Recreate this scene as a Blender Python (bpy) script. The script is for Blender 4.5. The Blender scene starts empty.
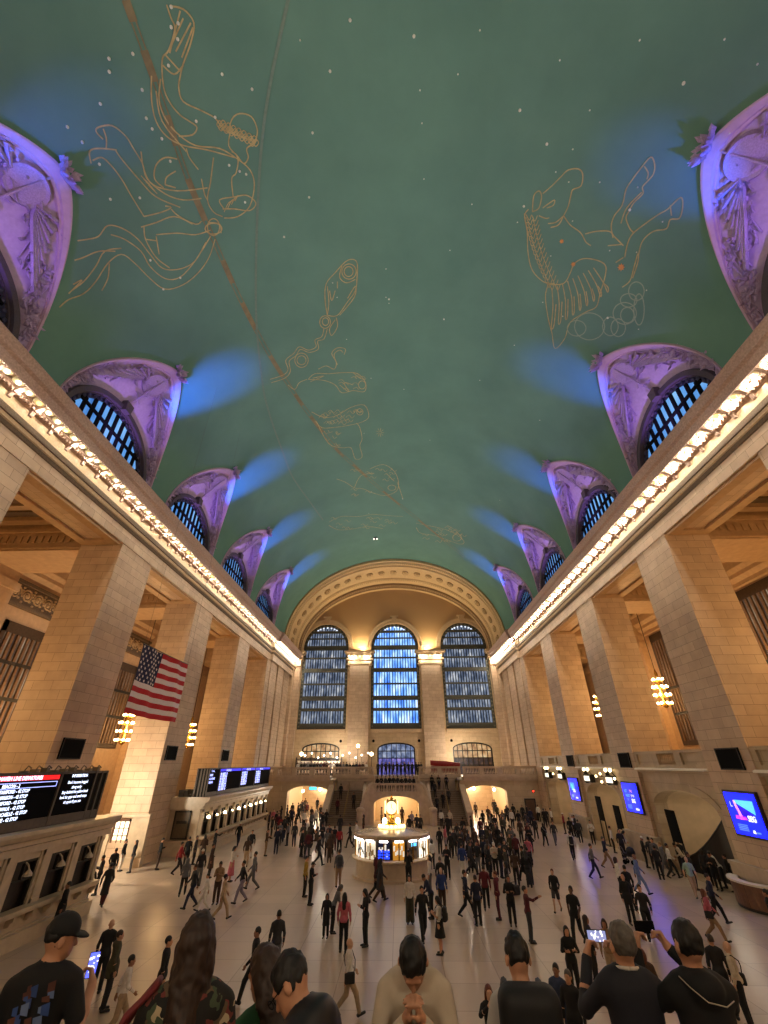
import bpy, bmesh, math, random
import numpy as np
from mathutils import Vector, Matrix
random.seed(7)
S = bpy.context.scene
C = S.collection
PI = math.pi

# ------------------------------------------------------------------ view
S.view_settings.view_transform = 'Standard'
S.view_settings.look = 'None'
S.view_settings.gamma = 1.0
S.view_settings.use_curve_mapping = False
S.view_settings.exposure = 0.18
S.cycles.use_denoising = True
S.cycles.max_bounces = 6
S.cycles.diffuse_bounces = 4
S.cycles.glossy_bounces = 2
S.cycles.transmission_bounces = 2
S.cycles.sample_clamp_indirect = 6.0
S.cycles.caustics_reflective = False
S.cycles.caustics_refractive = False

# ------------------------------------------------------------------ camera (fitted to the hall's own lines)
F_PX, PITCH, YAW, ROLL = 419.95, 0.53909, -0.02812, -0.0044
CAM = Vector((0.365, 0.0, 6.2))
fw = Vector((math.sin(YAW)*math.cos(PITCH), math.cos(YAW)*math.cos(PITCH), math.sin(PITCH)))
r0 = Vector((math.cos(YAW), -math.sin(YAW), 0)); u0 = r0.cross(fw)
RT = r0*math.cos(ROLL)+u0*math.sin(ROLL); UP = -r0*math.sin(ROLL)+u0*math.cos(ROLL)
cd = bpy.data.cameras.new('camera'); cam = bpy.data.objects.new('camera', cd); C.objects.link(cam)
cd.sensor_fit = 'VERTICAL'; cd.sensor_height = 36.0; cd.lens = 36.0*F_PX/1024.0
cd.clip_start = 0.05; cd.clip_end = 500
cam.matrix_world = Matrix(((RT.x, UP.x, -fw.x, CAM.x), (RT.y, UP.y, -fw.y, CAM.y), (RT.z, UP.z, -fw.z, CAM.z), (0, 0, 0, 1)))
S.camera = cam

def ray(u, v): return fw + RT*((u-384)/F_PX) + UP*((512-v)/F_PX)
def atZ(u, v, z): d = ray(u, v); return CAM + d*((z-CAM.z)/d.z)
def atY(u, v, y): d = ray(u, v); return CAM + d*((y-CAM.y)/d.y)
def px(P):
    d = Vector(P)-CAM; k = d.dot(fw); return (384+F_PX*d.dot(RT)/k, 512-F_PX*d.dot(UP)/k)

# ------------------------------------------------------------------ materials
MATS = {}
def lin(c):
    return tuple((x/12.92 if x <= 0.04045 else ((x+0.055)/1.055)**2.4) for x in c)
def hexc(h):
    return lin(tuple(int(h[i:i+2], 16)/255 for i in (0, 2, 4)))
def newmat(name):
    m = bpy.data.materials.new(name); m.use_nodes = True
    nt = m.node_tree; b = nt.nodes['Principled BSDF']
    MATS[name] = m
    return m, nt, b
def plain(name, h, rough=0.6, metal=0.0, noise=0.12, scale=6.0, bump=0.0, emit=0.0, eh=None, spec=0.5):
    """procedural principled: the colour broken up by a noise"""
    if name in MATS: return MATS[name]
    m, nt, b = newmat(name)
    c = hexc(h)
    if noise > 0:
        tc = nt.nodes.new('ShaderNodeTexCoord')
        n = nt.nodes.new('ShaderNodeTexNoise'); n.inputs['Scale'].default_value = scale; n.inputs['Detail'].default_value = 4
        nt.links.new(tc.outputs['Object'], n.inputs['Vector'])
        r = nt.nodes.new('ShaderNodeValToRGB')
        r.color_ramp.elements[0].position = 0.3; r.color_ramp.elements[1].position = 0.7
        r.color_ramp.elements[0].color = tuple(max(0, x*(1-noise)) for x in c)+(1,)
        r.color_ramp.elements[1].color = tuple(min(1, x*(1+noise)) for x in c)+(1,)
        nt.links.new(n.outputs['Fac'], r.inputs['Fac']); nt.links.new(r.outputs['Color'], b.inputs['Base Color'])
        if bump > 0:
            bp = nt.nodes.new('ShaderNodeBump'); bp.inputs['Strength'].default_value = bump; bp.inputs['Distance'].default_value = 0.05
            nt.links.new(n.outputs['Fac'], bp.inputs['Height']); nt.links.new(bp.outputs['Normal'], b.inputs['Normal'])
    else:
        b.inputs['Base Color'].default_value = c+(1,)
    b.inputs['Roughness'].default_value = rough; b.inputs['Metallic'].default_value = metal
    b.inputs['Specular IOR Level'].default_value = spec
    if emit > 0:
        b.inputs['Emission Color'].default_value = (hexc(eh) if eh else c)+(1,)
        b.inputs['Emission Strength'].default_value = emit
    return m
def glow(name, h, s, tint=None):
    if name in MATS: return MATS[name]
    m, nt, b = newmat(name)
    b.inputs['Base Color'].default_value = hexc(h)+(1,)
    b.inputs['Emission Color'].default_value = hexc(tint or h)+(1,)
    b.inputs['Emission Strength'].default_value = s
    b.inputs['Roughness'].default_value = 0.4
    return m
def ashlar(name, c1, c2, mortar, bw=1.15, bh=0.52, rough=0.55, bump=0.25, msize=0.008):
    """stone blocks laid in running courses, mapped in metres by the mesh's own UVs"""
    m, nt, b = newmat(name)
    uv = nt.nodes.new('ShaderNodeUVMap')
    br = nt.nodes.new('ShaderNodeTexBrick')
    br.inputs['Color1'].default_value = hexc(c1)+(1,); br.inputs['Color2'].default_value = hexc(c2)+(1,)
    br.inputs['Mortar'].default_value = hexc(mortar)+(1,)
    br.inputs['Scale'].default_value = 1.0; br.inputs['Brick Width'].default_value = bw; br.inputs['Row Height'].default_value = bh
    br.inputs['Mortar Size'].default_value = msize; br.inputs['Mortar Smooth'].default_value = 0.1
    nt.links.new(uv.outputs['UV'], br.inputs['Vector'])
    n = nt.nodes.new('ShaderNodeTexNoise'); n.inputs['Scale'].default_value = 1.3; n.inputs['Detail'].default_value = 6
    tc = nt.nodes.new('ShaderNodeTexCoord'); nt.links.new(tc.outputs['Object'], n.inputs['Vector'])
    mx = nt.nodes.new('ShaderNodeMix'); mx.data_type = 'RGBA'; mx.blend_type = 'OVERLAY'
    mx.inputs['Factor'].default_value = 0.35
    nt.links.new(br.outputs['Color'], mx.inputs['A']); nt.links.new(n.outputs['Color'], mx.inputs['B'])
    hs = nt.nodes.new('ShaderNodeHueSaturation'); hs.inputs['Saturation'].default_value = 0.95
    bw_ = nt.nodes.new('ShaderNodeRGBToBW'); nt.links.new(n.outputs['Color'], bw_.inputs['Color']); nt.links.new(bw_.outputs['Val'], mx.inputs['B'])
    nt.links.new(mx.outputs['Result'], hs.inputs['Color'])
    nt.links.new(hs.outputs['Color'], b.inputs['Base Color'])
    bp = nt.nodes.new('ShaderNodeBump'); bp.inputs['Strength'].default_value = bump; bp.inputs['Distance'].default_value = 0.02
    nt.links.new(br.outputs['Fac'], bp.inputs['Height']); bp.invert = True
    nt.links.new(bp.outputs['Normal'], b.inputs['Normal'])
    b.inputs['Roughness'].default_value = rough
    return m

# ------------------------------------------------------------------ mesh builder
class MB:
    def __init__(s): s.v = []; s.f = []; s.mi = []
    def add(s, vs, fs, mi=0):
        o = len(s.v); s.v += [tuple(p) for p in vs]; s.f += [tuple(i+o for i in f) for f in fs]; s.mi += [mi]*len(fs); return s
    def box(s, x0, x1, y0, y1, z0, z1, mi=0):
        v = [(x0, y0, z0), (x1, y0, z0), (x1, y1, z0), (x0, y1, z0), (x0, y0, z1), (x1, y0, z1), (x1, y1, z1), (x0, y1, z1)]
        return s.add(v, [(3, 2, 1, 0), (4, 5, 6, 7), (0, 1, 5, 4), (1, 2, 6, 5), (2, 3, 7, 6), (3, 0, 4, 7)], mi)
    def prism(s, poly, ax, a0, a1, mi=0):
        """poly in the plane normal to ax ('x': (y,z), 'y': (x,z), 'z': (x,y)), pushed from a0 to a1"""
        def P(p, a): return (a, p[0], p[1]) if ax == 'x' else ((p[0], a, p[1]) if ax == 'y' else (p[0], p[1], a))
        n = len(poly)
        v = [P(p, a0) for p in poly]+[P(p, a1) for p in poly]
        f = [tuple(range(n))[::-1], tuple(range(n, 2*n))]+[(i, (i+1) % n, n+(i+1) % n, n+i) for i in range(n)]
        return s.add(v, f, mi)
    def sheet(s, prof, ax, a0, a1, mi=0):
        def P(p, a): return (a, p[0], p[1]) if ax == 'x' else ((p[0], a, p[1]) if ax == 'y' else (p[0], p[1], a))
        n = len(prof); v = [P(p, a0) for p in prof]+[P(p, a1) for p in prof]
        return s.add(v, [(i, i+1, n+i+1, n+i) for i in range(n-1)], mi)
    def grid(s, rows, mi=0, closed=False):
        n = len(rows[0]); v = [p for r in rows for p in r]; f = []
        for i in range(len(rows)-1):
            for j in range(n if closed else n-1):
                k = (j+1) % n; f.append((i*n+j, i*n+k, (i+1)*n+k, (i+1)*n+j))
        return s.add(v, f, mi)
    def lathe(s, prof, cx=0, cy=0, n=16, mi=0):
        rows = [[(cx+r*math.cos(2*PI*j/n), cy+r*math.sin(2*PI*j/n), z) for j in range(n)] for r, z in prof]
        s.grid(rows, mi, True)
        o = len(s.v)-n*len(prof)
        s.f.append(tuple(o+j for j in range(n))[::-1]); s.f.append(tuple(o+(len(prof)-1)*n+j for j in range(n))); s.mi += [mi, mi]
        return s
    def tube(s, pts, r, n=6, mi=0):
        pts = [Vector(p) for p in pts]; rows = []
        for i, p in enumerate(pts):
            d = (pts[min(i+1, len(pts)-1)]-pts[max(i-1, 0)]).normalized()
            a = d.orthogonal().normalized() if i == 0 else (a-d*a.dot(d)).normalized()
            b = d.cross(a); rr = r[i] if isinstance(r, (list, tuple)) else r
            rows.append([p+a*(rr*math.cos(2*PI*k/n))+b*(rr*math.sin(2*PI*k/n)) for k in range(n)])
        s.grid(rows, mi, True); o = len(s.v)-n*len(rows)
        s.f.append(tuple(o+j for j in range(n))[::-1]); s.f.append(tuple(o+(len(rows)-1)*n+j for j in range(n))); s.mi += [mi, mi]
        return s
    def ball(s, c, r, nu=8, nv=5, mi=0):
        rr = r if isinstance(r, (list, tuple)) else (r, r, r)
        rows = []
        for i in range(nv+1):
            t = -PI/2+PI*i/nv; q = max(math.cos(t), 0.02)
            rows.append([(c[0]+rr[0]*q*math.cos(2*PI*j/nu), c[1]+rr[1]*q*math.sin(2*PI*j/nu), c[2]+rr[2]*math.sin(t)) for j in range(nu)])
        s.grid(rows, mi, True); o = len(s.v)-nu*len(rows)
        s.f.append(tuple(o+j for j in range(nu))[::-1]); s.f.append(tuple(o+(len(rows)-1)*nu+j for j in range(nu))); s.mi += [mi, mi]
        return s
    def xform(s, M):
        s.v = [tuple(M @ Vector(p)) for p in s.v]; return s
    def mesh(s, name, mats, smooth=False):
        me = bpy.data.meshes.new(name)
        me.from_pydata([tuple(p) for p in s.v], [], s.f)
        for m in (mats if isinstance(mats, (list, tuple)) else [mats]): me.materials.append(m)
        n = len(me.polygons)
        if any(s.mi): me.polygons.foreach_set('material_index', s.mi)
        me.polygons.foreach_set('use_smooth', [smooth]*n)
        boxuv(me)
        me.update(); return me
    def build(s, name, mats, parent=None, smooth=False, loc=None):
        o = bpy.data.objects.new(name, s.mesh(name, mats, smooth)); C.objects.link(o)
        if parent is not None: o.parent = parent
        if loc is not None: o.location = loc
        return o
def boxuv(me):
    nl = len(me.loops); 
    if nl == 0: return
    uvl = me.uv_layers.new(name='UVMap')
    co = np.empty(len(me.vertices)*3, np.float32); me.vertices.foreach_get('co', co); co = co.reshape(-1, 3)
    vi = np.empty(nl, np.int32); me.loops.foreach_get('vertex_index', vi)
    nr = np.empty(len(me.polygons)*3, np.float32); me.polygons.foreach_get('normal', nr); nr = np.abs(nr.reshape(-1, 3))
    lt = np.empty(len(me.polygons), np.int32); me.polygons.foreach_get('loop_total', lt)
    nr = np.repeat(nr, lt, axis=0); p = co[vi]; ax = nr.argmax(1)
    uv = np.where((ax == 0)[:, None], p[:, [1, 2]], np.where((ax == 1)[:, None], p[:, [0, 2]], p[:, [1, 0]]))
    uvl.data.foreach_set('uv', uv.astype(np.float32).ravel())

def empty(name, loc=(0, 0, 0), rz=0.0):
    o = bpy.data.objects.new(name, None); C.objects.link(o); o.location = loc; o.rotation_euler = (0, 0, rz); o.empty_display_size = 0.2
    return o
def tag(o, label, cat, group=None, kind=None):
    o['label'] = label; o['category'] = cat
    if group: o['group'] = group
    if kind: o['kind'] = kind
    return o
def struct(o, label=None):
    o['kind'] = 'structure'
    if label: o['label'] = label
    return o
def copy_tree(o, parent=None):
    c = o.copy(); C.objects.link(c)
    if parent is not None: c.parent = parent
    for ch in list(o.children): copy_tree(ch, c)
    return c
def look_rot(d):
    return Vector(d).to_track_quat('-Z', 'Y').to_euler()
def light(kind, name, loc, power, col, size=0.2, size_y=None, aim=None, spot=None, blend=0.6):
    l = bpy.data.lights.new(name, kind); l.energy = power; l.color = col
    if kind == 'AREA':
        l.size = size
        if size_y: l.shape = 'RECTANGLE'; l.size_y = size_y
    else: l.shadow_soft_size = size
    if kind == 'SPOT': l.spot_size = spot; l.spot_blend = blend
    o = bpy.data.objects.new(name, l); C.objects.link(o); o.location = loc
    if aim is not None: o.rotation_euler = look_rot(Vector(aim)-Vector(loc))
    return o
def textmesh(name, body, size, mat, parent, M, align='LEFT', bold=0.0):
    cu = bpy.data.curves.new(name, 'FONT'); cu.body = body; cu.size = size; cu.align_x = align; cu.offset = bold; cu.resolution_u = 2
    to = bpy.data.objects.new(name, cu); C.objects.link(to)
    dg = bpy.context.evaluated_depsgraph_get(); dg.update()
    me = bpy.data.meshes.new_from_object(to.evaluated_get(dg)); bpy.data.objects.remove(to); bpy.data.curves.remove(cu)
    me.transform(M); me.materials.clear(); me.materials.append(mat); me.name = name
    o = bpy.data.objects.new(name, me); C.objects.link(o); o.parent = parent
    return o
# ------------------------------------------------------------------ the hall: constants (metres)
A, B_, ZS = 18.3, 14.4, 23.6                 # vault half width, rise, springing height
PER, OPEN = 12.385, 8.509
YO = [16.814-PER+k*PER for k in range(5)]    # where each bay opening begins
YC = [y+OPEN/2 for y in YO]
YN, YF = -11.0, 78.6                         # near and far end walls
V0, V1 = -2.8, 69.7                          # the painted vault runs between these
ZE = 19.25                                   # underside of the entablature
ZB = 4.65                                    # balcony level
PT = 2.9                                     # pier thickness
XW = 29.0                                    # aisle back wall

stone = ashlar('stone_ashlar', 'CBAF90', 'BCA083', '7A644C', bump=0.6)
stone2 = ashlar('stone_lower', 'B9A283', 'AE9878', '8C7759', bw=1.6, bh=0.62, rough=0.5)
plaster = plain('cream_plaster', 'C9AE86', 0.75, noise=0.06, scale=1.2)
mould = plain('moulded_stone', 'C4A985', 0.6, noise=0.14, scale=9, bump=0.15)
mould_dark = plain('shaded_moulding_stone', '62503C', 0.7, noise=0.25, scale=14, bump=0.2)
brownstone = plain('brown_cornice_stone', 'BCA090', 0.7, noise=0.2, scale=10, bump=0.2)
counter_stone = plain('counter_marble', 'B7A58C', 0.35, noise=0.12, scale=2.5)
dark_bronze = plain('dark_bronze', '2C2924', 0.45, metal=0.5, noise=0.2, scale=20)
frame_green = plain('verdigris_window_iron', '4A4A40', 0.55, metal=0.3, noise=0.2, scale=12)
black_m = plain('matt_black', '070708', 0.9, noise=0.1, spec=.15)
aisle_st = plain('aisle_stone', 'B49470', 0.65, noise=0.1, scale=3, bump=0.05)

# floor: polished pale marble in large slabs
def floor_mat():
    m, nt, b = newmat('polished_floor_marble')
    uv = nt.nodes.new('ShaderNodeUVMap')
    br = nt.nodes.new('ShaderNodeTexBrick'); br.offset = 0.0
    br.inputs['Color1'].default_value = hexc('B4A08C')+(1,); br.inputs['Color2'].default_value = hexc('A8947F')+(1,)
    br.inputs['Mortar'].default_value = hexc('7D6B58')+(1,); br.inputs['Mortar Size'].default_value = 0.012
    br.inputs['Scale'].default_value = 1.0; br.inputs['Brick Width'].default_value = 1.8; br.inputs['Row Height'].default_value = 1.8
    nt.links.new(uv.outputs['UV'], br.inputs['Vector'])
    n = nt.nodes.new('ShaderNodeTexNoise'); n.inputs['Scale'].default_value = 0.9; n.inputs['Detail'].default_value = 5; n.inputs['Distortion'].default_value = .3
    nt.links.new(uv.outputs['UV'], n.inputs['Vector'])
    mx = nt.nodes.new('ShaderNodeMix'); mx.data_type = 'RGBA'; mx.blend_type = 'OVERLAY'; mx.inputs['Factor'].default_value = 0.16
    bw_ = nt.nodes.new('ShaderNodeRGBToBW'); nt.links.new(n.outputs['Color'], bw_.inputs['Color'])
    nt.links.new(br.outputs['Color'], mx.inputs['A']); nt.links.new(bw_.outputs['Val'], mx.inputs['B'])
    nt.links.new(mx.outputs['Result'], b.inputs['Base Color'])
    n2 = nt.nodes.new('ShaderNodeTexNoise'); n2.inputs['Scale'].default_value = 0.5; nt.links.new(uv.outputs['UV'], n2.inputs['Vector'])
    mr = nt.nodes.new('ShaderNodeMapRange'); mr.inputs['To Min'].default_value = 0.27; mr.inputs['To Max'].default_value = 0.36
    nt.links.new(n2.outputs['Fac'], mr.inputs['Value']); nt.links.new(mr.outputs['Result'], b.inputs['Roughness'])
    b.inputs['Specular IOR Level'].default_value = 0.5
    return m
m = MB(); m.box(-XW-1, XW+1, YN, 84, -0.3, 0.0)
struct(m.build('floor', floor_mat()))

# ------------------------------------------------------------------ painted vault with a hole for each lunette
def ceiling_mat():
    m, nt, b = newmat('teal_painted_vault')
    tc = nt.nodes.new('ShaderNodeTexCoord')
    n = nt.nodes.new('ShaderNodeTexNoise'); n.inputs['Scale'].default_value = 0.25; n.inputs['Detail'].default_value = 9; n.inputs['Roughness'].default_value = 0.6
    nt.links.new(tc.outputs['Object'], n.inputs['Vector'])
    r = nt.nodes.new('ShaderNodeValToRGB'); r.color_ramp.elements[0].position = 0.3; r.color_ramp.elements[1].position = 0.72
    r.color_ramp.elements[0].color = hexc('5C8274')+(1,); r.color_ramp.elements[1].color = hexc('68907F')+(1,)
    nt.links.new(n.outputs['Fac'], r.inputs['Fac']); nt.links.new(r.outputs['Color'], b.inputs['Base Color'])
    n3 = nt.nodes.new('ShaderNodeTexNoise'); n3.inputs['Scale'].default_value = 6; n3.inputs['Detail'].default_value = 3
    nt.links.new(tc.outputs['Object'], n3.inputs['Vector'])
    bp = nt.nodes.new('ShaderNodeBump'); bp.inputs['Strength'].default_value = 0.06; nt.links.new(n3.outputs['Fac'], bp.inputs['Height']); nt.links.new(bp.outputs['Normal'], b.inputs['Normal'])
    b.inputs['Roughness'].default_value = 0.85; b.inputs['Specular IOR Level'].default_value = 0.2
    return m
PHT = math.radians(32.2)
def hw(ph): 
    t = min(1, max(0, ph/PHT)); return 5.05*max(0.0, (1-t*t))**0.7
def vp(y, ph, side=1, lift=0.0):
    """point on the vault; ph from the springing on the given side; lift moves it inwards"""
    return (side*(A-lift)*math.cos(ph), y, ZS+(B_-lift)*math.sin(ph))
m = MB()
phs = [PHT*(1-(1-i/16)**1.6) for i in range(17)]
for side in (1, -1):
    for k in range(6):
        rows = []
        for ph in phs:
            a = V0 if k == 0 else YC[k-1]+hw(ph); b_ = V1 if k == 5 else YC[k]-hw(ph)
            rows.append([vp(a+(b_-a)*j/10, ph, side) for j in range(11)])
        m.grid(rows if side == 1 else [r[::-1] for r in rows])
rows = []
for i in range(41):
    ph = PHT+(PI-2*PHT)*i/40; rows.append([vp(V0+(V1-V0)*j/40, ph) for j in range(41)])
m.grid(rows)
ceiling = struct(m.build('ceiling', ceiling_mat(), smooth=True))

# ------------------------------------------------------------------ lunettes: conch, moulded rim, relief, window
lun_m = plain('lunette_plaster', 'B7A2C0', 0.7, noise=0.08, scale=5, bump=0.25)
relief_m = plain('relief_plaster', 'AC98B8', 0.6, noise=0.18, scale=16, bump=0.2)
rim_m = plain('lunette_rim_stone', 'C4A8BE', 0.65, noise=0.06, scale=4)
lun_glass = None
def glass_glow(name, cols, strength, sx, sy, seed=0.0):
    """window glass lit from behind: pale and dim bands broken into panes"""
    m, nt, b = newmat(name)
    uv = nt.nodes.new('ShaderNodeUVMap'); mp = nt.nodes.new('ShaderNodeMapping')
    mp.inputs['Scale'].default_value = (sx, sy, 1); mp.inputs['Location'].default_value = (seed, seed*1.7, 0)
    nt.links.new(uv.outputs['UV'], mp.inputs['Vector'])
    n = nt.nodes.new('ShaderNodeTexNoise'); n.inputs['Scale'].default_value = 1.0; n.inputs['Detail'].default_value = 3
    nt.links.new(mp.outputs['Vector'], n.inputs['Vector'])
    r = nt.nodes.new('ShaderNodeValToRGB'); 
    while len(r.color_ramp.elements) < len(cols): r.color_ramp.elements.new(0.5)
    for i, c in enumerate(cols):
        r.color_ramp.elements[i].position = 0.28+0.46*i/(len(cols)-1); r.color_ramp.elements[i].color = hexc(c)+(1,)
    nt.links.new(n.outputs['Fac'], r.inputs['Fac'])
    b.inputs['Base Color'].default_value = (0.02, 0.03, 0.05, 1); b.inputs['Roughness'].default_value = 0.5; b.inputs['Specular IOR Level'].default_value = .15
    nt.links.new(r.outputs['Color'], b.inputs['Emission Color']); b.inputs['Emission Strength'].default_value = strength
    return m
lun_glass = glass_glow('dusk_blue_glass', ['3A6FB8', '5C97D8', '8CC0EE'], 1.0, 0.6, 0.25)
NL = 48
WXL = 0.35      # window plane lies this far outside the wall plane
def rimpt(i, lift=0.0, out=0.0):
    """rim curve of a lunette on the right-hand side, centred at y=0"""
    s = -1+2*i/NL; q = abs(s)
    ph = PHT*math.sin(PI/2*(1-q))**0.9 if q < 1 else 0.0
    y = math.copysign(hw(ph)+out, s) if q > 0 else 0.0
    return Vector(vp(y, max(ph, -0.02), 1, lift))
def winpt(i, grow=0.0):
    s = -1+2*i/NL; t = PI/2*(1-abs(s)); 
    return Vector((A+WXL, math.copysign((4.15+grow)*math.cos(t), s), ZS+0.05+(3.75+grow)*math.sin(t)))
def lerp(a, b, t): return a+(b-a)*t
def conch(i, t, off=0.0):
    a, b = rimpt(i), winpt(i, 0.35); p = lerp(a, b, t)
    d = (b-a); bul = 4*t*(1-t)*0.10*d.length
    p = p+Vector((0.55, 0, 0.5))*bul           # hollow: swells up and outwards
    if off: p = p+Vector((-0.6, 0, -0.75))*off
    return p
def lunette_master():
    root = empty('lunette', (0, 0, 0))
    m = MB(); m.grid([[conch(i, t) for i in range(NL+1)] for t in [j/10 for j in range(11)]])
    m.build('shell', lun_m, root, True)
    # moulded rim standing proud of the vault
    m = MB()
    m.grid([[conch(i, t, o) for i in range(NL+1)] for t, o in ((0.0, 0.0), (0.0, 0.16), (0.03, 0.22), (0.12, 0.22), (0.14, 0.12), (0.17, 0.14), (0.19, 0.0))])
    m.build('rim', rim_m, root, False)
    # window: reveal arch, ornamental band, glass, bars
    m = MB()
    pr = [(0.35, 0.0), (0.35, -0.30), (0.30, -0.34), (0.0, -0.30), (-0.02, -0.1), (-0.10, -0.1), (-0.12, 0.15)]
    m.grid([[winpt(i, g)+Vector((x, 0, 0)) for i in range(NL+1)] for g, x in pr])
    fr = m.build('window_frame', plain('bronze_arch', '4A4046', 0.6, noise=0.2, scale=20), root)
    m = MB()
    for i in range(2, NL-1, 2):
        p = winpt(i, -0.22)+Vector((-0.02, 0, 0)); m.ball(p, (0.07, 0.15, 0.15), 7, 4)
    m.grid([[winpt(i, g)+Vector((0.04, 0, 0)) for i in range(NL+1)] for g in (-0.1, -0.42)])
    m.build('rosette_band', plain('bronze_rosettes', '3A3A52', 0.5, metal=0.3, noise=0.3, scale=25), fr, True)
    m = MB(); pts = [winpt(i, -0.35)+Vector((0.12, 0, 0)) for i in range(NL+1)]
    m.add(pts, [tuple(range(NL+1))]); m.build('glass', lun_glass, root)
    m = MB()
    for j in range(-5, 6):
        y = j*0.70; h = 3.4*math.sqrt(max(0, 1-(y/3.8)**2)); x = A+WXL
        if h > 0.2: m.box(x-0.02, x+0.1, y-0.12, y+0.12, ZS-0.1, ZS+h)
    m.build('bars', black_m, root)
    m = MB(); x = A+WXL
    m.box(x-0.05, x+0.08, -3.2, 3.2, ZS+1.9, ZS+2.1); m.box(x-0.05, x+0.08, -3.9, 3.9, ZS-0.1, ZS+0.12)
    m.build('transom', black_m, root)
    # plaster relief: a winged disc, scrolling branches, leaves
    rnd = random.Random(3); m = MB()
    def leaf(p, d, l, w):
        d = d.normalized(); n = Vector((-0.6, 0, -0.8)); s = d.cross(n).normalized(); q = p+n*0.10
        m.add([p, p+d*l*0.5+s*w+n*0.03, p+d*l+n*0.12, p+d*l*0.5-s*w+n*0.03, q+d*l*0.5], [(0, 1, 4), (1, 2, 4), (2, 3, 4), (3, 0, 4)])
    for sgn in (1, -1):
        # a wing: fan of feathers
        base = conch(NL//2+sgn*3, 0.42, 0.12)
        for f in range(8):
            tgt = conch(NL//2+sgn*(7+f), 0.20+0.055*f, 0.22)
            d = (tgt-base); a = base+d*0.12; b = tgt; n = Vector((-0.6, 0, -0.8))
            s = d.normalized().cross(n)*0.10
            m.add([a-s, a+s, b+s*1.3, b-s*1.3, a+n*0.16, b+n*0.10], [(0, 1, 4), (1, 2, 5, 4), (2, 3, 5), (3, 0, 4, 5)])
        # branches with leaves running down each side
        for br in range(11):
            i0 = NL/2+sgn*(3+br*1.7); pts = []
            for k in range(6):
                ii = i0+sgn*k*0.75; t = 0.30+0.08*k+0.10*math.sin(br*1.7+k*1.1)
                ii = max(1, min(NL-1, ii)); a = conch(int(ii), t, 0.05); b = conch(min(NL, int(ii)+1), t, 0.05); pts.append(lerp(a, b, ii-int(ii)))
            m.tube(pts, 0.045, 5)
            for k in range(5):
                for q in range(4):
                    leaf(pts[k]+Vector((0, rnd.uniform(-.2, .2), rnd.uniform(-.2, .2))), Vector((rnd.uniform(-.5, .2), rnd.uniform(-1, 1), rnd.uniform(-1, 1))), rnd.uniform(.28, .5), rnd.uniform(.07, .13))
    # central disc and caduceus-like staff
    c = conch(NL//2, 0.40, 0.08); n = Vector((-0.62, 0, -0.78)); e1 = Vector((0, 1, 0)); e2 = n.cross(e1)
    for r0_, r1_, h0, h1 in ((0.0, 0.75, 0.20, 0.16), (0.75, 0.9, 0.16, 0.24), (0.9, 1.0, 0.24, -0.05)):
        rows = [[c+e1*(r*math.cos(2*PI*j/20))+e2*(r*math.sin(2*PI*j/20))+n*h for j in range(20)] for r, h in ((max(r0_, 0.01), h0), (r1_, h1))]
        m.grid(rows, closed=True)
    m.tube([conch(NL//2, 0.16, 0.2), conch(NL//2, 0.92, 0.18)], 0.06, 6)
    for f in range(3):
        m.tube([conch(NL//2-2, 0.2+0.2*f, 0.16), conch(NL//2+2, 0.28+0.2*f, 0.2), conch(NL//2-2, 0.36+0.2*f, 0.16)], 0.05, 5)
    m.build('relief', relief_m, root, False)
    # leafy finial clinging to the tip of the rim
    m = MB(); p0 = conch(NL//2, 0.02, 0.15)
    for f in range(26):
        a = 2*PI*f/26; r = rnd.uniform(.15, .75)
        leaf(p0+Vector((0, math.cos(a)*r*.8, math.sin(a)*r*.5)), Vector((-1.0+rnd.uniform(-.5, .5), math.cos(a), 0.15+math.sin(a)*.8)), rnd.uniform(.4, .7), .15)
    m.ball(p0, (.22, .3, .22), 8, 5); m.build('finial', relief_m, root, False)
    # keystone bracket over the window
    k = winpt(NL//2, 0.3); m = MB()
    m.prism([(-.28, 0), (-.38, .75), (.38, .75), (.28, 0)], 'x', k.x-0.55, k.x+.05); m.xform(Matrix.Translation((0, k.y, k.z-.35)))
    m.build('keystone', plain('bronze_keystone', '5A4E50', 0.6, noise=0.2), root)
    return root
lm = lunette_master()
ordn = ['nearest', 'second', 'third', 'fourth', 'farthest']
for side in (1, -1):
    for k in range(5):
        o = lm if (side == 1 and k == 0) else copy_tree(lm)
        o.name = 'lunette'; o.location = (0, YC[k], 0); o.rotation_euler = (0, 0, 0 if side == 1 else PI)
        o['kind'] = 'structure'
        o['label'] = '%s violet lit lunette with relief and window above the %s cornice' % (ordn[k], 'right' if side == 1 else 'left')

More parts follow.
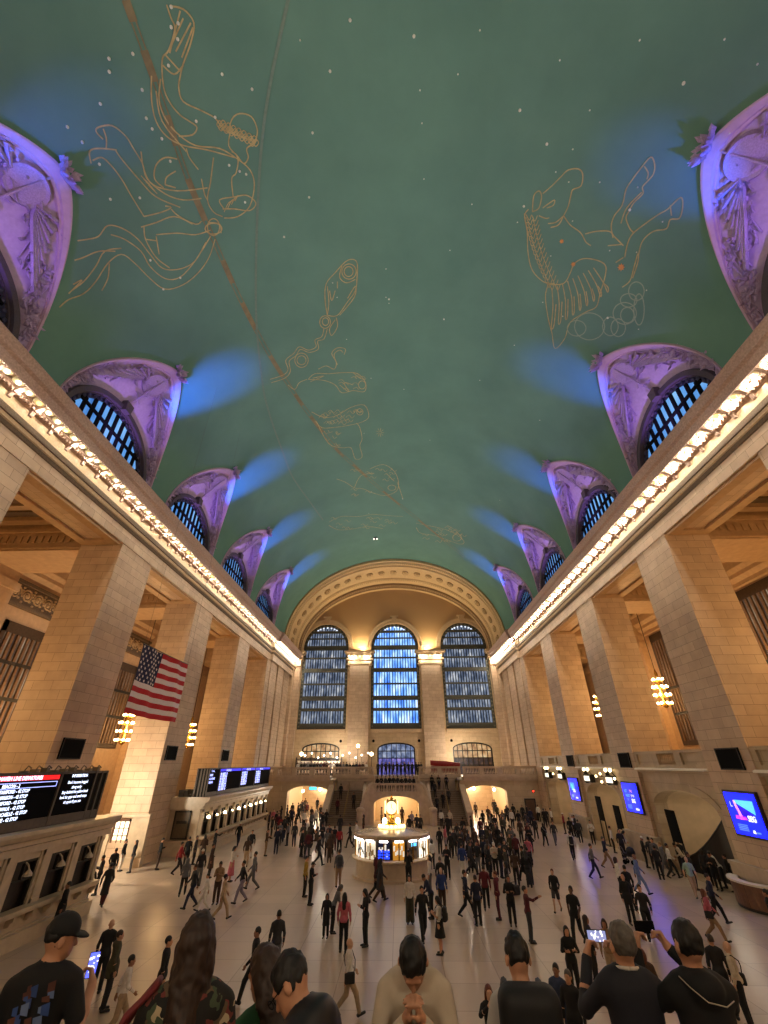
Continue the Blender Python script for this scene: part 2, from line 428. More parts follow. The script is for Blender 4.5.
# ------------------------------------------------------------------ great arch band at each end of the vault
def ell(inset, n=64, z0=ZS):
    ax, b = A-inset, B_-inset*1.93
    return [(ax*math.cos(PI*i/n), z0+b*math.sin(PI*i/n)) for i in range(n+1)]
PROF = [(0, 0), (-.05, .22), (.25, .28), (.35, .41), (.7, .43), (.8, .35), (1.2, .39), (1.3, .53), (1.7, .57), (1.8, .47), (5.3, .80), (5.4, .94), (5.9, .98), (6.0, .86), (7.0, .98), (7.1, 1.14), (7.9, 1.22), (8.0, 1.32), (8.9, 1.35)]
arch_m = plain('arch_band_plaster', 'C6A878', 0.7, noise=0.12, scale=6, bump=0.15)
arch_o = plain('arch_ornament', 'B09468', 0.65, noise=0.25, scale=18, bump=0.2)
for nm, y0, sg in (('trim_1', V1, 1), ('trim_2', V0, -1)):
    m = MB(); m.grid([[(x, y0+sg*dy, z) for x, z in ell(i)] for dy, i in PROF])
    ar = struct(m.build(nm, arch_m), 'broad cream arch band framing the %s end of the vault' % ('far' if sg > 0 else 'near'))
    if sg > 0:
        N = 25
        for k in range(N):
            t = PI*(k+0.5)/N; ins = 0.63; p = Vector(((A-ins)*math.cos(t), y0+3.55, ZS+(B_-ins*1.93)*math.sin(t)))
            rad = Vector((-math.cos(t)/A, 0, -math.sin(t)/B_)).normalized(); tan = Vector((-math.sin(t)*A, 0, math.cos(t)*B_)).normalized(); ay = Vector((0, 1, 0))
            m = MB()
            def ring(R0, h, n=12): return [p+tan*(R0*math.cos(2*PI*j/n))+ay*(R0*1.25*math.sin(2*PI*j/n))+rad*h for j in range(n)]
            m.grid([ring(.62, -.05), ring(.6, .14), ring(.5, .16), ring(.46, .04), ring(.28, .05), ring(.2, .2), ring(.02, .22)], closed=True)
            m.build('rosette', arch_o, ar)
        m = MB(); m.grid([[(x, y0+dy, z-.03) for x, z in ell(i+.02)] for dy, i in ((7.02, .99), (7.1, 1.15), (7.9, 1.23), (7.98, 1.31))]); m.build('dark_border', plain('arch_dark_border', '7E6240', .7, noise=.35, scale=5), ar)
        for yy, ins, nb in ((0.5, .42, 150), (5.65, .96, 130), (7.5, 1.18, 120)):
            m = MB()
            for k in range(nb):
                t = PI*(k+.5)/nb; p = ((A-ins)*math.cos(t), y0+yy, ZS+(B_-ins*1.93)*math.sin(t)); m.ball(p, (.13, .17, .13), 5, 3)
            m.build('bead_moulding', arch_o, ar)

# ------------------------------------------------------------------ walls with arched holes
def seg_arch(x0, x1, z0, zs, zc, n=16):
    """outline of an opening: floor z0, springing zs, crown zc (ellipse head)"""
    c, a, h = (x0+x1)/2, (x1-x0)/2, zc-zs
    return [(x0, z0), (x1, z0)]+[(c+a*math.cos(PI*i/n), zs+h*math.sin(PI*i/n)) for i in range(n+1)]
def clean(poly):
    out = []
    for p in poly:
        if not out or (abs(p[0]-out[-1][0])+abs(p[1]-out[-1][1])) > 1e-4: out.append(p)
    if (abs(out[0][0]-out[-1][0])+abs(out[0][1]-out[-1][1])) < 1e-4: out.pop()
    return out
def wallmesh(outer, holes, place, depth):
    """flat wall with holes; place(a, b, d) -> xyz with d the depth behind the face"""
    bm = bmesh.new(); edges = []
    for lp in [outer]+holes:
        lp = clean(lp); vs = [bm.verts.new((p[0], p[1], 0)) for p in lp]
        edges += [bm.edges.new((vs[i], vs[(i+1) % len(vs)])) for i in range(len(vs))]
    bmesh.ops.triangle_fill(bm, edges=edges, use_beauty=True, use_dissolve=False)
    bm.verts.index_update()
    m = MB(); m.add([place(v.co.x, v.co.y, 0) for v in bm.verts], [tuple(v.index for v in f.verts) for f in bm.faces]); bm.free()
    for lp in holes:
        lp = clean(lp); n = len(lp)
        m.add([place(a, b, 0) for a, b in lp]+[place(a, b, depth) for a, b in lp], [(i, (i+1) % n, n+(i+1) % n, n+i) for i in range(n)])
    return m

# far end wall: coursed stone below the springing, smooth plaster in the tympanum
stone_far = ashlar('stone_far_wall', 'CBAF88', 'BDA27C', '96805F')
nt = stone_far.node_tree; b_ = nt.nodes['Principled BSDF']; old = b_.inputs['Base Color'].links[0].from_socket
tc = nt.nodes.new('ShaderNodeTexCoord'); sp = nt.nodes.new('ShaderNodeSeparateXYZ'); nt.links.new(tc.outputs['Object'], sp.inputs['Vector'])
gt = nt.nodes.new('ShaderNodeMath'); gt.operation = 'GREATER_THAN'; gt.inputs[1].default_value = 23.65; nt.links.new(sp.outputs['Z'], gt.inputs[0])
mx = nt.nodes.new('ShaderNodeMix'); mx.data_type = 'RGBA'; mx.inputs['B'].default_value = hexc('B8966A')+(1,)
nt.links.new(gt.outputs['Value'], mx.inputs['Factor']); nt.links.new(old, mx.inputs['A']); nt.links.new(mx.outputs['Result'], b_.inputs['Base Color'])
bpn = [n for n in nt.nodes if n.type == 'BUMP'][0]; iv = nt.nodes.new('ShaderNodeMath'); iv.operation = 'MULTIPLY_ADD'; iv.inputs[1].default_value = -.25; iv.inputs[2].default_value = .25
nt.links.new(gt.outputs['Value'], iv.inputs[0]); nt.links.new(iv.outputs['Value'], bpn.inputs['Strength'])
WIN = [(-16.7, -8.45), (-4.27, 4.27), (8.35, 16.7)]
WZ0, WZS, WZC = 11.1, 24.45, 28.75
DOOR = [(-15.5, -9.3), (-3.1, 3.05), (9.15, 15.55)]
outer = [(-A, 0), (A, 0)]+[(x, z) for x, z in ell(1.35)]
outer = [(-A, 0), (A, 0), (A, ZS)]+[(x, z) for x, z in ell(1.35)]+[(-A, ZS)]
holes = [seg_arch(a, b, WZ0, WZS, WZC, 28) for a, b in WIN]+[seg_arch(a, b, ZB, 8.2, 9.12, 14) for a, b in DOOR]
m = wallmesh(outer, holes, lambda a, b, d: (a, YF+d, b), 0.55)
struct(m.build('wall_far', stone_far), 'far end wall of cream stone with three tall arched windows')
outer2 = [(-A-4, 0), (A+4, 0), (A+4, 40), (-A-4, 40)]
m = MB(); m.box(-XW-1, XW+1, YN-0.4, YN, 0, 40)
struct(m.build('wall_near', stone))

iron = frame_green
gl_mid = glass_glow('middle_window_glass', ['2A56C8', '5C94F0', 'A4CCFA', 'F0F8FF'], 1.45, 1.1, 0.35, 3.0)
gl_side = glass_glow('side_window_glass', ['343C4C', '5C6A84', '9CA6B8', 'F0F2F6'], 0.78, 1.1, 0.6, 8.0)
MIDG = (gl_mid,)
def big_window(n, x0, x1, glass, label):
    root = empty('window_%d' % n, ((x0+x1)/2, YF, WZ0)); struct(root, label)
    M = Matrix.Translation((-(x0+x1)/2, -YF, -WZ0)); y = YF
    def P(mb, name, mat, sm=False, par=root): mb.xform(M); return mb.build(name, mat, par, sm)
    c, a = (x0+x1)/2, (x1-x0)/2
    def band(g0, g1, ya, yb, n_=28):
        rows = []
        for g, yy in ((g0, ya), (g0, yb), (g1, yb), (g1, ya)):
            rows.append([(x0+g, yy, WZ0)]+[(c-(a-g)*math.cos(PI*i/n_), yy, WZS+(WZC-WZS-g)*math.sin(PI*i/n_)) for i in range(n_+1)]+[(x1-g, yy, WZ0)])
        return MB().grid(rows)
    P(band(0.0, .50, y+.50, y+.18), 'frame', iron)
    m = MB(); zz = WZ0+.4
    while zz < WZS:
        for xx in (x0+.25, x1-.25): m.ball((xx, y+.16, zz), (.15, .08, .15), 7, 4)
        zz += .62
    for i in range(1, 18):
        t = PI*i/18; m.ball((c-(a-.25)*math.cos(t), y+.16, WZS+(WZC-WZS-.25)*math.sin(t)), (.15, .08, .15), 7, 4)
    P(m, 'rosettes', plain('iron_rosettes', '6E6A58', 0.5, noise=.2, scale=20))
    # glass
    n_ = 28; pts = [(x0+.4, y+.42, WZ0), (x1-.4, y+.42, WZ0)]+[(c+(a-.4)*math.cos(PI*i/n_), y+.42, WZS+(WZC-WZS-.4)*math.sin(PI*i/n_)) for i in range(n_+1)]
    m = MB(); m.add(pts, [tuple(range(len(pts)))]); P(m, 'glass', glass)
    # mullions: fifteen slender bars, heavier transoms between the panels
    m = MB()
    for j in range(1, 16):
        xx = x0+.5+(x1-x0-1)*j/16; h = WZS+(WZC-WZS-.5)*math.sqrt(max(0, 1-((xx-c)/(a-.5))**2))
        m.box(xx-.07, xx+.07, y+.25, y+.38, WZ0, h-.02)
    P(m, 'mullions', black_m)
    m = MB()
    for z, t in ((WZ0+.45, .45), (14.1, .24), (15.9, .36), (18.2, .14), (20.5, .34), (22.6, .14), (WZS-.05, .40)):
        m.box(x0+.3, x1-.3, y+.2, y+.40, z-t, z+t)
    for z, t in ((26.1, .12), (27.3, .22)):
        w = (a-.5)*math.sqrt(max(0, 1-((z-WZS)/(WZC-WZS))**2)); m.box(c-w, c+w, y+.2, y+.40, z-t, z+t)
    P(m, 'transoms', iron)
    m = MB()
    for i in range(7):
        t = PI*(i+1)/8; m.ball((c-1.9*math.cos(t), y+.25, 27.25+.9*math.sin(t)), (.16, .06, .2), 7, 4)
    P(m, 'fanlight_roundels', glow('pale_pane', 'DCEBFF', .9))
    return root
big_window(1, *WIN[0], gl_side, 'tall grey blue arched window left of the middle one on the far wall')
big_window(2, *WIN[1], gl_mid, 'bright blue middle arched window of the far wall')
big_window(3, *WIN[2], gl_side, 'tall grey blue arched window right of the middle one on the far wall')
# hood mouldings, keystones, sills
for i, (a, b) in enumerate(WIN):
    m = MB(); c, w = (a+b)/2, (b-a)/2
    rows = [[(c-(w+g)*math.cos(PI*k/28), YF-d, WZS+(WZC-WZS+g)*math.sin(PI*k/28)) for k in range(29)] for g, d in ((.0, 0), (.0, .18), (.18, .22), (.55, .22), (.62, .3), (.85, .3), (.9, 0))]
    m.grid(rows); m.box(a-.05, b+.05, YF-.35, YF, WZ0-.55, WZ0-.1); m.box(a-.05, b+.05, YF-.2, YF, WZ0-.1, WZ0)
    m.prism([(c-.35, WZC-.1), (c-.5, WZC+1.1), (c+.5, WZC+1.1), (c+.35, WZC-.1)], 'y', YF-.55, YF)
    m.box(c-.75, c+.75, YF-.7, YF, WZC+1.1, WZC+1.35)
    struct(m.build('trim_%d' % (3+i), mould), 'arched hood and sill of the %s far window' % ['left', 'middle', 'right'][i])
# upper doors on the balcony
def grid_door(n, x0, x1, glass_top, glass_low, label):
    root = empty('door_%d' % n, ((x0+x1)/2, YF, ZB)); struct(root, label); c, a = (x0+x1)/2, (x1-x0)/2
    M = Matrix.Translation((-c, -YF, -ZB)); y = YF
    def head(x, g=0): return 8.2-g+(.92)*math.sqrt(max(0, 1-((x-c)/a)**2))
    m = MB(); N = 14
    rows = []
    for g, yy in ((0, .5), (0, .2), (.22, .2), (.22, .5)):
        rows.append([(x0+g, y+yy, ZB)]+[(c-(a-g)*math.cos(PI*i/N), y+yy, 8.2+(.92-g)*math.sin(PI*i/N)) for i in range(N+1)]+[(x1-g, y+yy, ZB)])
    m.grid(rows)
    for k in range(1, 8): 
        x = x0+(x1-x0)*k/8; m.box(x-.06, x+.06, y+.25, y+.42, ZB, head(x))
    for z in (5.9, 6.9, 7.9): m.box(x0, x1, y+.25, y+.42, z-.07, z+.07)
    m.xform(M); m.build('frame', dark_bronze, root)
    for nm, za, zb, g in (('lower_panes', ZB, 6.9, glass_low), ('upper_panes', 6.9, 9.12, glass_top)):
        m = MB()
        if nm[0] == 'l': m.box(x0+.1, x1-.1, y+.44, y+.48, za, zb)
        else: m.add([(x0+.1, y+.44, za), (x1-.1, y+.44, za)]+[(c+(a-.1)*math.cos(PI*i/N), y+.44, 8.2+.85*math.sin(PI*i/N)) for i in range(N+1)], [tuple(range(N+3))])
        m.xform(M); m.build(nm, g, root)
warm_t = glass_glow('warm_transom_glass', ['8A5A34', 'D8A870', 'F4DCB0'], .75, 1.2, 1.2, 1.0)
warm_l = glass_glow('warm_lower_glass', ['22140C', '55341C', 'A87848'], .5, 1.5, 1.0, 4.0)
blue_t = glass_glow('blue_transom_glass', ['3C4A66', '8A9AC4', 'E0E8F8'], .6, 1.3, 1.3, 2.0)
blue_l = glass_glow('violet_lower_glass', ['2C2450', '6060B8', 'B8A0E8'], .8, 1.3, 1.0, 6.0)
grid_door(1, *DOOR[0], warm_t, warm_l, 'warm lit arched doorway behind the restaurant on the left of the far balcony')
grid_door(2, *DOOR[1], blue_t, blue_l, 'violet lit middle doorway of the far balcony')
grid_door(3, *DOOR[2], warm_t, warm_l, 'warm lit arched doorway on the right of the far balcony')

# ------------------------------------------------------------------ piers, entablature, cornice, corner blocks
for side in (1, -1):
    sn = 'right' if side > 0 else 'left'
    spans = [(YN, YO[0])]+[(YO[k]+OPEN, YO[k+1]) for k in range(4)]
    for k, (a, b) in enumerate(spans):
        m = MB(); x0, x1 = sorted((side*A, side*(A+PT)))
        m.box(x0, x1, a, b, 0, ZE)
        x0, x1 = sorted((side*(A-.12), side*(A+PT+.12)))
        m.box(x0, x1, a-.12, b+.12, 0, 1.35); m.box(x0, x1, a-.06, b+.06, 1.35, 1.5)
        struct(m.build('pier', stone), 'tall square stone pier, %s from the near end of the %s wall' % (['first', 'second', 'third', 'fourth', 'fifth'][k], sn))
    # far corner block with shallow pilaster strips
    m = MB(); x0, x1 = sorted((side*A, side*(A+PT)))
    m.box(x0, x1, YO[4]+OPEN, YF+.5, 0, ZS)
    for a, b, d in ((64.2, 67.4, .12), (68.1, 71.6, .22), (72.4, 75.4, .12), (76.6, 78.6, .5)):
        x0, x1 = sorted((side*(A-d), side*A)); m.box(x0, x1, a, b, 5.9, 21.4)
    x0, x1 = sorted((side*16.85, side*A)); m.box(x0, x1, 78.0, YF, ZB, 21.6)
    struct(m.build('wall_%s' % sn, stone), 'far corner stretch of the %s wall' % sn)
    # entablature beam over the openings
    m = MB(); x0, x1 = sorted((side*A, side*(A+PT)))
    m.box(x0, x1, YN, YO[4]+OPEN, ZE+.0, ZS)
    ent = struct(m.build('trim_%d' % (6 if side > 0 else 7), stone), 'stone entablature running over the %s piers' % sn)
    m = MB()
    for k in range(5):          # sunk panel frames on the soffit
        a, b = YO[k], YO[k]+OPEN
        for xa, xb, ya, yb in ((A+.15, A+.75, a+.1, b-.1), (A+PT-.75, A+PT-.15, a+.1, b-.1), (A+.75, A+PT-.75, a+.1, a+.8), (A+.75, A+PT-.75, b-.8, b-.1)):
            xs = sorted((side*xa, side*xb)); m.box(xs[0], xs[1], ya, yb, ZE-.16, ZE)
    m.build('soffit_frame', aisle_st, ent)
    # cornice profile
    def ring(prof, ya, yb, mb): 
        mb.sheet([(side*(A-o), z) for o, z in prof], 'y', ya, yb)
    def cornice(ya, yb, bo, par=None):
        parts = (('architrave', [(0, ZE-.02), (.06, ZE-.02), (.06, 20.15)], stone),
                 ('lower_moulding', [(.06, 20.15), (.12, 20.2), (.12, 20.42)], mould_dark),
                 ('fillet', [(.12, 20.42), (.2, 20.46), (.2, 20.66)], mould),
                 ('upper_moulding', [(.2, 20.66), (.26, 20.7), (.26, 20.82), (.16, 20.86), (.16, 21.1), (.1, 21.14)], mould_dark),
                 ('frieze', [(.1, 21.14), (.1, 21.72)], mould),
                 ('bed_moulding', [(.1, 21.72), (.28, 21.76), (.28, 21.9), (.42, 21.98), (.42, 22.12)], brownstone),
                 ('soffit', [(.42, 22.2), (.92, 22.2)], mould),
                 ('corona', [(.92, 22.2), (.92, 21.98), (1.0, 21.98), (1.04, 22.5), (1.2, 22.62), (1.26, 22.95), (1.3, 23.15), (1.18, 23.3), (.5, 23.55), (-.4, 23.62)], brownstone))
        for nm, pr, mt in parts:
            m = MB(); ring([(o+bo, z) for o, z in pr], ya, yb, m)
            if bo:  # close the step in plan
                for yy in (ya, yb):
                    m.add([(side*(A-o-bo), yy, z) for o, z in pr]+[(side*(A-o), yy, z) for o, z in pr], [(i, i+1, len(pr)+i+1, len(pr)+i) for i in range(len(pr)-1)])
            m.build(nm, mt, ent)
    cornice(YN, 63.6, 0.0); cornice(63.6, YF-.0, 0.38)
    m = MB(); y = 3.0
    while y < 63.4:               # dentil row and shell-like cups between the lamps
        xs = sorted((side*(A-.28), side*(A-.42))); m.box(xs[0], xs[1], y, y+.12, 21.74, 21.9); y += .227
    y = 3.0
    while y < 63.2:
        q_ = [(side*(A-.12), 21.45), (side*(A-.2), 21.5), (side*(A-.30), 21.75), (side*(A-.92), 21.98), (side*(A-.92), 22.2), (side*(A-.12), 22.2)]; m.prism(q_, 'y', y, y+.2); y += 1.36
    m.build('dentils', brownstone, ent)

# pilaster strips and caps between the far windows, and their lit cornice stubs
capm = mould
def cap(x0, x1, nm, label, sx=0):
    root = empty(nm, ((x0+x1)/2, YF, 20)); struct(root, label); M = Matrix.Translation((-(x0+x1)/2, -YF, -20))
    m = MB()
    for o, za, zb in ((.62, 21.05, 21.35), (.75, 21.35, 21.5), (.6, 21.5, 22.1), (.9, 22.1, 22.35), (1.05, 23.05, 23.3), (1.25, 23.3, 23.6)):
        e = o-.6; m.box(x0+.35-e, x1-.35+e, YF-o, YF, za, zb)
    m.box(x0+.35, x1-.35, YF-.75, YF, 22.35, 23.05)
    m.xform(M); m.build('cap_moulding', capm, root)
    m = MB(); m.box(x0+.75, x1-.75, YF-.6, YF, 4.65, 21.05); m.box(x0+.6, x1-.6, YF-.7, YF, 4.65, 5.6); m.xform(M); m.build('shaft', stone, root)
cap(-8.75, -3.85, 'trim_8', 'pilaster between the left and middle far windows')
cap(3.85, 8.75, 'trim_9', 'pilaster between the middle and right far windows')
for sg, nm in ((-1, 'trim_10'), (1, 'trim_11')):
    m = MB()
    for o, za, zb in ((.62, 21.05, 21.5), (.6, 21.5, 22.1), (.9, 22.1, 22.35), (.75, 22.35, 23.05), (1.05, 23.05, 23.3), (1.25, 23.3, 23.6)):
        xs = sorted((sg*(16.75-(o-.6)), sg*A)); m.box(xs[0], xs[1], YF-o-.4, YF, za, zb)
    struct(m.build(nm, capm), 'corner pilaster cap at the %s of the far wall' % ('left' if sg < 0 else 'right'))

# ------------------------------------------------------------------ aisles behind the piers
grille_glow = glass_glow('grille_backlight', ['2A1C12', '5E4634', 'B89C7C', 'E8D4B8'], .42, 1.4, .35, 2.0)
for side in (1, -1):
    sn = 'right' if side > 0 else 'left'
    m = MB(); x0, x1 = sorted((side*XW, side*(XW+.5))); m.box(x0, x1, YN, YF, 0, 21.5)
    bw = struct(m.build('wall_aisle_%s' % sn, aisle_st), 'back wall of the %s aisle behind the piers' % sn)
    m = MB(); x0, x1 = sorted((side*A, side*XW))
    m.box(x0, x1, YN, YF, 21.3, 21.6)
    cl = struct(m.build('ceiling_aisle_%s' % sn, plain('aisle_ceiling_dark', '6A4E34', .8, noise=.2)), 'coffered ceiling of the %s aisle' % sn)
    for a, b in [(YN, YO[0])]+[(YO[k]+OPEN, YO[k+1]) for k in range(4)]+[(YO[4]+OPEN, YO[4]+OPEN+3.6)]:
        m = MB(); x0, x1 = sorted((side*(A+PT), side*XW)); c = (a+b)/2
        if a == YN: c = YO[0]-1.9
        m.box(x0, x1, c-1.9, c+1.9, 18.8, 21.3); m.box(x0, x1, c-2.05, c+2.05, 20.2, 20.45); m.box(x0, x1, c-1.98, c+1.98, 18.95, 19.1)
        yy = c-1.93
        for k in range(14):
            xx = side*(A+PT+.5+k*.5); m.box(xx-.12, xx+.12, yy-.06, yy, 19.4, 19.9)
        m.build('cross_beam', aisle_st, cl)
    for k in range(5):              # stepped coffer frames in each bay
        a, b = YO[k]+.15, YO[k]+OPEN-.15; xa, xb = A+PT, XW
        for s_, z0, z1 in ((0, 20.75, 21.3), (.7, 21.0, 21.3), (1.3, 21.15, 21.3)):
            m = MB()
            for p, q, r_, t in ((xa+s_, xb-s_, a+s_, a+s_+.6), (xa+s_, xb-s_, b-s_-.6, b-s_), (xa+s_, xa+s_+.6, a+s_, b-s_), (xb-s_-.6, xb-s_, a+s_, b-s_)):
                xs = sorted((side*p, side*q)); m.box(xs[0], xs[1], r_, t, z0, z1)
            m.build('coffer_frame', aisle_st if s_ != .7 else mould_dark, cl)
    # cornice of the aisle
    m = MB(); m.sheet([(side*(XW-o), z) for o, z in ((0, 18.6), (.15, 18.7), (.15, 19.0), (.5, 19.3), (.5, 19.6), (.85, 19.9), (.9, 20.6), (1.2, 20.9), (1.2, 21.3))], 'y', YN, YF)
    m.build('cornice', aisle_st, bw)
    # grilles on the back wall
    for k in range(1, 5):
        c = YC[k]; zt = 18.4 if side > 0 else 15.6; zb = 8.0; w = 2.75
        g = empty('window_grille', (side*XW, c, zb)); struct(g, 'tall barred grille high on the %s aisle wall, %s bay' % (sn, ordn[k]))
        xs = side*-.12
        m = MB(); x0, x1 = sorted((0, xs)); 
        m.box(x0, x1, -w-.35, -w, 0, zt-zb); m.box(x0, x1, w, w+.35, 0, zt-zb); m.box(x0, x1, -w-.35, w+.35, zt-zb-.8, zt-zb); m.box(x0, x1, -w-.35, w+.35, -.4, 0)
        m.build('frame', plain('grille_bronze', '4A3A2A', .5, metal=.4, noise=.2), g)
        m = MB(); m.box(*sorted((xs*.15, xs*.25)), -w, w, 0, zt-zb-.8); m.build('glass', grille_glow, g)
        m = MB(); n = 11
        for j in range(n):
            yy = -w+2*w*(j+.5)/n; m.box(*sorted((xs*.4, xs*1.6)), yy-.11, yy+.11, 0, zt-zb-.8)
        m.build('bars', plain('grille_bar_bronze', '6E5238', .45, metal=.3, noise=.2), g)
        m = MB()
        for z in (2.4, 4.8): m.box(*sorted((xs*.3, xs*1.7)), -w, w, z-.12, z+.12)
        m.build('crossbars', dark_bronze, g)
        if side < 0:               # scroll frieze above the left grilles
            m = MB(); m.box(.0, .12, -4.1, 4.1, 8.9, 10.4); m.box(0, .3, -4.1, 4.1, 10.4, 10.65); m.box(0, .3, -4.1, 4.1, 8.65, 8.9)
            fz = m.build('frieze_panel', mould_dark, g); m = MB()
            for q in range(-3, 4):
                cy_ = q*1.15; pts = []
                for t in range(26):
                    a_ = t*.5; r_ = .52*(1-t/30); pts.append((.16, cy_+r_*math.cos(a_)*(1 if q % 2 else -1), 9.65+r_*math.sin(a_)))
                m.tube(pts, .07, 5); m.ball((.16, cy_, 9.65), (.1, .16, .16), 7, 4)
                for t in range(6): m.ball((.15, cy_+.57*(1 if t % 2 else -1)*(.6+.1*t), 9.1+t*.22), (.07, .13, .1), 6, 4)
            m.build('scroll_relief', plain('scroll_relief_stone', 'A88A62', .6, noise=.2, scale=12), fz)
# pilasters on the aisle wall beside the grilles
    m = MB()
    for k in range(-1, 5):
        c = YC[k]+PER/2 if k >= 0 else YC[0]-PER/2
        xs = sorted((side*(XW-.7), side*XW)); m.box(xs[0], xs[1], c-2.0, c+2.0, 0, 18.8)
        xs = sorted((side*(XW-.9), side*XW)); m.box(xs[0], xs[1], c-2.2, c+2.2, 17.4, 18.0)
    m.build('pilasters', aisle_st, bw)
# ------------------------------------------------------------------ balcony across the far end, stairs, arches beneath
YB = 65.0
marble = plain('balcony_marble', 'B5A08A', 0.4, noise=0.12, scale=2.0)
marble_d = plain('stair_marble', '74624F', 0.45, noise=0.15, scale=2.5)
def balustrade(mb, p0, p1, z0, h=1.08, panel=2.3):
    """rail, plinth, posts and turned balusters between two plan points"""
    p0, p1 = Vector(p0), Vector(p1); L = (p1-p0).length; d = (p1-p0)/L; n = Vector((-d.y, d.x))
    def bx(a, b, w, za, zb):
        q = [p0+d*a-n*w, p0+d*b-n*w, p0+d*b+n*w, p0+d*a+n*w]; mb.prism([(v.x, v.y) for v in q], 'z', za, zb)
    bx(0, L, .20, z0, z0+.2); bx(0, L, .22, z0+h-.2, z0+h); bx(0, L, .26, z0+h-.08, z0+h-.03)
    k = max(1, round(L/panel))
    for i in range(k+1):
        c = L*i/k; a, b = max(0, c-.28), min(L, c+.28); bx(a, b, .21, z0, z0+h-.1)
    for i in range(k):
        a, b = L*i/k+.28, L*(i+1)/k-.28; q = max(2, int((b-a)/.2))
        for j in range(q):
            c = p0+d*(a+(b-a)*(j+.5)/q); mb.lathe([(.05, z0+.2), (.085, z0+.34), (.06, z0+.5), (.035, z0+.68), (.07, z0+h-.2)], c.x, c.y, 6)
m = MB()
for sx in (-1, 1):
    xs = sorted((sx*8.75, sx*A)); m.box(xs[0], xs[1], YB+.1, YF, 4.25, ZB)       # wings
    m.box(xs[0], xs[1], YB-.1, YB+.35, 4.2, 4.75)
    m.box(xs[0], xs[1], YB-.25, YB+.3, 4.55, 4.75)
m.box(-8.75, 8.75, 69.5, YF, 4.25, ZB)
for sx in (-1, 1):
    xs = sorted((sx*3.0, sx*8.75)); m.box(xs[0], xs[1], 67.8, 69.5, 4.25, ZB); m.box(xs[0], xs[1], 67.7, 68.0, 0, 4.75); m.box(xs[0], xs[1], 67.5, 68.0, 4.45, 4.75)
bal = struct(m.build('balcony', marble), 'balcony floor running along the far end of the hall')
for sx in (-1, 1):
    m = MB(); balustrade(m, (sx*8.75, YB+.1), (sx*A, YB+.1), 4.72)
    struct(m.build('balustrade', marble), 'long stone balustrade of the far balcony, %s wing' % ('left' if sx < 0 else 'right'))
    m = MB(); balustrade(m, (sx*3.1, 67.85), (sx*8.75, 67.85), 4.72); 
    struct(m.build('balustrade', marble), 'stone balustrade above the head of the %s flight' % ('left' if sx < 0 else 'right'))
# wall under the balcony with the two concourse arches
ARC = [(-14.2, -8.85), (8.7, 14.15)]
outer = [(-A, 0), (A, 0), (A, 4.3), (-A, 4.3)]
holes = [seg_arch(a, b, -0.0, 2.95, 3.68, 16) for a, b in ARC]+[[(-8.3, 0.01), (8.3, 0.01), (8.3, 4.29), (-8.3, 4.29)]]
holes[0] = [(x, max(z, .005)) for x, z in holes[0]]; holes[1] = [(x, max(z, .005)) for x, z in holes[1]]
m = wallmesh(outer, holes, lambda a, b, d: (a, YB+.2+d, b), 1.2)
for a, b in ARC:
    c, w = (a+b)/2, (b-a)/2
    m.grid([[(c-(w+g)*math.cos(PI*k/16), YB+.2-d, 2.95+(.73+g)*math.sin(PI*k/16)) for k in range(17)] for g, d in ((0, 0), (0, .06), (.3, .06), (.3, 0))])
m.box(-17.6, -15.0, YB+.08, YB+.2, 3.2, 3.7)
struct(m.build('wall_balcony_front', stone2), 'wall below the far balcony with two arched passages')
# lit passages behind the arches
pass_m = plain('passage_cream', 'E2C9A0', .6, noise=.05)
for i, (a, b) in enumerate(ARC):
    m = MB(); a_, b_ = a-.6, b+.6
    m.box(a_-.2, a_, YB+1.4, 83, 0, 4.2); m.box(b_, b_+.2, YB+1.4, 83, 0, 4.2); m.box(a_-.2, b_+.2, YB+1.4, 83, 3.95, 4.2); m.box(a_-.2, b_+.2, 83, 83.3, 0, 4.2)
    for yy in (69, 73, 77): m.box(a_, b_, yy, yy+.4, 3.6, 3.95)
    ps = struct(m.build('wall_passage', pass_m), 'bright passage seen through the %s arch under the balcony' % ('left', 'right')[i])
# the double staircase
for sx in (-1, 1):
    sd = 'left' if sx < 0 else 'right'
    m = MB(); n = 18; y0, y1 = 60.0, 67.7
    for j in range(n):
        z = 3.1*(j+1)/n; y = y0+6.3*j/n
        xi, xo = 4.25, 8.2
        xs = sorted((sx*xi, sx*xo)); m.box(xs[0], xs[1], y, y1, z-3.1/n if j else 0, z)
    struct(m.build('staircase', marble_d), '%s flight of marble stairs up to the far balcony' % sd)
    # outer parapet: sloping marble wall with a bright coping
    m = MB(); pl = [(59.6, 0), (59.6, 1.15), (60.2, 1.3), (66.4, 4.25), (67.7, 4.4), (67.7, 0)]
    xs = sorted((sx*8.2, sx*8.75)); m.prism(pl, 'x', *xs)
    xs = sorted((sx*8.12, sx*8.83)); m.prism([(59.5, 1.15), (59.5, 1.3), (60.2, 1.45), (66.4, 4.42), (67.7, 4.57), (67.7, 4.4), (66.4, 4.25), (60.2, 1.3)], 'x', *xs)
    struct(m.build('stair_parapet', marble), 'sloping outer parapet of the %s flight' % sd)
    m = MB(); x = sx*6.2
    for q in range(6): y = 60.4+q*1.15; z = 3.1*(y-60)/6.3; m.tube([(x, y, z), (x, y, z+.95)], .025, 6)
    m.tube([(x, 60.2, 1.05), (x, 66.3, 4.1)], .04, 8)
    o = m.build('handrail', plain('brass_rail', 'A08858', .3, metal=.8, noise=.05), None, True)
    struct(o, 'brass centre handrail of the %s flight' % sd)
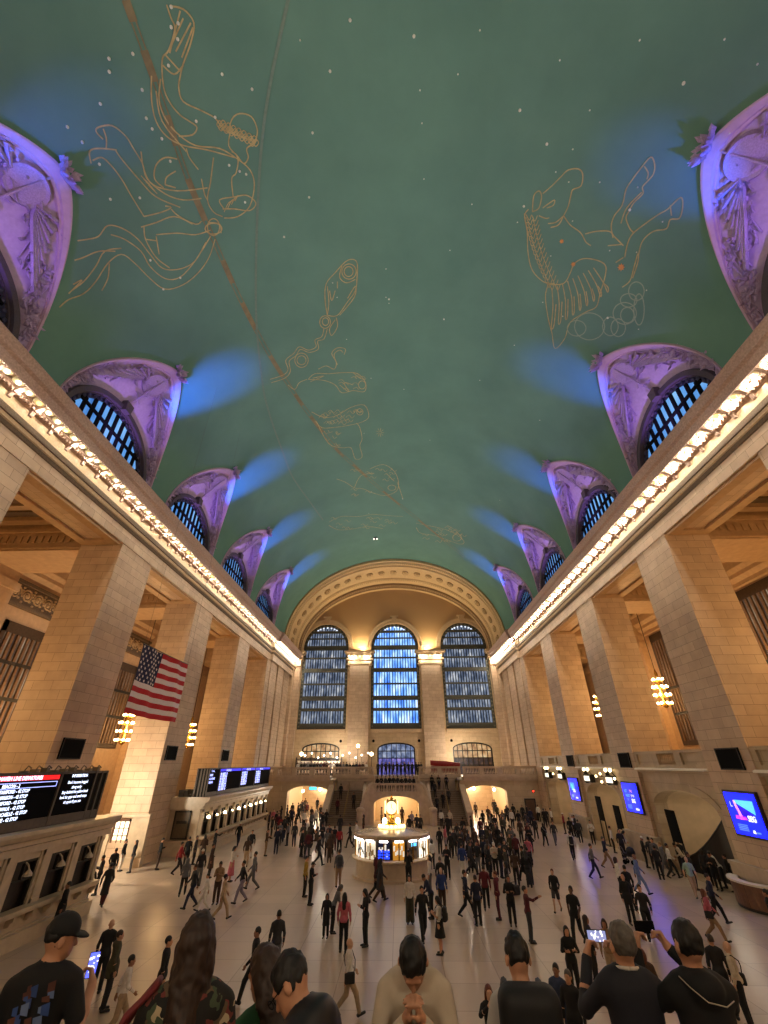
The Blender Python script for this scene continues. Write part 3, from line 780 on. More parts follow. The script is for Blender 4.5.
# bow fronted block between the flights
m = MB()
front = [(-4.25, 60.3), (-3.9, 60.6), (-3.3, 60.95), (-2.8, 61.0), (2.8, 61.0), (3.3, 60.95), (3.9, 60.6), (4.25, 60.3)]
tops = [1.5, 2.5, 3.75, 4.1, 4.1, 3.75, 2.5, 1.5]
wm = wallmesh([(-2.8, 0), (2.8, 0), (2.8, 3.1), (-2.8, 3.1)], [[(x, max(z, .005)) for x, z in seg_arch(-2.72, 2.66, 0, 1.95, 2.78, 20)]], lambda a, b, d: (a, 61.0+d, b), .7)
m.add(wm.v, wm.f)
for q in (0, 1, 2, 4, 5, 6):
    (xa, ya), (xb, yb) = front[q], front[q+1]
    m.add([(xa, ya, 0), (xb, yb, 0), (xb, yb, tops[q+1]), (xa, ya, tops[q]), (xa, ya+.5, tops[q]), (xb, yb+.5, tops[q+1])], [(0, 1, 2, 3), (3, 2, 5, 4)])
for sx in (-1, 1):
    pl = [(60.3, 0), (60.3, 1.5), (62.2, 2.5), (64.6, 3.7), (66.0, 4.1), (66.0, 0)]; xs = sorted((sx*3.95, sx*4.25)); m.prism(pl, 'x', *xs)
    m.lathe([(.42, 0), (.42, 1.35), (.5, 1.4), (.5, 1.6), (.3, 1.75)], sx*4.25, 60.1, 10)
m.box(-3.95, 3.95, 61.7, 66.0, 2.9, 3.1); m.box(-4.25, 4.25, 66.0, 67.7, 2.9, 3.1); m.box(-3.0, 3.0, 67.7, 69.6, 2.9, 3.1)
for j in range(9): m.box(-3.0, 3.0, 66.8+j*.3, 69.6, 3.1+j*.172, 3.1+(j+1)*.172)
blk = struct(m.build('stair_block', marble), 'bow fronted marble block with arched niche between the two flights')
m = MB(); balustrade(m, (-2.8, 61.15), (2.8, 61.15), 3.05, 1.05, 5.6)
for sx in (-1, 1):
    cp = [(sx*2.8, 61.15, 4.1), (sx*3.3, 61.05, 3.85), (sx*3.9, 60.75, 2.62), (sx*4.25, 60.35, 1.6)]; m.tube(cp, .2, 8)
struct(m.build('balustrade', marble), 'balustrade and curving copings on top of the stair block')
m = MB(); m.box(-2.95, -2.75, 61.7, 66, 0, 2.9); m.box(2.7, 2.9, 61.7, 66, 0, 2.9); m.box(-2.95, 2.9, 66, 66.2, 0, 2.9)
struct(m.build('wall_niche', pass_m), 'lit back of the arched niche between the stairs')
# brown door and exit light at the right corner
d_ = empty('door_4', (16.9, YB+.2, 0)); struct(d_, 'small brown door at the far right corner under the balcony')
m = MB(); m.box(-.55, .55, -.12, 0, 0, 2.15); m.build('leaf', plain('brown_door', '5A3A22', .5, noise=.15), d_)
m = MB(); m.box(-.68, -.55, -.16, 0, 0, 2.28); m.box(.55, .68, -.16, 0, 0, 2.28); m.box(-.68, .68, -.16, 0, 2.15, 2.28); m.build('frame', dark_bronze, d_)
e_ = empty('exit_lamp', (17.5, YB+.05, 3.05)); tag(e_, 'small red lamp on the wall above the brown door', 'lamp')
m = MB(); m.box(-.12, .12, 0, .15, -.14, .14); m.build('housing', black_m, e_); m = MB(); m.ball((0, -.03, 0), .09); m.build('lens', glow('red_lens', 'FF3020', 6), e_)

# ------------------------------------------------------------------ right hand lower wall: ledge, balustrade, arched ramps
bright_m = plain('ramp_plaster', 'CDB795', .6, noise=.08, scale=2)
for k in range(0, 5):
    a, b = YO[k], YO[k]+OPEN; c = (a+b)/2; nm = ordn[k]
    hole = [(y, max(z, .005)) for y, z in seg_arch(c-3.55, c+3.55, 0, 3.55, 4.62, 18)]
    m = wallmesh([(a, 0), (b, 0), (b, 5.75), (a, 5.75)], [hole], lambda p, q, d: (18.55+d, p, q), .9)
    # voussoir band
    m.grid([[(18.55-d, c-(3.55+g)*math.cos(PI*i/18), 3.55+(1.07+g)*math.sin(PI*i/18)) for i in range(19)] for g, d in ((0, 0), (0, .05), (.45, .05), (.45, 0))])
    m.box(18.35, 18.7, a, b, 5.55, 5.70)
    wl = struct(m.build('wall_right_arch', stone2), 'lower right wall with a broad arch, %s bay' % nm)
    m = MB(); m.prism([(18.1, 5.72), (18.1, 5.80), (18.25, 5.85), (18.7, 5.85), (18.7, 5.70)], 'y', a, b); m.build('ledge', plain('lit_ledge_marble', 'F2E8D8', .3, noise=.04), wl)  # light caught along the ledge is put into this paler marble colour
    m = MB(); z0 = 5.85
    m.box(18.4, 18.75, a, b, z0, z0+.2); m.box(18.35, 18.8, a, b, z0+.85, z0+1.02)
    for q in range(4):
        yy = a+(b-a)*q/3; m.box(18.38, 18.78, max(a, yy-.35), min(b, yy+.35), z0, z0+.9)
    for q in range(3):
        ya, yb = a+(b-a)*q/3+.35, a+(b-a)*(q+1)/3-.35
        if q != 1: m.box(18.5, 18.7, ya, yb, z0+.2, z0+.85)
        else:
            for j in range(9): m.lathe([(.06, z0+.2), (.1, z0+.36), (.06, z0+.5), (.04, z0+.66), (.08, z0+.85)], 18.58, ya+(yb-ya)*(j+.5)/9, 6)
    struct(m.build('balustrade', stone2), 'gallery balustrade above the %s right hand arch' % nm)
    # recess: side walls, rounded back wall, vault
    m = MB(); R_ = 3.6; rows = []
    for z in (0, 1.2, 2.4, 3.55): rows.append([(19.4+2.9*math.sin(PI*i/16), c-R_*math.cos(PI*i/16), z) for i in range(17)])
    for t in (20, 40, 60, 78, 90):
        s_ = math.cos(math.radians(t)); h_ = math.sin(math.radians(t)); rows.append([(19.4+2.9*s_*math.sin(PI*i/16), c-R_*s_*math.cos(PI*i/16), 3.55+1.07*h_) for i in range(17)])
    m.grid(rows); m.box(18.6, XW, a, b, 5.5, 5.75)
    struct(m.build('wall_right_niche', bright_m, smooth=True), 'rounded plaster back of the %s right hand arch' % nm)
# low marble kerb and pedestals along the right wall
m = MB()
for k in range(0, 4):
    m.box(18.0, 18.5, YO[k]+OPEN-.35, YO[k+1]+.35, 0, 1.55); m.box(17.95, 18.5, YO[k]+OPEN-.4, YO[k+1]+.4, 1.55, 1.68)
struct(m.build('baseboard_right', counter_stone), 'marble pedestals at the feet of the right hand piers')

# tall dark panels inside the arches
for k, yy, z0, z1 in ((2, 34.9, 1.72, 3.45), (3, 46.65, 1.75, 3.55), (3, 43.2, 1.5, 3.1)):
    t = empty('banner_panel', (18.36, yy, 0)); tag(t, {34.9: 'tall black panel standing in the arch beside the biggest blue screen', 46.65: 'tall black panel in the arch between the two farther blue screens', 43.2: 'narrow black panel beside the middle blue screen'}[yy], 'panel')
    m = MB(); m.box(-.04, .04, -.55, .55, z0, z1); m.build('face', black_m, t)
    m = MB(); m.box(-.05, .05, -.55, -.49, 0, z0); m.box(-.05, .05, .49, .55, 0, z0); m.box(-.14, .14, -.58, .58, 0, .05); m.build('stand', dark_bronze, t)

# ------------------------------------------------------------------ blue poster screens on the right hand piers
def MR(x, y, z): return Matrix(((0, 0, -1, x), (-1, 0, 0, y), (0, 1, 0, z), (0, 0, 0, 1)))    # text plane facing -X
def ML(x, y, z): return Matrix(((0, 0, 1, x), (1, 0, 0, y), (0, 1, 0, z), (0, 0, 0, 1)))      # text plane facing +X
scr_blue = glow('screen_blue', '0A1CF0', 4.5, '0410FF'); scr_white = glow('screen_white', 'E8EEFF', 1.5); scr_cyan = glow('screen_cyan', '58C0FF', 1.3)
scr_pink = glow('screen_pink', 'FF9CE8', 1.4); scr_mag = glow('screen_magenta', 'E040F0', 1.2); scr_pale = glow('screen_pale_blue', '5C8CFF', 1.1); scr_indigo = glow('screen_indigo', '2A08C8', 1.1)
SCREENS = [(27.1, 1.14, 'nearest blue poster screen on the right piers showing a lighthouse'), (39.4, 1.18, 'middle blue poster screen on the right piers with lines of writing'), (51.7, 1.22, 'farthest and smallest blue poster screen on the right piers')]
for i, (yc, hwid, lb) in enumerate(SCREENS):
    t = empty('poster_screen', (18.24, yc, 2.97)); tag(t, lb, 'screen')
    H_ = 1.81
    m = MB(); m.box(-.1, .08, -hwid-.1, hwid+.1, -.1, H_+.1); m.build('housing', plain('screen_frame', '3A2E34', .4, metal=.4, noise=.1), t)
    m = MB(); m.add([(-.115, hwid, 0), (-.115, -hwid, 0), (-.115, -hwid, H_), (-.115, hwid, H_)], [(0, 1, 2, 3)]); m.build('display', scr_blue, t)
    def flat(name, pts, mt):        # pts: (right, up) measured from the screen's lower left
        q = MB(); q.add([(-.125, hwid-a, b) for a, b in pts], [tuple(range(len(pts)))]); q.build(name, mt, t)
    w = 2*hwid
    if i == 0:
        flat('sky_panel', [(.55*1, .72), (.72, 1.35), (1.75, .95), (1.75, .72)], scr_indigo)
        flat('beam', [(.68, 1.50), (.62, 1.40), (1.95, .92), (2.02, 1.50)], scr_cyan)
        flat('ground', [(.36, .66), (.42, .82), (1.15, .80), (1.22, .66)], scr_mag)
        flat('tower', [(.70, .66), (.56, 1.47), (.68, 1.49), (.98, .66)], scr_pink)
        textmesh('lettering', 'L', .34, scr_white, t, MR(-.13, hwid-.26, 1.18)); textmesh('lettering', 'SEG', .34, scr_white, t, MR(-.13, hwid-1.28, .62), bold=.012)
        for q in range(4): flat('small_print', [(.33, .18+q*.075), (.33, .22+q*.075), (1.05, .22+q*.075), (1.05, .18+q*.075)], scr_pale)
        flat('logo', [(1.3, .14), (1.34, .26), (1.47, .26), (1.50, .12)], scr_white); flat('logo_bar', [(1.55, .14), (1.55, .21), (1.85, .21), (1.85, .14)], scr_pale)
    elif i == 1:
        textmesh('lettering', 'LET', .26, scr_cyan, t, MR(-.13, hwid-.3, 1.22)); textmesh('lettering', 'THE', .22, scr_pink, t, MR(-.13, hwid-1.1, 1.24)); textmesh('lettering', 'NEXT', .26, scr_cyan, t, MR(-.13, hwid-.35, .92))
        textmesh('lettering', 'STOP', .22, scr_white, t, MR(-.13, hwid-1.2, .94)); textmesh('lettering', 'BE', .22, scr_pale, t, MR(-.13, hwid-.5, .68)); textmesh('lettering', 'SEG', .34, scr_white, t, MR(-.13, hwid-1.15, .58), bold=.01)
        for q in range(4): flat('small_print', [(.3, .18+q*.07), (.3, .22+q*.07), (.95, .22+q*.07), (.95, .18+q*.07)], scr_pale)
        flat('logo', [(1.5, .14), (1.5, .26), (2.0, .24), (2.0, .14)], scr_white)
    else:
        flat('picture', [(.3, .98), (.3, 1.45), (1.5, 1.45), (1.5, .98)], glow('screen_azure', '2E8CFF', 1.3)); flat('figure', [(.6, .8), (.7, 1.3), (1.1, 1.25), (1.15, .8)], scr_cyan)
        textmesh('lettering', 'SEG', .36, scr_white, t, MR(-.13, hwid-1.0, .66), bold=.01); flat('small_print', [(.35, .18), (.35, .4), (.9, .4), (.9, .18)], scr_pale); flat('logo', [(1.4, .14), (1.4, .25), (1.95, .25), (1.95, .14)], scr_white)
# square black loudspeaker panels on the piers
for side, ys, z0, z1 in ((1, (26.9, 39.2, 51.5), 5.82, 6.85), (-1, (26.9, 39.1, 51.6), 6.46, 7.5)):
    for i, yc in enumerate(ys):
        t = empty('speaker_panel', (side*(A-.02), yc, z0)); tag(t, '%s black square panel high on the %s hand piers' % (['nearest', 'second', 'third'][i], 'right' if side > 0 else 'left'), 'panel')
        m = MB(); m.box(*sorted((0, -side*.08)), -.92, .92, 0, z1-z0); m.build('cabinet', black_m, t)
        m = MB(); xs = sorted((-side*.08, -side*.1)); m.box(*xs, -.92, .92, 0, .06); m.box(*xs, -.92, .92, z1-z0-.06, z1-z0); m.box(*xs, -.92, -.86, .06, z1-z0-.06); m.box(*xs, .86, .92, .06, z1-z0-.06); m.build('rim', dark_bronze, t)

# lit gate signs under the right ledge
for i, (yc, nm) in enumerate(((59.7, 'farthest'), (55.0, 'second farthest'), (47.3, 'third farthest'), (42.4, 'nearest'))):
    t = empty('gate_sign', (18.15, yc, 4.72)); tag(t, '%s of the four lit white signs hung below the right gallery' % nm, 'sign')
    m = MB(); m.box(-.15, .3, -.75, .75, -.12, .5); m.build('case', dark_bronze, t)
    m = MB(); m.box(-.17, -.15, -.62, .62, 0, .38); m.build('panel', glow('sign_white', 'FFF4DC', 1.3), t)
    m = MB(); m.box(.0, .3, .8, .9, -.2, .9); m.build('bracket', dark_bronze, t)
    for yy in (-.5, .4): m = MB(); m.tube([(.2, yy, .5), (-.1, yy, .85)], .03, 6); m.build('lamp_arm', dark_bronze, t)
    for yy in (-.5, .4):
        m = MB(); m.ball((-.12, yy, .9), .14, 8, 6); m.build('bulb', glow('sign_bulb', 'FFE8B0', 6), t, True)
# small wall bracket lamps between them
for i, (yc, z) in enumerate(((57.2, 4.95), (45.0, 5.0), (44.0, 4.6), (41.3, 4.9), (44.0, 5.2))):
    t = empty('wall_lamp', (18.1, yc, z)); tag(t, 'small bright wall lamp, %s from the right end below the gallery' % ['fifth', 'fourth', 'lower second', 'first', 'upper third'][i], 'lamp')
    m = MB(); m.tube([(.2, 0, -.1), (-.05, 0, -.05), (-.1, 0, .05)], .025, 6); m.build('bracket', dark_bronze, t); m = MB(); m.ball((-.1, 0, .14), .1, 8, 6); m.build('globe', glow('sign_bulb', 'FFE8B0', 6), t, True)

# ------------------------------------------------------------------ left hand ticket counters with departure boards
lit_bulb = glow('counter_bulb', 'FFE2B0', 16)
def ticket_counter(name, y0, y1, xf, label, ws, nwin, lit):
    t = empty(name, (xf, y0, 0)); tag(t, label, 'counter')
    L = y1-y0; xb = -18.25-xf
    m = MB(); m.box(xb, 0, 0, L, .55, 1.15); m.box(xb, .28, -.05, L+.05, 0, .5); m.box(xb, .12, -.02, L+.02, .5, .56); m.build('base', counter_stone, t)
    m = MB(); m.box(-.05, .42, 0, L, 1.15, 1.28); m.box(-.05, .36, 0, L, 1.08, 1.15); m.build('ledge', counter_stone, t)
    q = .6
    while q < L: m = MB(); m.prism([(-.02, .74), (.16, .76), (.2, .88), (.3, .92), (.3, 1.09), (-.02, 1.09)], 'y', q-.06, q+.06); m.build('ledge_bracket', counter_stone, t); q += 1.02
    m = MB(); m.sheet([(0, 3.05), (.1, 3.05), (.1, 3.3), (.22, 3.35), (.22, 3.5), (.42, 3.58), (.5, 3.74), (.5, 3.86), (xb, 3.86)], 'y', -.4, L+.4)
    for yy in (-.4, L+.4): m.add([(a, yy, b) for a, b in ((xb, 3.05), (.1, 3.05), (.1, 3.3), (.22, 3.35), (.22, 3.5), (.42, 3.58), (.5, 3.74), (.5, 3.86), (xb, 3.86))], [tuple(range(9))])
    m.build('cornice', counter_stone, t)
    w = L/nwin
    for i in range(nwin+1):
        m = MB(); yy = i*w; a, b = max(0, yy-.36), min(L, yy+.36); m.box(-.1, .0, a, b, 1.28, 3.05); a, b = max(0, yy-.22), min(L, yy+.22); m.box(0, .07, a, b, 1.28, 3.05); m.box(0, .1, a, b, 2.85, 3.05); m.box(0, .1, a, b, 1.28, 1.42); m.build('pilaster', counter_stone, t)
    m = MB(); m.box(xb, -.35, 0, L, 1.15, 3.06)
    m.build('back_panel', plain('counter_dark_interior', '2A2018', .6, noise=.3, scale=3), t)
    m = MB(); m.box(xb, -.1, -.02, .0, 1.15, 3.05); m.box(xb, -.1, L, L+.02, 1.15, 3.05); m.box(xb, -.05, 0, L, 2.8, 3.06); 
    for xx in (-.35, -1.2, -2.0, -2.75): m.box(xx-.15, xx+.15, -.09, 0, 1.15, 3.05)
    m.build('end_wall', counter_stone, t)
    for i in range(nwin):
        a, b = i*w+.36, (i+1)*w-.36; c = (a+b)/2
        g = empty('ticket_window', (0, 0, 0)); g.parent = t
        m = MB(); m.box(-.2, -.08, a, a+.07, 1.28, 2.8); m.box(-.2, -.08, b-.07, b, 1.28, 2.8); m.box(-.2, -.08, a, b, 2.7, 2.8); m.box(-.2, -.08, a, b, 2.1, 2.16); m.box(-.2, -.08, c-.02, c+.02, 2.1, 2.7)
        m.build('grille', dark_bronze, g)
        m = MB(); m.tube([(-.1, c, 2.72), (.05, c, 2.62), (.12, c, 2.5)], .03, 6); m.lathe([(.03, 2.5), (.16, 2.36), (.18, 2.28), (.05, 2.3)], .13, c, 8)
        m.build('shade_lamp', plain('counter_lampshade', 'B8A890', .5), g)
        if lit:
            m = MB(); m.ball((.16, c, 2.42), .15 if i % 2 == 0 else .10, 8, 6); m.build('bulb', lit_bulb, g, True)
    return t
NC = ticket_counter('ticket_counter', 7.0, 27.0, -15.1, 'near marble ticket counter on the left below the red headed board', None, 10, False)
FC = ticket_counter('ticket_counter', 41.3, 60.4, -15.6, 'far marble ticket counter on the left with glowing lamps', None, 10, True)
# dark framed opening in the end of the far counter
m = MB()
m.box(-2.1, -1.0, -.14, -.08, 1.15, 2.85); e = m.build('side_hatch', plain('hatch_dark', '54442F', .5, noise=.2), FC)
m = MB(); m.box(-2.2, -2.1, -.2, -.08, 1.1, 2.95); m.box(-1.0, -.9, -.2, -.08, 1.1, 2.95); m.box(-2.2, -.9, -.2, -.08, 2.85, 2.95); m.box(-2.2, -.9, -.2, -.08, 1.1, 1.2); m.box(-1.95, -1.15, -.19, -.13, 2.1, 2.3); m.build('hatch_frame', dark_bronze, FC)
m = MB(); m.box(-2.9, -.2, -.16, -.02, 0, .9); m.box(-2.9, .1, -.2, 0, .9, 1.0); m.build('end_dado', counter_stone, FC)
m = MB(); rnd = random.Random(5)
for i in range(12):
    x, y, s_ = rnd.uniform(-2.4, -1.45), rnd.uniform(.3, 1.6)*1.0, rnd.uniform(.12, .25); m.box(x-s_, x+s_, y-s_*.6, y+s_*.6, 3.86, 3.86+rnd.uniform(.12, .5))
tag(m.build('equipment_box', plain('grey_equipment', '5C5A54', .5, noise=.3)), 'jumble of grey boxes lying on top of the far counter', 'boxes', kind='stuff').location = (-15.6, 41.3, 0)
board_m = plain('board_case', '14120F', .8, noise=.15, spec=.2)
board_f = plain('board_frame', '4A4038', .45, metal=.4, noise=.15)
scr_dark = plain('board_dark', '07070C', .9, noise=.05, spec=.1); txt_w = glow('board_text', 'E6ECFF', 2.2, 'D8E4FF'); red_g = glow('board_red', 'E01018', 1.25); txt_b = glow('board_text_blue', 'B4BCFF', 1.8, 'A8B4FF'); hdr_b = glow('board_header_blue', '1408D8', 1.2)
b1 = empty('departure_board', (-15.3, 10.0, 3.86)); tag(b1, 'large departure board with a red header on the near left counter', 'board')
m = MB(); m.box(-.75, 0, 0, 16.1, 0, 2.04); m.build('case', board_m, b1)
m = MB(); m.box(0, .05, 0, 16.1, 0, .36); m.box(0, .05, 0, 16.1, 1.96, 2.06)
for y_ in (3.0, 12.55, 15.1, 15.6, 16.05): m.box(0, .06, y_-.06, y_+.06, 0, 2.04)
m.build('frame', board_f, b1)
def rect(name, mt, par, x, ya, yb, za, zb):
    q = MB(); q.add([(x, ya, za), (x, yb, za), (x, yb, zb), (x, ya, zb)], [(0, 1, 2, 3)]); return q.build(name, mt, par)
rect('display', scr_dark, b1, .02, 3.1, 12.45, .36, 1.96); rect('display', scr_dark, b1, .02, 12.65, 15.0, .36, 1.96)
rect('red_header', red_g, b1, .03, 3.1, 12.42, 1.77, 1.94)
textmesh('heading', 'NEW HAVEN LINE DEPARTURES', .2, txt_w, b1, ML(.035, 11.35, 1.79), 'RIGHT', .004)
m = MB()
for a, b, c_, d in ((6, 12.36, 1.50, 1.52), (6, 12.36, 1.68, 1.70), (12.34, 12.36, 1.5, 1.7)): m.box(.03, .035, a, b, c_, d)
m.build('row_outline', txt_b, b1)
rows_ = ['BEACON - 2', 'STAMFORD - 42 STOP', 'HARRISON - 42 STOP', 'STAMFORD - 42 STOP', 'SO NORWALK - 42 STOP', 'NEW ROCHELLE - 42 STOP', 'RYE - 42 STOP']
ends = [10.2, 10.82, 10.8, 10.8, 10.85, 11.1, 10.7]
for i, (rw, ye) in enumerate(zip(rows_, ends)): textmesh('departure_row', rw, .17, txt_w, b1, ML(.035, ye, 1.54-.19*i), 'RIGHT', .004)
textmesh('heading', 'INFORMATION', .17, txt_w, b1, ML(.035, 13.85, 1.82), 'CENTER', .004)
for i, (ln) in enumerate(['Don\'t become bogged', 'along early', 'Stay behind the yellow band', 'look for gaps and small steps', 'sit apart if you can']): textmesh('notice_line', ln, .165, txt_w, b1, ML(.035, 13.85, 1.56-.195*i), 'CENTER', .003)
m = MB()
for i in range(9):
    y_ = 10.6+i*.62; m.box(-.5, -.2, y_-.1, y_+.1, 2.04, 2.12+.05*(i % 3)); m.tube([(-.35, y_, 2.1), (-.3, y_+.1, 2.3), (-.2, y_+.2, 2.2)], .03, 5)
m.build('cable_box', plain('board_clutter', '6A5F50', .6, noise=.3), b1)
b2 = empty('departure_board', (-15.7, 41.3, 3.86)); tag(b2, 'long departure board with blue white columns on the far left counter', 'board')
m = MB(); m.box(-1.0, 0, 0, 19.6, 0, 2.02); m.build('case', board_m, b2)
m = MB(); m.box(0, .05, 0, 19.6, 0, .3); m.box(0, .05, 0, 19.6, 1.95, 2.04)
for y_ in (.05, 2.5, 8.5, 13.3, 19.5): m.box(0, .06, y_-.06, y_+.06, 0, 2.02)
for x_ in (-.15, -.4, -.65, -.95): m.box(x_-.05, x_+.05, -.05, 0, 0, 2.02)
m.build('frame', board_f, b2)
for a, b in ((.1, 2.4), (2.6, 8.4), (8.6, 13.2), (13.4, 19.4)): rect('display', scr_dark, b2, .02, a, b, .32, 1.94)
for a, b in ((2.6, 8.4), (8.6, 13.2), (13.4, 19.4)): rect('blue_header', hdr_b, b2, .03, a, b, 1.76, 1.94)
textmesh('heading', 'TRAINS', .22, txt_b, b2, ML(.04, .45, 1.74))
for i, w_ in enumerate(('ARRIVE', 'ALL ABOARD', 'LEAVING')): textmesh('notice_line', w_, .21, txt_b, b2, ML(.04, .25, 1.45-i*.26), 'LEFT', .01)
for (a, hd, n_) in ((2.75, 'HARLEM LINE', 7), (8.8, 'HUDSON LINE', 6), (13.7, 'NEW HAVEN', 6)):
    textmesh('heading', hd, .22, txt_b, b2, ML(.04, a+1.3, 1.76), 'LEFT', .005)
    for i in range(n_): textmesh('departure_row', ['8:0%d  NORTH   2%d' % (i, i), '8:%d1 CRESTON 4%d' % (i, i), '8:%d4  SOUTHE  1%d' % (i+1, i)][i % 3], .22, txt_b, b2, ML(.04, a, 1.50-.195*i), 'LEFT', .016)

# panelled door on the pier by the far counter, lit from inside
d_ = empty('door_5', (-20.0, 37.71, 0)); struct(d_, 'glazed door lit from inside on the side of the second left pier')
m = MB(); m.box(-.62, -.5, -.12, 0, 0, 2.75); m.box(.5, .62, -.12, 0, 0, 2.75); m.box(-.62, .62, -.12, 0, 2.6, 2.75); m.box(-.5, .5, -.08, 0, 0, .75)
for x_ in (-.17, .17): m.box(x_-.025, x_+.025, -.1, 0, .75, 2.6)
for z_ in (1.3, 1.75, 2.2): m.box(-.5, .5, -.1, 0, z_-.025, z_+.025)
m.build('frame', plain('brown_door', '5A3A22', .5), d_)
m = MB(); m.box(-.5, .5, -.05, -.02, .75, 2.6); m.build('panes', glow('door_panes', 'FFF2D8', 1.0), d_)
m = MB(); m.box(-21.4, -20.7, 37.45, 37.75, 0, 2.85); m.box(-19.3, -18.0, 37.45, 37.75, 0, 2.85); m.box(-21.4, -17.95, 37.35, 37.75, 2.85, 3.05); m.box(-19.3, -17.9, 37.3, 37.75, 0, .55)
struct(m.build('baseboard_left', counter_stone), 'stone pedestal around the lit door on the left')

# ------------------------------------------------------------------ information booth with the four faced clock
IX, IY = -.2, 35.4
brass = plain('polished_brass', 'C89C48', .25, metal=.9, noise=.05)
t = empty('information_booth', (IX, IY, 0)); tag(t, 'round marble information booth in the middle of the floor', 'booth')
m = MB(); m.lathe([(2.6, 0), (2.6, .12), (2.42, .14), (2.36, .2), (2.36, .86), (2.42, .9)], 0, 0, 40); m.build('base', counter_stone, t)
m = MB(); m.lathe([(2.4, .9), (2.62, .93), (2.66, .99), (2.62, 1.05), (2.2, 1.07)], 0, 0, 40); m.build('counter_top', plain('booth_counter', 'D8C4A4', .2), t, True)
m = MB(); m.lathe([(2.15, 1.05), (2.15, 2.05)], 0, 0, 24); m.build('core', plain('booth_interior', '35291E', .6, noise=.3), t)
m = MB()
for i in range(16):
    a = 2*PI*(i+.5)/16; m.tube([(2.42*math.cos(a), 2.42*math.sin(a), 1.05), (2.42*math.cos(a), 2.42*math.sin(a), 2.1)], .045, 6)
m.build('mullions', brass, t)
m = MB(); m.lathe([(2.3, 2.05), (2.5, 2.05), (2.56, 2.1), (2.56, 2.2), (2.4, 2.25), (1.7, 2.36), (1.1, 2.42), (.95, 2.45)], 0, 0, 40); m.build('roof', plain('booth_roof', 'A08870', .25, metal=.3, noise=.2), t, True)
cols_ = [('booth_pale', 'D8CCB4', .8), ('booth_white', 'F0E4D0', 1.0), ('booth_navy', '0A1030', .1), ('booth_amber', 'B8802C', .7), ('booth_dim', '5A4630', .35), ('booth_bright', 'F8F0E0', 1.25)]
for i in range(16):
    a0, a1 = 2*PI*(i-.40)/16-PI/2+.196, 2*PI*(i+.40)/16-PI/2+.196; nm, hx, st = cols_[{14: 0, 15: 1, 0: 3, 1: 4, 2: 5, 13: 5, 3: 1, 12: 1}.get(i, 4)] if i != 15 else cols_[2]
    R_ = 2.36; m = MB(); m.add([(R_*math.cos(a), R_*math.sin(a), z) for a, z in ((a0, 1.08), (a1, 1.08), (a1, 1.98), (a0, 1.98))], [(0, 1, 2, 3)])
    pn = m.build('window_pane', glow(nm, hx, st), t)
    m = MB(); rnd = random.Random(i)
    for q in range(7):
        aa = lerp(a0, a1, .04+.13*q); zz = rnd.uniform(1.1, 1.6); dz = rnd.uniform(.12, .32); R2 = 2.38; m.add([(R2*math.cos(x), R2*math.sin(x), z) for x, z in ((aa, zz), (aa+.045, zz), (aa+.045, zz+dz), (aa, zz+dz))], [(0, 1, 2, 3)])
    m.build('leaflets', glow('leaflet_%d' % (i % 3), ['D8D0C0', '3A3430', '8C7448'][i % 3], [.8, .05, .3][i % 3]), pn)
    am = (a0+a1)/2; m = MB(); m.box(-.26, .26, -.06, .06, -.05, .05); m.xform(Matrix.Translation((2.44*math.cos(am), 2.44*math.sin(am), 2.0)) @ Matrix.Rotation(am+PI/2, 4, 'Z')); m.build('strip_lamp', glow('strip_white', 'FFF6F0', 6), t)
# blue timetable screen in the front pane
am = 2*PI*15/16-PI/2+.196
for q in range(3):
    for w_, x0_, x1_ in ((0, -.36, -.16), (1, -.12, .36)):
        m = MB(); m.box(x0_, x1_, -.005, .005, 0, .1); m.xform(Matrix.Translation((2.40*math.cos(am), 2.40*math.sin(am), 1.15+.15*q)) @ Matrix.Rotation(am+PI/2, 4, 'Z')); m.build('timetable_screen', glow('timetable_blue', '2848FF', 1.8, '1C40FF'), t)
m = MB(); m.box(-.2, .2, -.005, .005, 0, .16); am2 = 2*PI*1.1/16-PI/2+.196; m.xform(Matrix.Translation((2.40*math.cos(am2), 2.40*math.sin(am2), 1.72)) @ Matrix.Rotation(am2+PI/2, 4, 'Z')); m.build('cyan_screen', scr_cyan, t)
m = MB(); m.lathe([(.95, 2.42), (.95, 2.52), (.8, 2.56), (.78, 2.62)], 0, 0, 16); m.build('lit_plinth', glow('plinth_glow', 'FFD890', 1.6), t)
m = MB(); m.lathe([(.55, 2.62), (.5, 2.75), (.22, 2.85), (.14, 3.0), (.2, 3.12), (.26, 3.2)], 0, 0, 14); m.build('pedestal', brass, t, True)
ck = empty('clock', (0, 0, 3.6)); ck.parent = t
m = MB(); m.ball((0, 0, 0), (.40, .40, .44), 16, 10); m.lathe([(.1, .42), (.13, .48), (.05, .56), (.07, .62), (.01, .72)], 0, 0, 10)
for a in range(4): m.tube([(.42*math.cos(a*PI/2+PI/4), .42*math.sin(a*PI/2+PI/4), -.4), (.46*math.cos(a*PI/2+PI/4), .46*math.sin(a*PI/2+PI/4), 0), (.36*math.cos(a*PI/2+PI/4), .36*math.sin(a*PI/2+PI/4), .44)], .05, 6)
m.build('case', brass, ck, True)
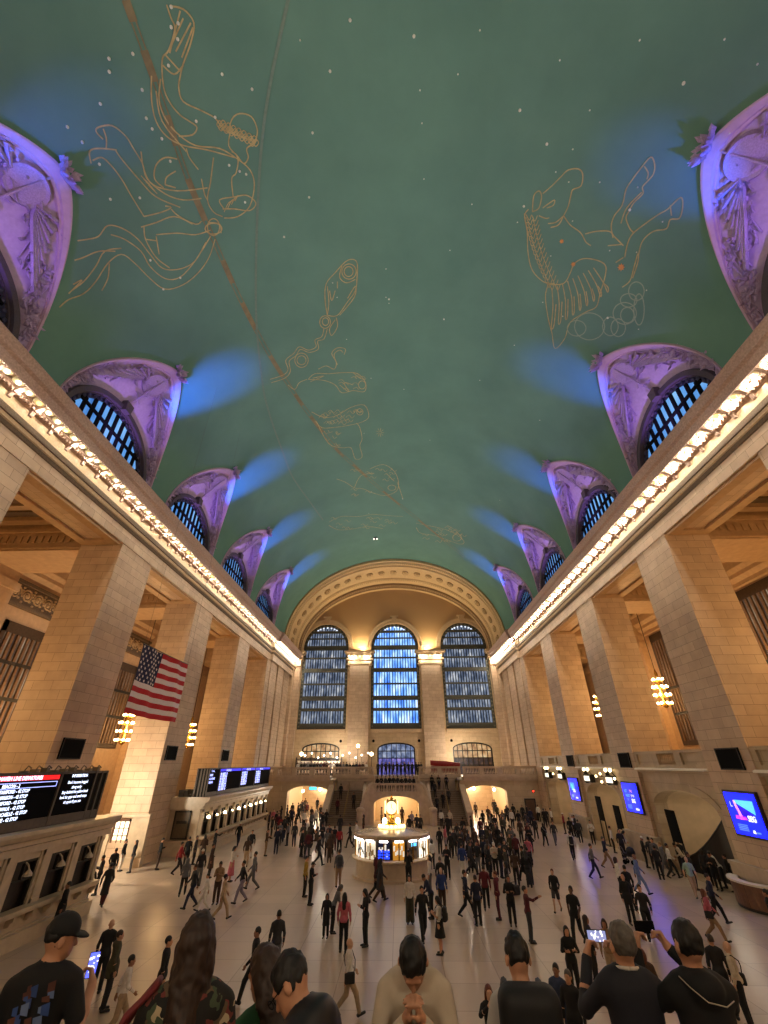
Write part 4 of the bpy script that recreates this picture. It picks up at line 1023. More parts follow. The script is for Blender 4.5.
for a in range(4):
    Mx = Matrix.Rotation(a*PI/2, 4, 'Z')
    m = MB(); m.prism([(.36*math.cos(2*PI*j/24), .36*math.sin(2*PI*j/24)) for j in range(24)], 'y', -.47, -.40); m.xform(Mx); f_ = m.build('clock_face', glow('opal_face', 'FFF0BC', 1.5), ck)
    m = MB(); m.box(-.02, .02, -.485, -.475, -.03, .2); m.prism([(-.015, 0), (.16, -.10), (.15, -.13), (0, -.03)], 'y', -.485, -.475); m.xform(Mx); m.build('hands', black_m, f_)
    m = MB()
    for j in range(12): a_ = 2*PI*j/12; m.box(.29*math.cos(a_)-.012, .29*math.cos(a_)+.012, -.482, -.474, .29*math.sin(a_)-.03, .29*math.sin(a_)+.03)
    m.xform(Mx); m.build('hour_marks', plain('clock_marks', '5A4420', .5), f_)
for sx, sy in ((-.48, -.3), (.42, -.3), (-.48, .4), (.42, .4)):
    m = MB(); m.lathe([(.06, 2.6), (.04, 2.66), (.05, 2.7)], sx, sy, 8); m.build('lamp_stem', brass, t); m = MB(); m.ball((sx, sy, 2.82), .15, 10, 8); m.build('globe_lamp', glow('booth_globe', 'FFF0C0', 8), t, True)
for i in range(9):
    a = -PI/2+(i-4)*.33; m = MB(); m.ball((.86*math.cos(a), .86*math.sin(a), 2.60), .07, 6, 4); m.build('plinth_bulb', glow('plinth_bulb', 'FFE4A0', 8), t, True)

# ------------------------------------------------------------------ chandeliers in the aisles
bulb_w = glow('chandelier_bulb', 'FFE0A8', 13, 'FFD898')
def chandelier():
    t = empty('chandelier', (0, 0, 0))
    m = MB(); m.tube([(0, 0, 2.2), (0, 0, 11.5)], .03, 6); m.build('chain', dark_bronze, t)
    m = MB(); m.lathe([(.05, -1.4), (.3, -1.2), (.12, -.9), (.2, -.3), (.14, .4), (.3, .9), (.1, 1.3), (.16, 1.8), (.05, 2.2)], 0, 0, 10); m.build('stem', brass, t, True)
    for z, r, n in ((-.95, .62, 8), (-.2, .72, 9), (.55, .64, 8), (1.25, .46, 6)):
        m = MB(); pts = [(r*math.cos(2*PI*j/20), r*math.sin(2*PI*j/20), z-.14) for j in range(21)]; m.tube(pts, .04, 5)
        for j in range(4): m.tube([(0, 0, z-.2), (r*math.cos(j*PI/2), r*math.sin(j*PI/2), z-.14)], .03, 5)
        rg = m.build('ring', brass, t)
        m = MB()
        for j in range(n):
            a = 2*PI*j/n+z; m.ball((r*math.cos(a), r*math.sin(a), z), .125, 7, 5)
        m.build('bulbs', bulb_w, rg, True)
    return t
ch = None
for side in (1, -1):
    for k in range(5):
        z = 12.1 if side > 0 else 9.2; x = side*(26.6 if k == 3 else 25.6)
        if ch is None: ch = o = chandelier()
        else: o = copy_tree(ch)
        o.location = (x, YC[k], z); tag(o, 'gold tiered chandelier glowing in the %s bay of the %s aisle' % (ordn[k], 'right' if side > 0 else 'left'), 'chandelier', 'aisle chandeliers')

# ------------------------------------------------------------------ the flag hung over the floor
FX, FY0, FY1, FZ0, FZ1 = -14.0, 23.88, 29.9, 8.52, 12.08
flag_r = plain('flag_red', 'B41420', .8, noise=.06); flag_w = plain('flag_white', 'E4D8D8', .8, noise=.04); flag_b = plain('flag_navy', '151B44', .8, noise=.06)
t = empty('flag', (FX, FY0, FZ0)); tag(t, 'stars and stripes flag hanging over the left side of the hall', 'flag')
FW, FH = FY1-FY0, FZ1-FZ0
def fl(y, z): return .07*math.sin(y*1.6+z*.4)*(.4+y/FW)+.05*math.sin(y*4+z)
m = MB()
for s_ in range(13):
    z0, z1 = FH*(12-s_)/13, FH*(13-s_)/13; ya = 0 if s_ >= 7 else FW*.40; N = 30
    rows = [[(fl(ya+(FW-ya)*i/N, z)+dx, ya+(FW-ya)*i/N, z-.05*math.sin(PI*(ya+(FW-ya)*i/N)/FW)) for i in range(N+1)] for z, dx in ((z0, 0), (z1, 0))]
    m.grid(rows, 0 if s_ % 2 == 0 else 1)
m.build('stripes', [flag_r, flag_w], t, True)
m = MB(); N = 16; m.grid([[(fl(FW*.4*i/N, z), FW*.4*i/N, z-.05*math.sin(PI*FW*.4*i/N/FW)) for i in range(N+1)] for z in (FH*6/13, FH*8/13, FH*10/13, FH)])
cn = m.build('canton', flag_b, t, True)
m = MB()
for r_ in range(9):
    for q in range(6 if r_ % 2 == 0 else 5):
        y = FW*.4*(2*q+1+(r_ % 2))/12; z = FH*6/13+FH*7/13*(9-r_-.5+.0)/9; R_ = .105; x = fl(y, z)+.02; zc = z-.05*math.sin(PI*y/FW)
        m.add([(x, y+(R_ if j % 2 == 0 else R_*.42)*math.sin(PI*j/5), zc+(R_ if j % 2 == 0 else R_*.42)*math.cos(PI*j/5)) for j in range(10)], [tuple(range(10))])
m.build('stars', flag_w, cn)
m = MB()
for y in (.1, FW-.1): m.tube([(fl(y, FH), y, FH), (fl(y, FH), y, vp(0, math.acos(-FX/A)*1.0, -1)[2]-FZ0)], .006, 4)
m.tube([(fl(0, FH), 0, FH+.02), (fl(FW/2, FH), FW/2, FH-.03), (fl(FW, FH), FW, FH+.02)], .03, 5)
m.build('hanging_line', plain('line_grey', '50504C', .6), t)

# ------------------------------------------------------------------ cornice lamps
lamp_g = glow('cornice_bulb', 'FFF4D8', 2.2, 'FFF0D0')
lamp_y = glow('cornice_bulb_warm', 'FFE49A', 1.4, 'FFDC88')
def cornice_lamp(g):
    t = empty('cornice_lamp'); m = MB(); m.lathe([(.22, .13), (.27, .06), (.275, -.02), (.22, -.07), (.13, .04)], 0, 0, 8); m.build('cup', plain('lamp_cup', 'BCAC88', .5, noise=.1, scale=30, emit=.3, eh='FFE8B0'), t)
    m = MB(); m.ball((0, 0, -.06), (.13, .13, .12), 8, 6); m.build('bulb', g, t, True); return t
la, lb_ = cornice_lamp(lamp_g), cornice_lamp(lamp_y); used = {}
rnd = random.Random(11)
def place_lamp(x, y, z, label, group):
    g = lb_ if rnd.random() < .22 else la
    o = g if g.name not in used else copy_tree(g); used[g.name] = 1
    o.location = (x, y, z); tag(o, label, 'lamp', group)
for side in (1, -1):
    sn = 'right' if side > 0 else 'left'; y = 8.2 if side < 0 else 9.0
    while y < 63.3: place_lamp(side*(A-.67), y, 22.08, 'lit bulb in its cup in the row under the long %s cornice' % sn, '%s cornice lamps' % sn); y += .68
    y = 64.1
    while y < 77.4: place_lamp(side*(A-1.05), y, 22.08, 'lit bulb under the projecting far end of the %s cornice' % sn, '%s end cornice lamps' % sn); y += .68
    for x in (17.3,): place_lamp(side*x, YF-1.3, 22.7, 'lit bulb on the corner cap at the %s of the far wall' % sn, None)
for cx_, nm in ((-6.3, 'left'), (6.3, 'right')):
    for q in range(7): place_lamp(cx_-1.95+q*.65, YF-.95, 22.75, 'lit bulb in the row on the %s pilaster cap of the far wall' % nm, '%s pilaster cap lamps' % nm)
# ------------------------------------------------------------------ gold line drawings and stars painted on the vault
gold = plain('gold_line_paint', 'B4A472', .6, noise=.25, scale=3)
pale = plain('pale_line_paint', '93A58C', .7, noise=.1)
star_m = plain('star_paint', 'D8DCC8', .6, noise=.05)
def on_vault(u, v):
    d = ray(u, v); a = (d.x/A)**2+(d.z/B_)**2; q = CAM.z-ZS; b = 2*(CAM.x*d.x/A**2+q*d.z/B_**2); c = (CAM.x/A)**2+(q/B_)**2-1
    return CAM+d*((-b+math.sqrt(b*b-4*a*c))/(2*a))
def vnorm(p): return Vector((-p.x/A**2, 0, -(p.z-ZS)/B_**2)).normalized()
def smooth_px(pts, n=4, closed=False):
    out = []; L = len(pts); seg = L if closed else L-1
    for i in range(seg):
        p = [pts[(i+k) % L] if closed else pts[min(max(i+k, 0), L-1)] for k in (-1, 0, 1, 2)]
        for j in range(n):
            t = j/n; t2, t3 = t*t, t*t*t
            out.append(tuple(.5*((2*p[1][c])+(-p[0][c]+p[2][c])*t+(2*p[0][c]-5*p[1][c]+4*p[2][c]-p[3][c])*t2+(-p[0][c]+3*p[1][c]-3*p[2][c]+p[3][c])*t3) for c in (0, 1)))
    out.append(pts[0] if closed else pts[-1]); return out
def ribbon(mb, pts, w, lift=.03):
    P = [on_vault(u, v) for u, v in pts]; rows = []
    for i, p in enumerate(P):
        n = vnorm(p); t = (P[min(i+1, len(P)-1)]-P[max(i-1, 0)]); 
        if t.length < 1e-5: continue
        s = t.normalized().cross(n).normalized()*(w/2); q = p+n*lift; rows.append([q-s, q+s])
    if len(rows) > 1: mb.grid(rows)
def figure(name, zoom, lines, label, w=.065, mat=None):
    ox, oy, sc = zoom; m = MB()
    for ln in lines:
        ww = w; cl = False
        if isinstance(ln, tuple) and isinstance(ln[0], str): cl = 'c' in ln[0]; ww = w*(.7 if 't' in ln[0] else 1); ln = ln[1]
        ribbon(m, smooth_px([(ox+x/sc, oy+y/sc) for x, y in ln], 4, cl), ww)
    o = m.build(name, mat or gold, ceiling); o['label'] = label; return o
def loop(cx, cy, rx, ry, n=8, a0=0): return ('c', [(cx+rx*math.cos(2*PI*i/n+a0), cy+ry*math.sin(2*PI*i/n+a0)) for i in range(n)])
# winged horse
H = [[(165, 205), (200, 175), (235, 140), (262, 115), (300, 110), (318, 130), (312, 175), (280, 190), (272, 215), (262, 255), (245, 290), (225, 325), (195, 335)],
     [(245, 290), (270, 325), (310, 355), (330, 390), (350, 405)], [(328, 360), (370, 350), (420, 350), (440, 370), (475, 405)],
     [(125, 275), (130, 215), (150, 195), (160, 215), (150, 260), (125, 275)], [(165, 260), (185, 245), (210, 230), (205, 250), (180, 260)], [(185, 320), (215, 315), (245, 290)], [(150, 290), (175, 300), (190, 298)],
     [(435, 375), (428, 330), (440, 290), (470, 250), (485, 190), (510, 150), (540, 110), (580, 65), (595, 95), (590, 130), (570, 155), (548, 180), (550, 205), (515, 240), (495, 275), (485, 300), (500, 340), (515, 355)],
     [(465, 320), (480, 275), (500, 245), (545, 200)], [(555, 100), (570, 125), (565, 150)], [(480, 450), (490, 400), (510, 360), (560, 320), (610, 285), (645, 265), (695, 220), (703, 255), (690, 300), (655, 305), (640, 340), (590, 350), (550, 385), (535, 430), (530, 470), (510, 530)],
     [(655, 250), (660, 290)], [(445, 470), (475, 450)], [(415, 405), (470, 400)], [(470, 565), (500, 540), (515, 490), (530, 435)],
     [(185, 555), (175, 600), (185, 680), (200, 740), (212, 800), (250, 760), (270, 700), (330, 660), (370, 640), (385, 590), (405, 520), (405, 480), (370, 460), (320, 455), (285, 475), (270, 510), (245, 550), (185, 555)]]
for i in range(9):   # feathers
    x0, y0 = 200+i*20, 570-i*10; H.append([(x0, y0), (x0+4+i*4, y0+70-i*2), (x0-2+i*7, y0+150-i*7), (x0+8+i*6, y0+140-i*8), (x0+16+i*3, y0+60)])
for i in range(16):  # mane tufts
    t = i/15; x0 = 108+20*math.sin(t*3.0)+t*85-30*math.sin(t*PI); y0 = 285+265*t
    H.append(('t', [(x0-8, y0), (x0+6, y0+22), (x0+14, y0+2), (x0+26, y0+26), (x0+36, y0+4)])); H.append(('t', [(x0-14, y0-4), (x0-12, y0+12), (x0-2, y0+14)]))
H.append([(110, 265), (95, 290), (105, 350), (108, 430), (125, 500), (170, 545), (210, 550)])
figure('constellation_horse', (500, 140, 3.84), H, 'gold outline of a winged horse painted on the right of the vault')
Hc = [loop(345, 715, 58, 52), loop(295, 722, 36, 30), loop(425, 715, 30, 36), loop(455, 720, 28, 34), loop(495, 615, 32, 26), loop(480, 665, 45, 42), loop(490, 672, 26, 30), loop(525, 580, 30, 36), loop(535, 650, 20, 60)]
figure('constellation_cloud', (500, 140, 3.84), Hc, 'pale outlined puffs of cloud below the painted horse', .07, pale)
# reclining figure with a pitcher and streams
G = [[(385, 15), (400, 60), (412, 95), (392, 165), (372, 190), (370, 240), (378, 300), (400, 345), (430, 380), (460, 400), (485, 420), (470, 445), (425, 450)],
     [(395, 20), (440, 30), (475, 75), (465, 140), (440, 210), (430, 250), (425, 290), (440, 335), (500, 365), (545, 390), (565, 420)], [(440, 60), (400, 150)], [(465, 75), (415, 170)], [(472, 90), (435, 190)], [(380, 180), (430, 235)], [(372, 215), (410, 245), (440, 215)], [(430, 35), (395, 175)],
     [(335, 250), (335, 330), (350, 400), (385, 450), (440, 480), (520, 495), (610, 520)], [(365, 260), (360, 330), (380, 390), (420, 440), (480, 480), (560, 490), (620, 525)], [(350, 300), (370, 400), (450, 500)],
     [(590, 440), (600, 395), (625, 375), (665, 385), (685, 430), (675, 470), (650, 490), (655, 520), (640, 540), (615, 510), (600, 500)], [(565, 425), (600, 440), (640, 455), (680, 470)],
     [(600, 420), (590, 480), (620, 520), (615, 570), (600, 590), (605, 650)], [(620, 525), (660, 560), (675, 610), (660, 680), (620, 715), (575, 720)], [(575, 690), (560, 660), (610, 650), (650, 645), (680, 670), (660, 695), (610, 690), (570, 690)],
     [(450, 490), (460, 520), (490, 560)], [(540, 520), (530, 600), (520, 660), (540, 700), (570, 715)], [(500, 590), (510, 640), (520, 660)],
     [(375, 620), (345, 590), (350, 545), (380, 520), (420, 525)], [(380, 610), (385, 585), (415, 565)], [(415, 620), (380, 610)],
     [(175, 460), (152, 435), (160, 420), (205, 415), (250, 450), (275, 490), (305, 540), (320, 590), (380, 640), (440, 660), (500, 655)], [(300, 500), (310, 560), (340, 610), (420, 630), (520, 620)], [(185, 490), (185, 455), (175, 425)], [(215, 495), (240, 530), (300, 600), (350, 650), (430, 685)],
     [(135, 540), (130, 500), (160, 490), (220, 495)], [(140, 530), (170, 520), (200, 545), (235, 590), (270, 650), (310, 715)], [(310, 715), (370, 700), (400, 685), (380, 680)], [(300, 750), (350, 735), (410, 715), (480, 740), (500, 730)], [(400, 690), (420, 710), (470, 740)], [(310, 745), (315, 790), (350, 850), (395, 885)], [(350, 775), (420, 770), (480, 775), (530, 760)], [(350, 780), (360, 840)], [(315, 790), (350, 795)],
     loop(540, 755, 28, 18), loop(540, 750, 20, 28), [(525, 735), (560, 740), (565, 770)],
     [(530, 780), (500, 830), (470, 870), (420, 890), (370, 885), (330, 840), (290, 790), (240, 755), (190, 745), (160, 780), (125, 790), (90, 795)], [(545, 790), (525, 850), (490, 900), (440, 940), (380, 955), (330, 920), (280, 870), (235, 840), (190, 870), (150, 930), (110, 970), (60, 990), (30, 1015)],
     [(515, 800), (480, 860), (430, 915), (380, 920), (330, 880), (300, 830), (245, 790), (200, 775)], [(235, 820), (180, 830), (150, 880), (110, 930), (70, 960)], [(170, 960), (190, 920), (195, 870)], [(75, 940), (105, 925), (60, 970)], [(215, 830), (160, 830), (110, 850), (80, 860)]]
for i in range(22):
    t = i/21; x, y = 560+120*t, 410+60*t+8*math.sin(i*2.1); G.append(('tc', [(x-9, y), (x, y-12), (x+9, y), (x, y+12)]))
for i in range(4): G.append(('t', [(575+i*12, 700-i*12), (590+i*10, 670-i*8), (610+i*4, 660-i*4)])); G.append(('t', [(300+i*8, 580+i*10), (330+i*8, 610+i*10)]))
figure('constellation_bearer', (50, 0, 3.305), G, 'gold outline of a reclining figure pouring streams on the left of the vault')
# fishes and knotted cord
Fz = [[(255, 290), (245, 220), (250, 150), (290, 100), (345, 45), (385, 50), (388, 110), (380, 180), (345, 230), (300, 290), (255, 290)], [(320, 70), (310, 120), (340, 145), (380, 130)], loop(350, 95, 20, 22), loop(352, 95, 32, 34), [(265, 180), (275, 225), (290, 180)], [(300, 140), (300, 170)], [(345, 215), (380, 160), (375, 210), (310, 290)], [(255, 290), (262, 230), (255, 160)],
      loop(245, 320, 24, 28), loop(247, 318, 14, 17), [(295, 300), (300, 340), (275, 380), (265, 350), (290, 310)], [(240, 350), (230, 385), (200, 400), (205, 430), (170, 445), (130, 430), (105, 460), (70, 490), (80, 530), (60, 555), (0, 575)], [(255, 350), (240, 395), (212, 405), (215, 440), (175, 455), (135, 442), (115, 470), (85, 495), (90, 540), (65, 570), (5, 590)], loop(140, 490, 30, 32), loop(140, 490, 20, 20),
      [(330, 465), (335, 440), (300, 435), (275, 460), (295, 500), (285, 530), (250, 515), (215, 530)], [(325, 455), (310, 445), (285, 465), (300, 510)],
      [(170, 575), (200, 550), (260, 550), (330, 545), (390, 550), (425, 590), (420, 630), (370, 625), (320, 635), (290, 600), (240, 580), (170, 575)], [(310, 600), (350, 630), (330, 590), (370, 600)], [(370, 545), (400, 570), (425, 575)], [(190, 570), (240, 560), (180, 585)], [(165, 575), (130, 590), (110, 620), (80, 600)], loop(410, 600, 16, 18),
      [(185, 720), (240, 745), (300, 735), (360, 700), (420, 690), (440, 740), (410, 765), (350, 780), (280, 790), (230, 790), (200, 760)], [(205, 760), (260, 860), (320, 880), (360, 880), (380, 930), (410, 920), (400, 870), (410, 840), (400, 790), (385, 770)], loop(400, 720, 14, 14)]
rnd = random.Random(9)
for i in range(22):
    x, y = rnd.uniform(215, 390), rnd.uniform(715, 780); Fz.append(('t', [(x, y), (x+14, y-10), (x+26, y+3), (x+38, y-7)]))
for i in range(10):
    x, y = rnd.uniform(240, 330), rnd.uniform(800, 865); Fz.append(('t', [(x, y), (x+8, y+12), (x+20, y+6)]))
for i in range(9):
    x, y = rnd.uniform(300, 400), rnd.uniform(560, 620); Fz.append(('t', [(x, y), (x+14, y-6), (x+26, y+4)]))
for i in range(9): a = i*.7; Fz.append(('t', [(490+4*math.cos(a), 812+4*math.sin(a)), (490+18*math.cos(a), 812+20*math.sin(a))]))
figure('constellation_fishes', (270, 250, 4.454), Fz, 'gold fishes and knotted cord painted along the middle of the vault')
# crowded far animals
Z = [[(270, 130), (330, 110), (380, 140), (400, 190), (390, 230), (340, 250), (290, 240), (240, 220), (200, 215), (160, 190), (120, 175)], [(200, 215), (230, 160), (290, 150)], [(345, 150), (380, 185)], [(395, 190), (420, 265)], [(85, 370), (140, 345), (220, 345), (280, 335), (340, 340), (420, 345)], [(85, 385), (130, 405), (200, 400), (260, 390), (330, 400)], [(480, 375), (530, 385), (600, 400), (650, 420), (695, 455), (680, 470), (620, 450), (560, 430), (500, 420), (480, 395)], [(620, 385), (660, 410), (690, 450)], loop(665, 440, 20, 16), loop(370, 215, 18, 12)]
for i in range(46):
    g = i % 3
    if g == 0: x, y = rnd.uniform(180, 380), rnd.uniform(130, 250)
    elif g == 1: x, y = rnd.uniform(90, 400), rnd.uniform(345, 400)
    else: x, y = rnd.uniform(490, 680), rnd.uniform(390, 460)
    Z.append(('t', [(x, y), (x+10, y-6), (x+20, y+4), (x+30, y-3)]))
figure('constellation_beasts', (310, 440, 4.518), Z, 'faint crowded gold animals painted near the far end of the vault', .07)
# the dashed band and two thin circles crossing the vault
path = smooth_px([(122, -12), (125.6, 0), (143.8, 50), (166.5, 115), (187.7, 178.5), (222.5, 260), (242, 302.6), (270, 355.5), (294.7, 393.7), (310.4, 416), (335, 447.6), (353, 464.4), (383, 491), (418.5, 519.7), (465, 557)], 10)
m = MB()
for i in range(0, len(path)-1, 5):
    sgm = path[i:i+6]
    if (i//5) % 2 == 0: ribbon(m, sgm, .36)
    else:
        for off in (-1, 1):
            P = [(u+off*(2.2-1.4*i/len(path)), v-off*(1.0-.5*i/len(path))) for u, v in sgm]; ribbon(m, P, .06)
o = m.build('painted_band', plain('dull_gold_band', '807656', .7, noise=.2, scale=2), ceiling); o['label'] = 'dull gold dashed band running diagonally along the vault'
m = MB()
ribbon(m, smooth_px([(290, -12), (288, 0), (267.8, 96.8), (258.8, 181.5), (255.7, 302.6), (262, 380), (270, 416), (283.5, 454), (292.5, 476.8), (310, 502), (323, 520)], 8), .16)
o = m.build('painted_circle', plain('faint_circle_paint', '6E8676', .8, noise=.1), ceiling); o['label'] = 'faint pale line curving along the vault'
st = [(132.6, 53.6), (108.7, 58.4), (109, 71.5), (142, 89.7), (146, 118), (100, 103.6), (67, 126.8), (82, 142), (152, 128.7), (161.6, 138.5), (171, 6.6), (171, 27), (178, 23), (177.5, 39), (168.4, 65.4), (222, 74), (252, 89), (330, 71), (312.5, 132.6), (309, 197), (284, 236.6), (170, 161), (139.5, 197.6), (110, 199), (229, 165), (239.5, 171), (246, 174), (150, 260), (180, 277.5), (163, 289), (245, 202), (99, 164), (215, 117), (196, 121),
      (386, 268.6), (389, 299), (346.5, 339), (371, 378), (337, 297), (332.6, 282.6), (547, 143.8), (573, 149), (600, 182), (569, 181.7), (638, 187), (630, 209.6), (663, 221.5), (637, 252), (647, 290), (639, 329), (608, 317.6), (514.5, 345), (572.8, 220.7), (610, 250.3), (551, 255.6), (524, 206), (517.6, 222), (543, 302), (563, 316), (472, 204), (414, 36), (458, 74), (422, 123), (424, 178.7), (556, 171.7), (684, 83), (758, 64), (725, 39), (386, 297), (389, 303), (444, 319), (404, 389), (368.7, 513), (336.6, 526.6), (371.5, 492), (402.6, 498.6), (364, 433), (730, 133), (723, 134), (300, 40), (350, 20), (420, 90), (640, 40), (560, 60), (480, 30), (520, 110), (590, 110), (450, 250), (480, 380), (540, 420), (560, 480), (500, 500), (430, 440)]
m = MB()
for i, (u, v) in enumerate(st):
    p = on_vault(u, v); n = vnorm(p); R_ = .075 if i < 34 else (.08 if i % 5 == 0 else .045); s1 = Vector((0, 1, 0)); s2 = n.cross(s1).normalized()
    q = p+n*.045; m.add([q+s1*(R_*math.cos(PI*j/4))+s2*(R_*math.sin(PI*j/4)) for j in range(8)]+[q+n*.04], [(j, (j+1) % 8, 8) for j in range(8)])
o = m.build('painted_stars', star_m, ceiling); o['label'] = 'scatter of small pale stars on the vault'; o['kind'] = 'stuff'
m = MB()
for (u, v), R_ in (((621.6, 267), .24), ((562, 241), .16), ((573.5, 264), .17)):
    p = on_vault(u, v); n = vnorm(p); s1 = Vector((0, 1, 0)); s2 = n.cross(s1).normalized(); q = p+n*.05; m.add([q+s1*(R_*(1 if j % 2 else .55)*math.cos(PI*j/8))+s2*(R_*(1 if j % 2 else .55)*math.sin(PI*j/8)) for j in range(16)], [tuple(range(16))])
m.build('painted_suns', plain('orange_star_paint', 'D09050', .6, noise=.1), ceiling)
# small camera dome hanging from the vault near the far end
p = on_vault(375.5, 537.5); t = empty('ceiling_fixture', p); tag(t, 'small white fixture on the vault just above the far arch', 'fixture')
m = MB(); m.box(-.28, .28, -.18, .18, -.3, .1); m.build('body', plain('fixture_grey', '4A4A48', .5), t); m = MB(); m.ball((-.24, -.1, -.32), .14, 8, 6); m.ball((.24, -.1, -.32), .14, 8, 6); m.build('globes', glow('fixture_white', 'FFF4E8', 1.6), t, True)
# ------------------------------------------------------------------ people: one continuous skin per body, grown from round bones
def _cap(P, a, b, ra, rb):
    a = np.asarray(a, float); b = np.asarray(b, float); ab = b-a; L = max(1e-9, float(ab @ ab))
    h = np.clip(((P-a) @ ab)/L, 0, 1); return np.linalg.norm(P-a-h[:, None]*ab, axis=1)-(ra+(rb-ra)*h)
def _ell(P, c, r):
    q = (P-np.asarray(c, float)); r = np.asarray(r, float); k0 = np.linalg.norm(q/r, axis=1); k1 = np.linalg.norm(q/(r*r), axis=1); return k0*(k0-1)/np.maximum(k1, 1e-6)
def _box(P, c, hs, rd):
    q = np.abs(P-np.asarray(c, float))-(np.asarray(hs, float)-rd); return np.linalg.norm(np.maximum(q, 0), axis=1)+np.minimum(q.max(axis=1), 0)-rd
def field(prims, P):
    d = np.full(len(P), 9.0)
    for pr in prims:
        kind, arg, k, op = pr[0], pr[1], pr[2], pr[3]; fr = pr[4] if len(pr) > 4 else None
        Q = P
        if fr is not None:            # (origin, 3x3 frame, scale): thin or turn a bone in its own frame
            o, Rm, sc = fr; Q = ((P-o) @ Rm)*sc
        if kind == 'cap': e = _cap(Q, *arg)
        elif kind == 'ell': e = _ell(Q, *arg)
        elif kind == 'box': e = _box(Q, *arg)
        else: e = Q @ np.asarray(arg[0], float)-arg[1]            # half space
        if fr is not None: e = e/max(fr[2])**.7
        if op == '+':
            h = np.clip(.5+.5*(d-e)/k, 0, 1); d = d+(e-d)*h-k*h*(1-h)
        else:
            e = -e if op == '-' else e                            # '-' carves, '&' keeps the inside only
            h = np.clip(.5-.5*(d-e)/k, 0, 1); d = d+(e-d)*h+k*h*(1-h)
    return d
def skin(prims, h, lo, hi):
    lo = np.asarray(lo, float)-2*h; hi = np.asarray(hi, float)+2*h; S3 = 3
    n = np.ceil((hi-lo)/(h*S3)).astype(int)+1
    cg = np.stack(np.meshgrid(*[lo[i]+np.arange(n[i])*h*S3 for i in range(3)], indexing='ij'), -1)
    cf = field(prims, cg.reshape(-1, 3)+h*1.0).reshape(n)
    F = np.repeat(np.repeat(np.repeat(cf, S3, 0), S3, 1), S3, 2)
    mk = np.abs(F) < h*S3*2.0; N = F.shape; idx = np.argwhere(mk)
    if len(idx) == 0: return [], []
    F[mk] = field(prims, lo+idx*h)
    sg = F < 0
    c = [(i, j, k) for i in (0, 1) for j in (0, 1) for k in (0, 1)]
    def sl(A_, o): return A_[o[0]:N[0]-1+o[0], o[1]:N[1]-1+o[1], o[2]:N[2]-1+o[2]]
    cnt = sum(sl(sg, o).astype(int) for o in c); act = (cnt > 0) & (cnt < 8); ids = np.argwhere(act)
    vid = -np.ones(act.shape, int); vid[act] = np.arange(len(ids))
    pos = np.zeros((len(ids), 3)); w = np.zeros(len(ids))
    for ax in range(3):
        for u_ in (0, 1):
            for v_ in (0, 1):
                o0 = [0, 0, 0]; o0[(ax+1) % 3] = u_; o0[(ax+2) % 3] = v_; o1 = list(o0); o1[ax] = 1
                f0 = F[ids[:, 0]+o0[0], ids[:, 1]+o0[1], ids[:, 2]+o0[2]]; f1 = F[ids[:, 0]+o1[0], ids[:, 1]+o1[1], ids[:, 2]+o1[2]]
                x = (f0 < 0) != (f1 < 0); t = np.where(x, f0/np.where(x, f0-f1, 1), 0)
                p = ids+np.asarray(o0); p = p.astype(float); p[:, ax] += t; pos[x] += p[x]; w += x
    pos = lo+h*pos/w[:, None]
    faces = []
    for ax in range(3):
        a1, a2 = (ax+1) % 3, (ax+2) % 3; s0 = [slice(None)]*3; s1 = [slice(None)]*3; s0[ax] = slice(0, N[ax]-1); s1[ax] = slice(1, N[ax])
        A0, A1 = sg[tuple(s0)], sg[tuple(s1)]; e = np.argwhere(A0 != A1); e = e[(e[:, a1] > 0) & (e[:, a2] > 0) & (e[:, a1] < N[a1]-1) & (e[:, a2] < N[a2]-1)]
        if len(e) == 0: continue
        q = []
        for d1, d2 in ((-1, -1), (0, -1), (0, 0), (-1, 0)):
            cc = e.copy(); cc[:, a1] += d1; cc[:, a2] += d2; q.append(vid[cc[:, 0], cc[:, 1], cc[:, 2]])
        q = np.stack(q, 1); fl_ = A0[e[:, 0], e[:, 1], e[:, 2]]; q[~fl_] = q[~fl_][:, ::-1]; faces.append(q)
    return pos, np.concatenate(faces)
def skin_mesh(name, prims, h, lo, hi, mat):
    v, f = skin(prims, h, lo, hi); me = bpy.data.meshes.new(name)
    if len(v):
        me.vertices.add(len(v)); me.vertices.foreach_set('co', np.asarray(v, np.float32).ravel())
        me.loops.add(len(f)*4); me.loops.foreach_set('vertex_index', np.asarray(f, np.int32).ravel())
        me.polygons.add(len(f)); me.polygons.foreach_set('loop_start', np.arange(0, len(f)*4, 4, dtype=np.int32)); me.polygons.foreach_set('use_smooth', [True]*len(f))
        me.update(calc_edges=True); me.validate()
    if mat: me.materials.append(mat)
    return me

def rotx(a): c, s = math.cos(a), math.sin(a); return np.array([[1, 0, 0], [0, c, -s], [0, s, c]])
def rotz(a): c, s = math.cos(a), math.sin(a); return np.array([[c, -s, 0], [s, c, 0], [0, 0, 1]])
def roty(a): c, s = math.cos(a), math.sin(a); return np.array([[c, 0, s], [0, 1, 0], [-s, 0, c]])
V3 = lambda *a: np.array(a, float)
REST = dict(lean=0.0, head=(0, 0), shL=V3(-.178, 0, 1.385), shR=V3(.178, 0, 1.385), elL=V3(-.245, -.03, 1.12), elR=V3(.245, -.03, 1.12), wrL=V3(-.25, .05, .88), wrR=V3(.25, .05, .88),
            hdL=V3(.02, .12, -1), hdR=V3(-.02, .12, -1), curl=.35, hipL=V3(-.09, 0, .90), hipR=V3(.09, 0, .90), knL=V3(-.10, .015, .49), knR=V3(.10, .015, .49), anL=V3(-.105, -.02, .085), anR=V3(.105, -.02, .085), toL=V3(-.02, 1, -.1), toR=V3(.02, 1, -.1))
def pose(**k): d = dict(REST); d.update(k); return d
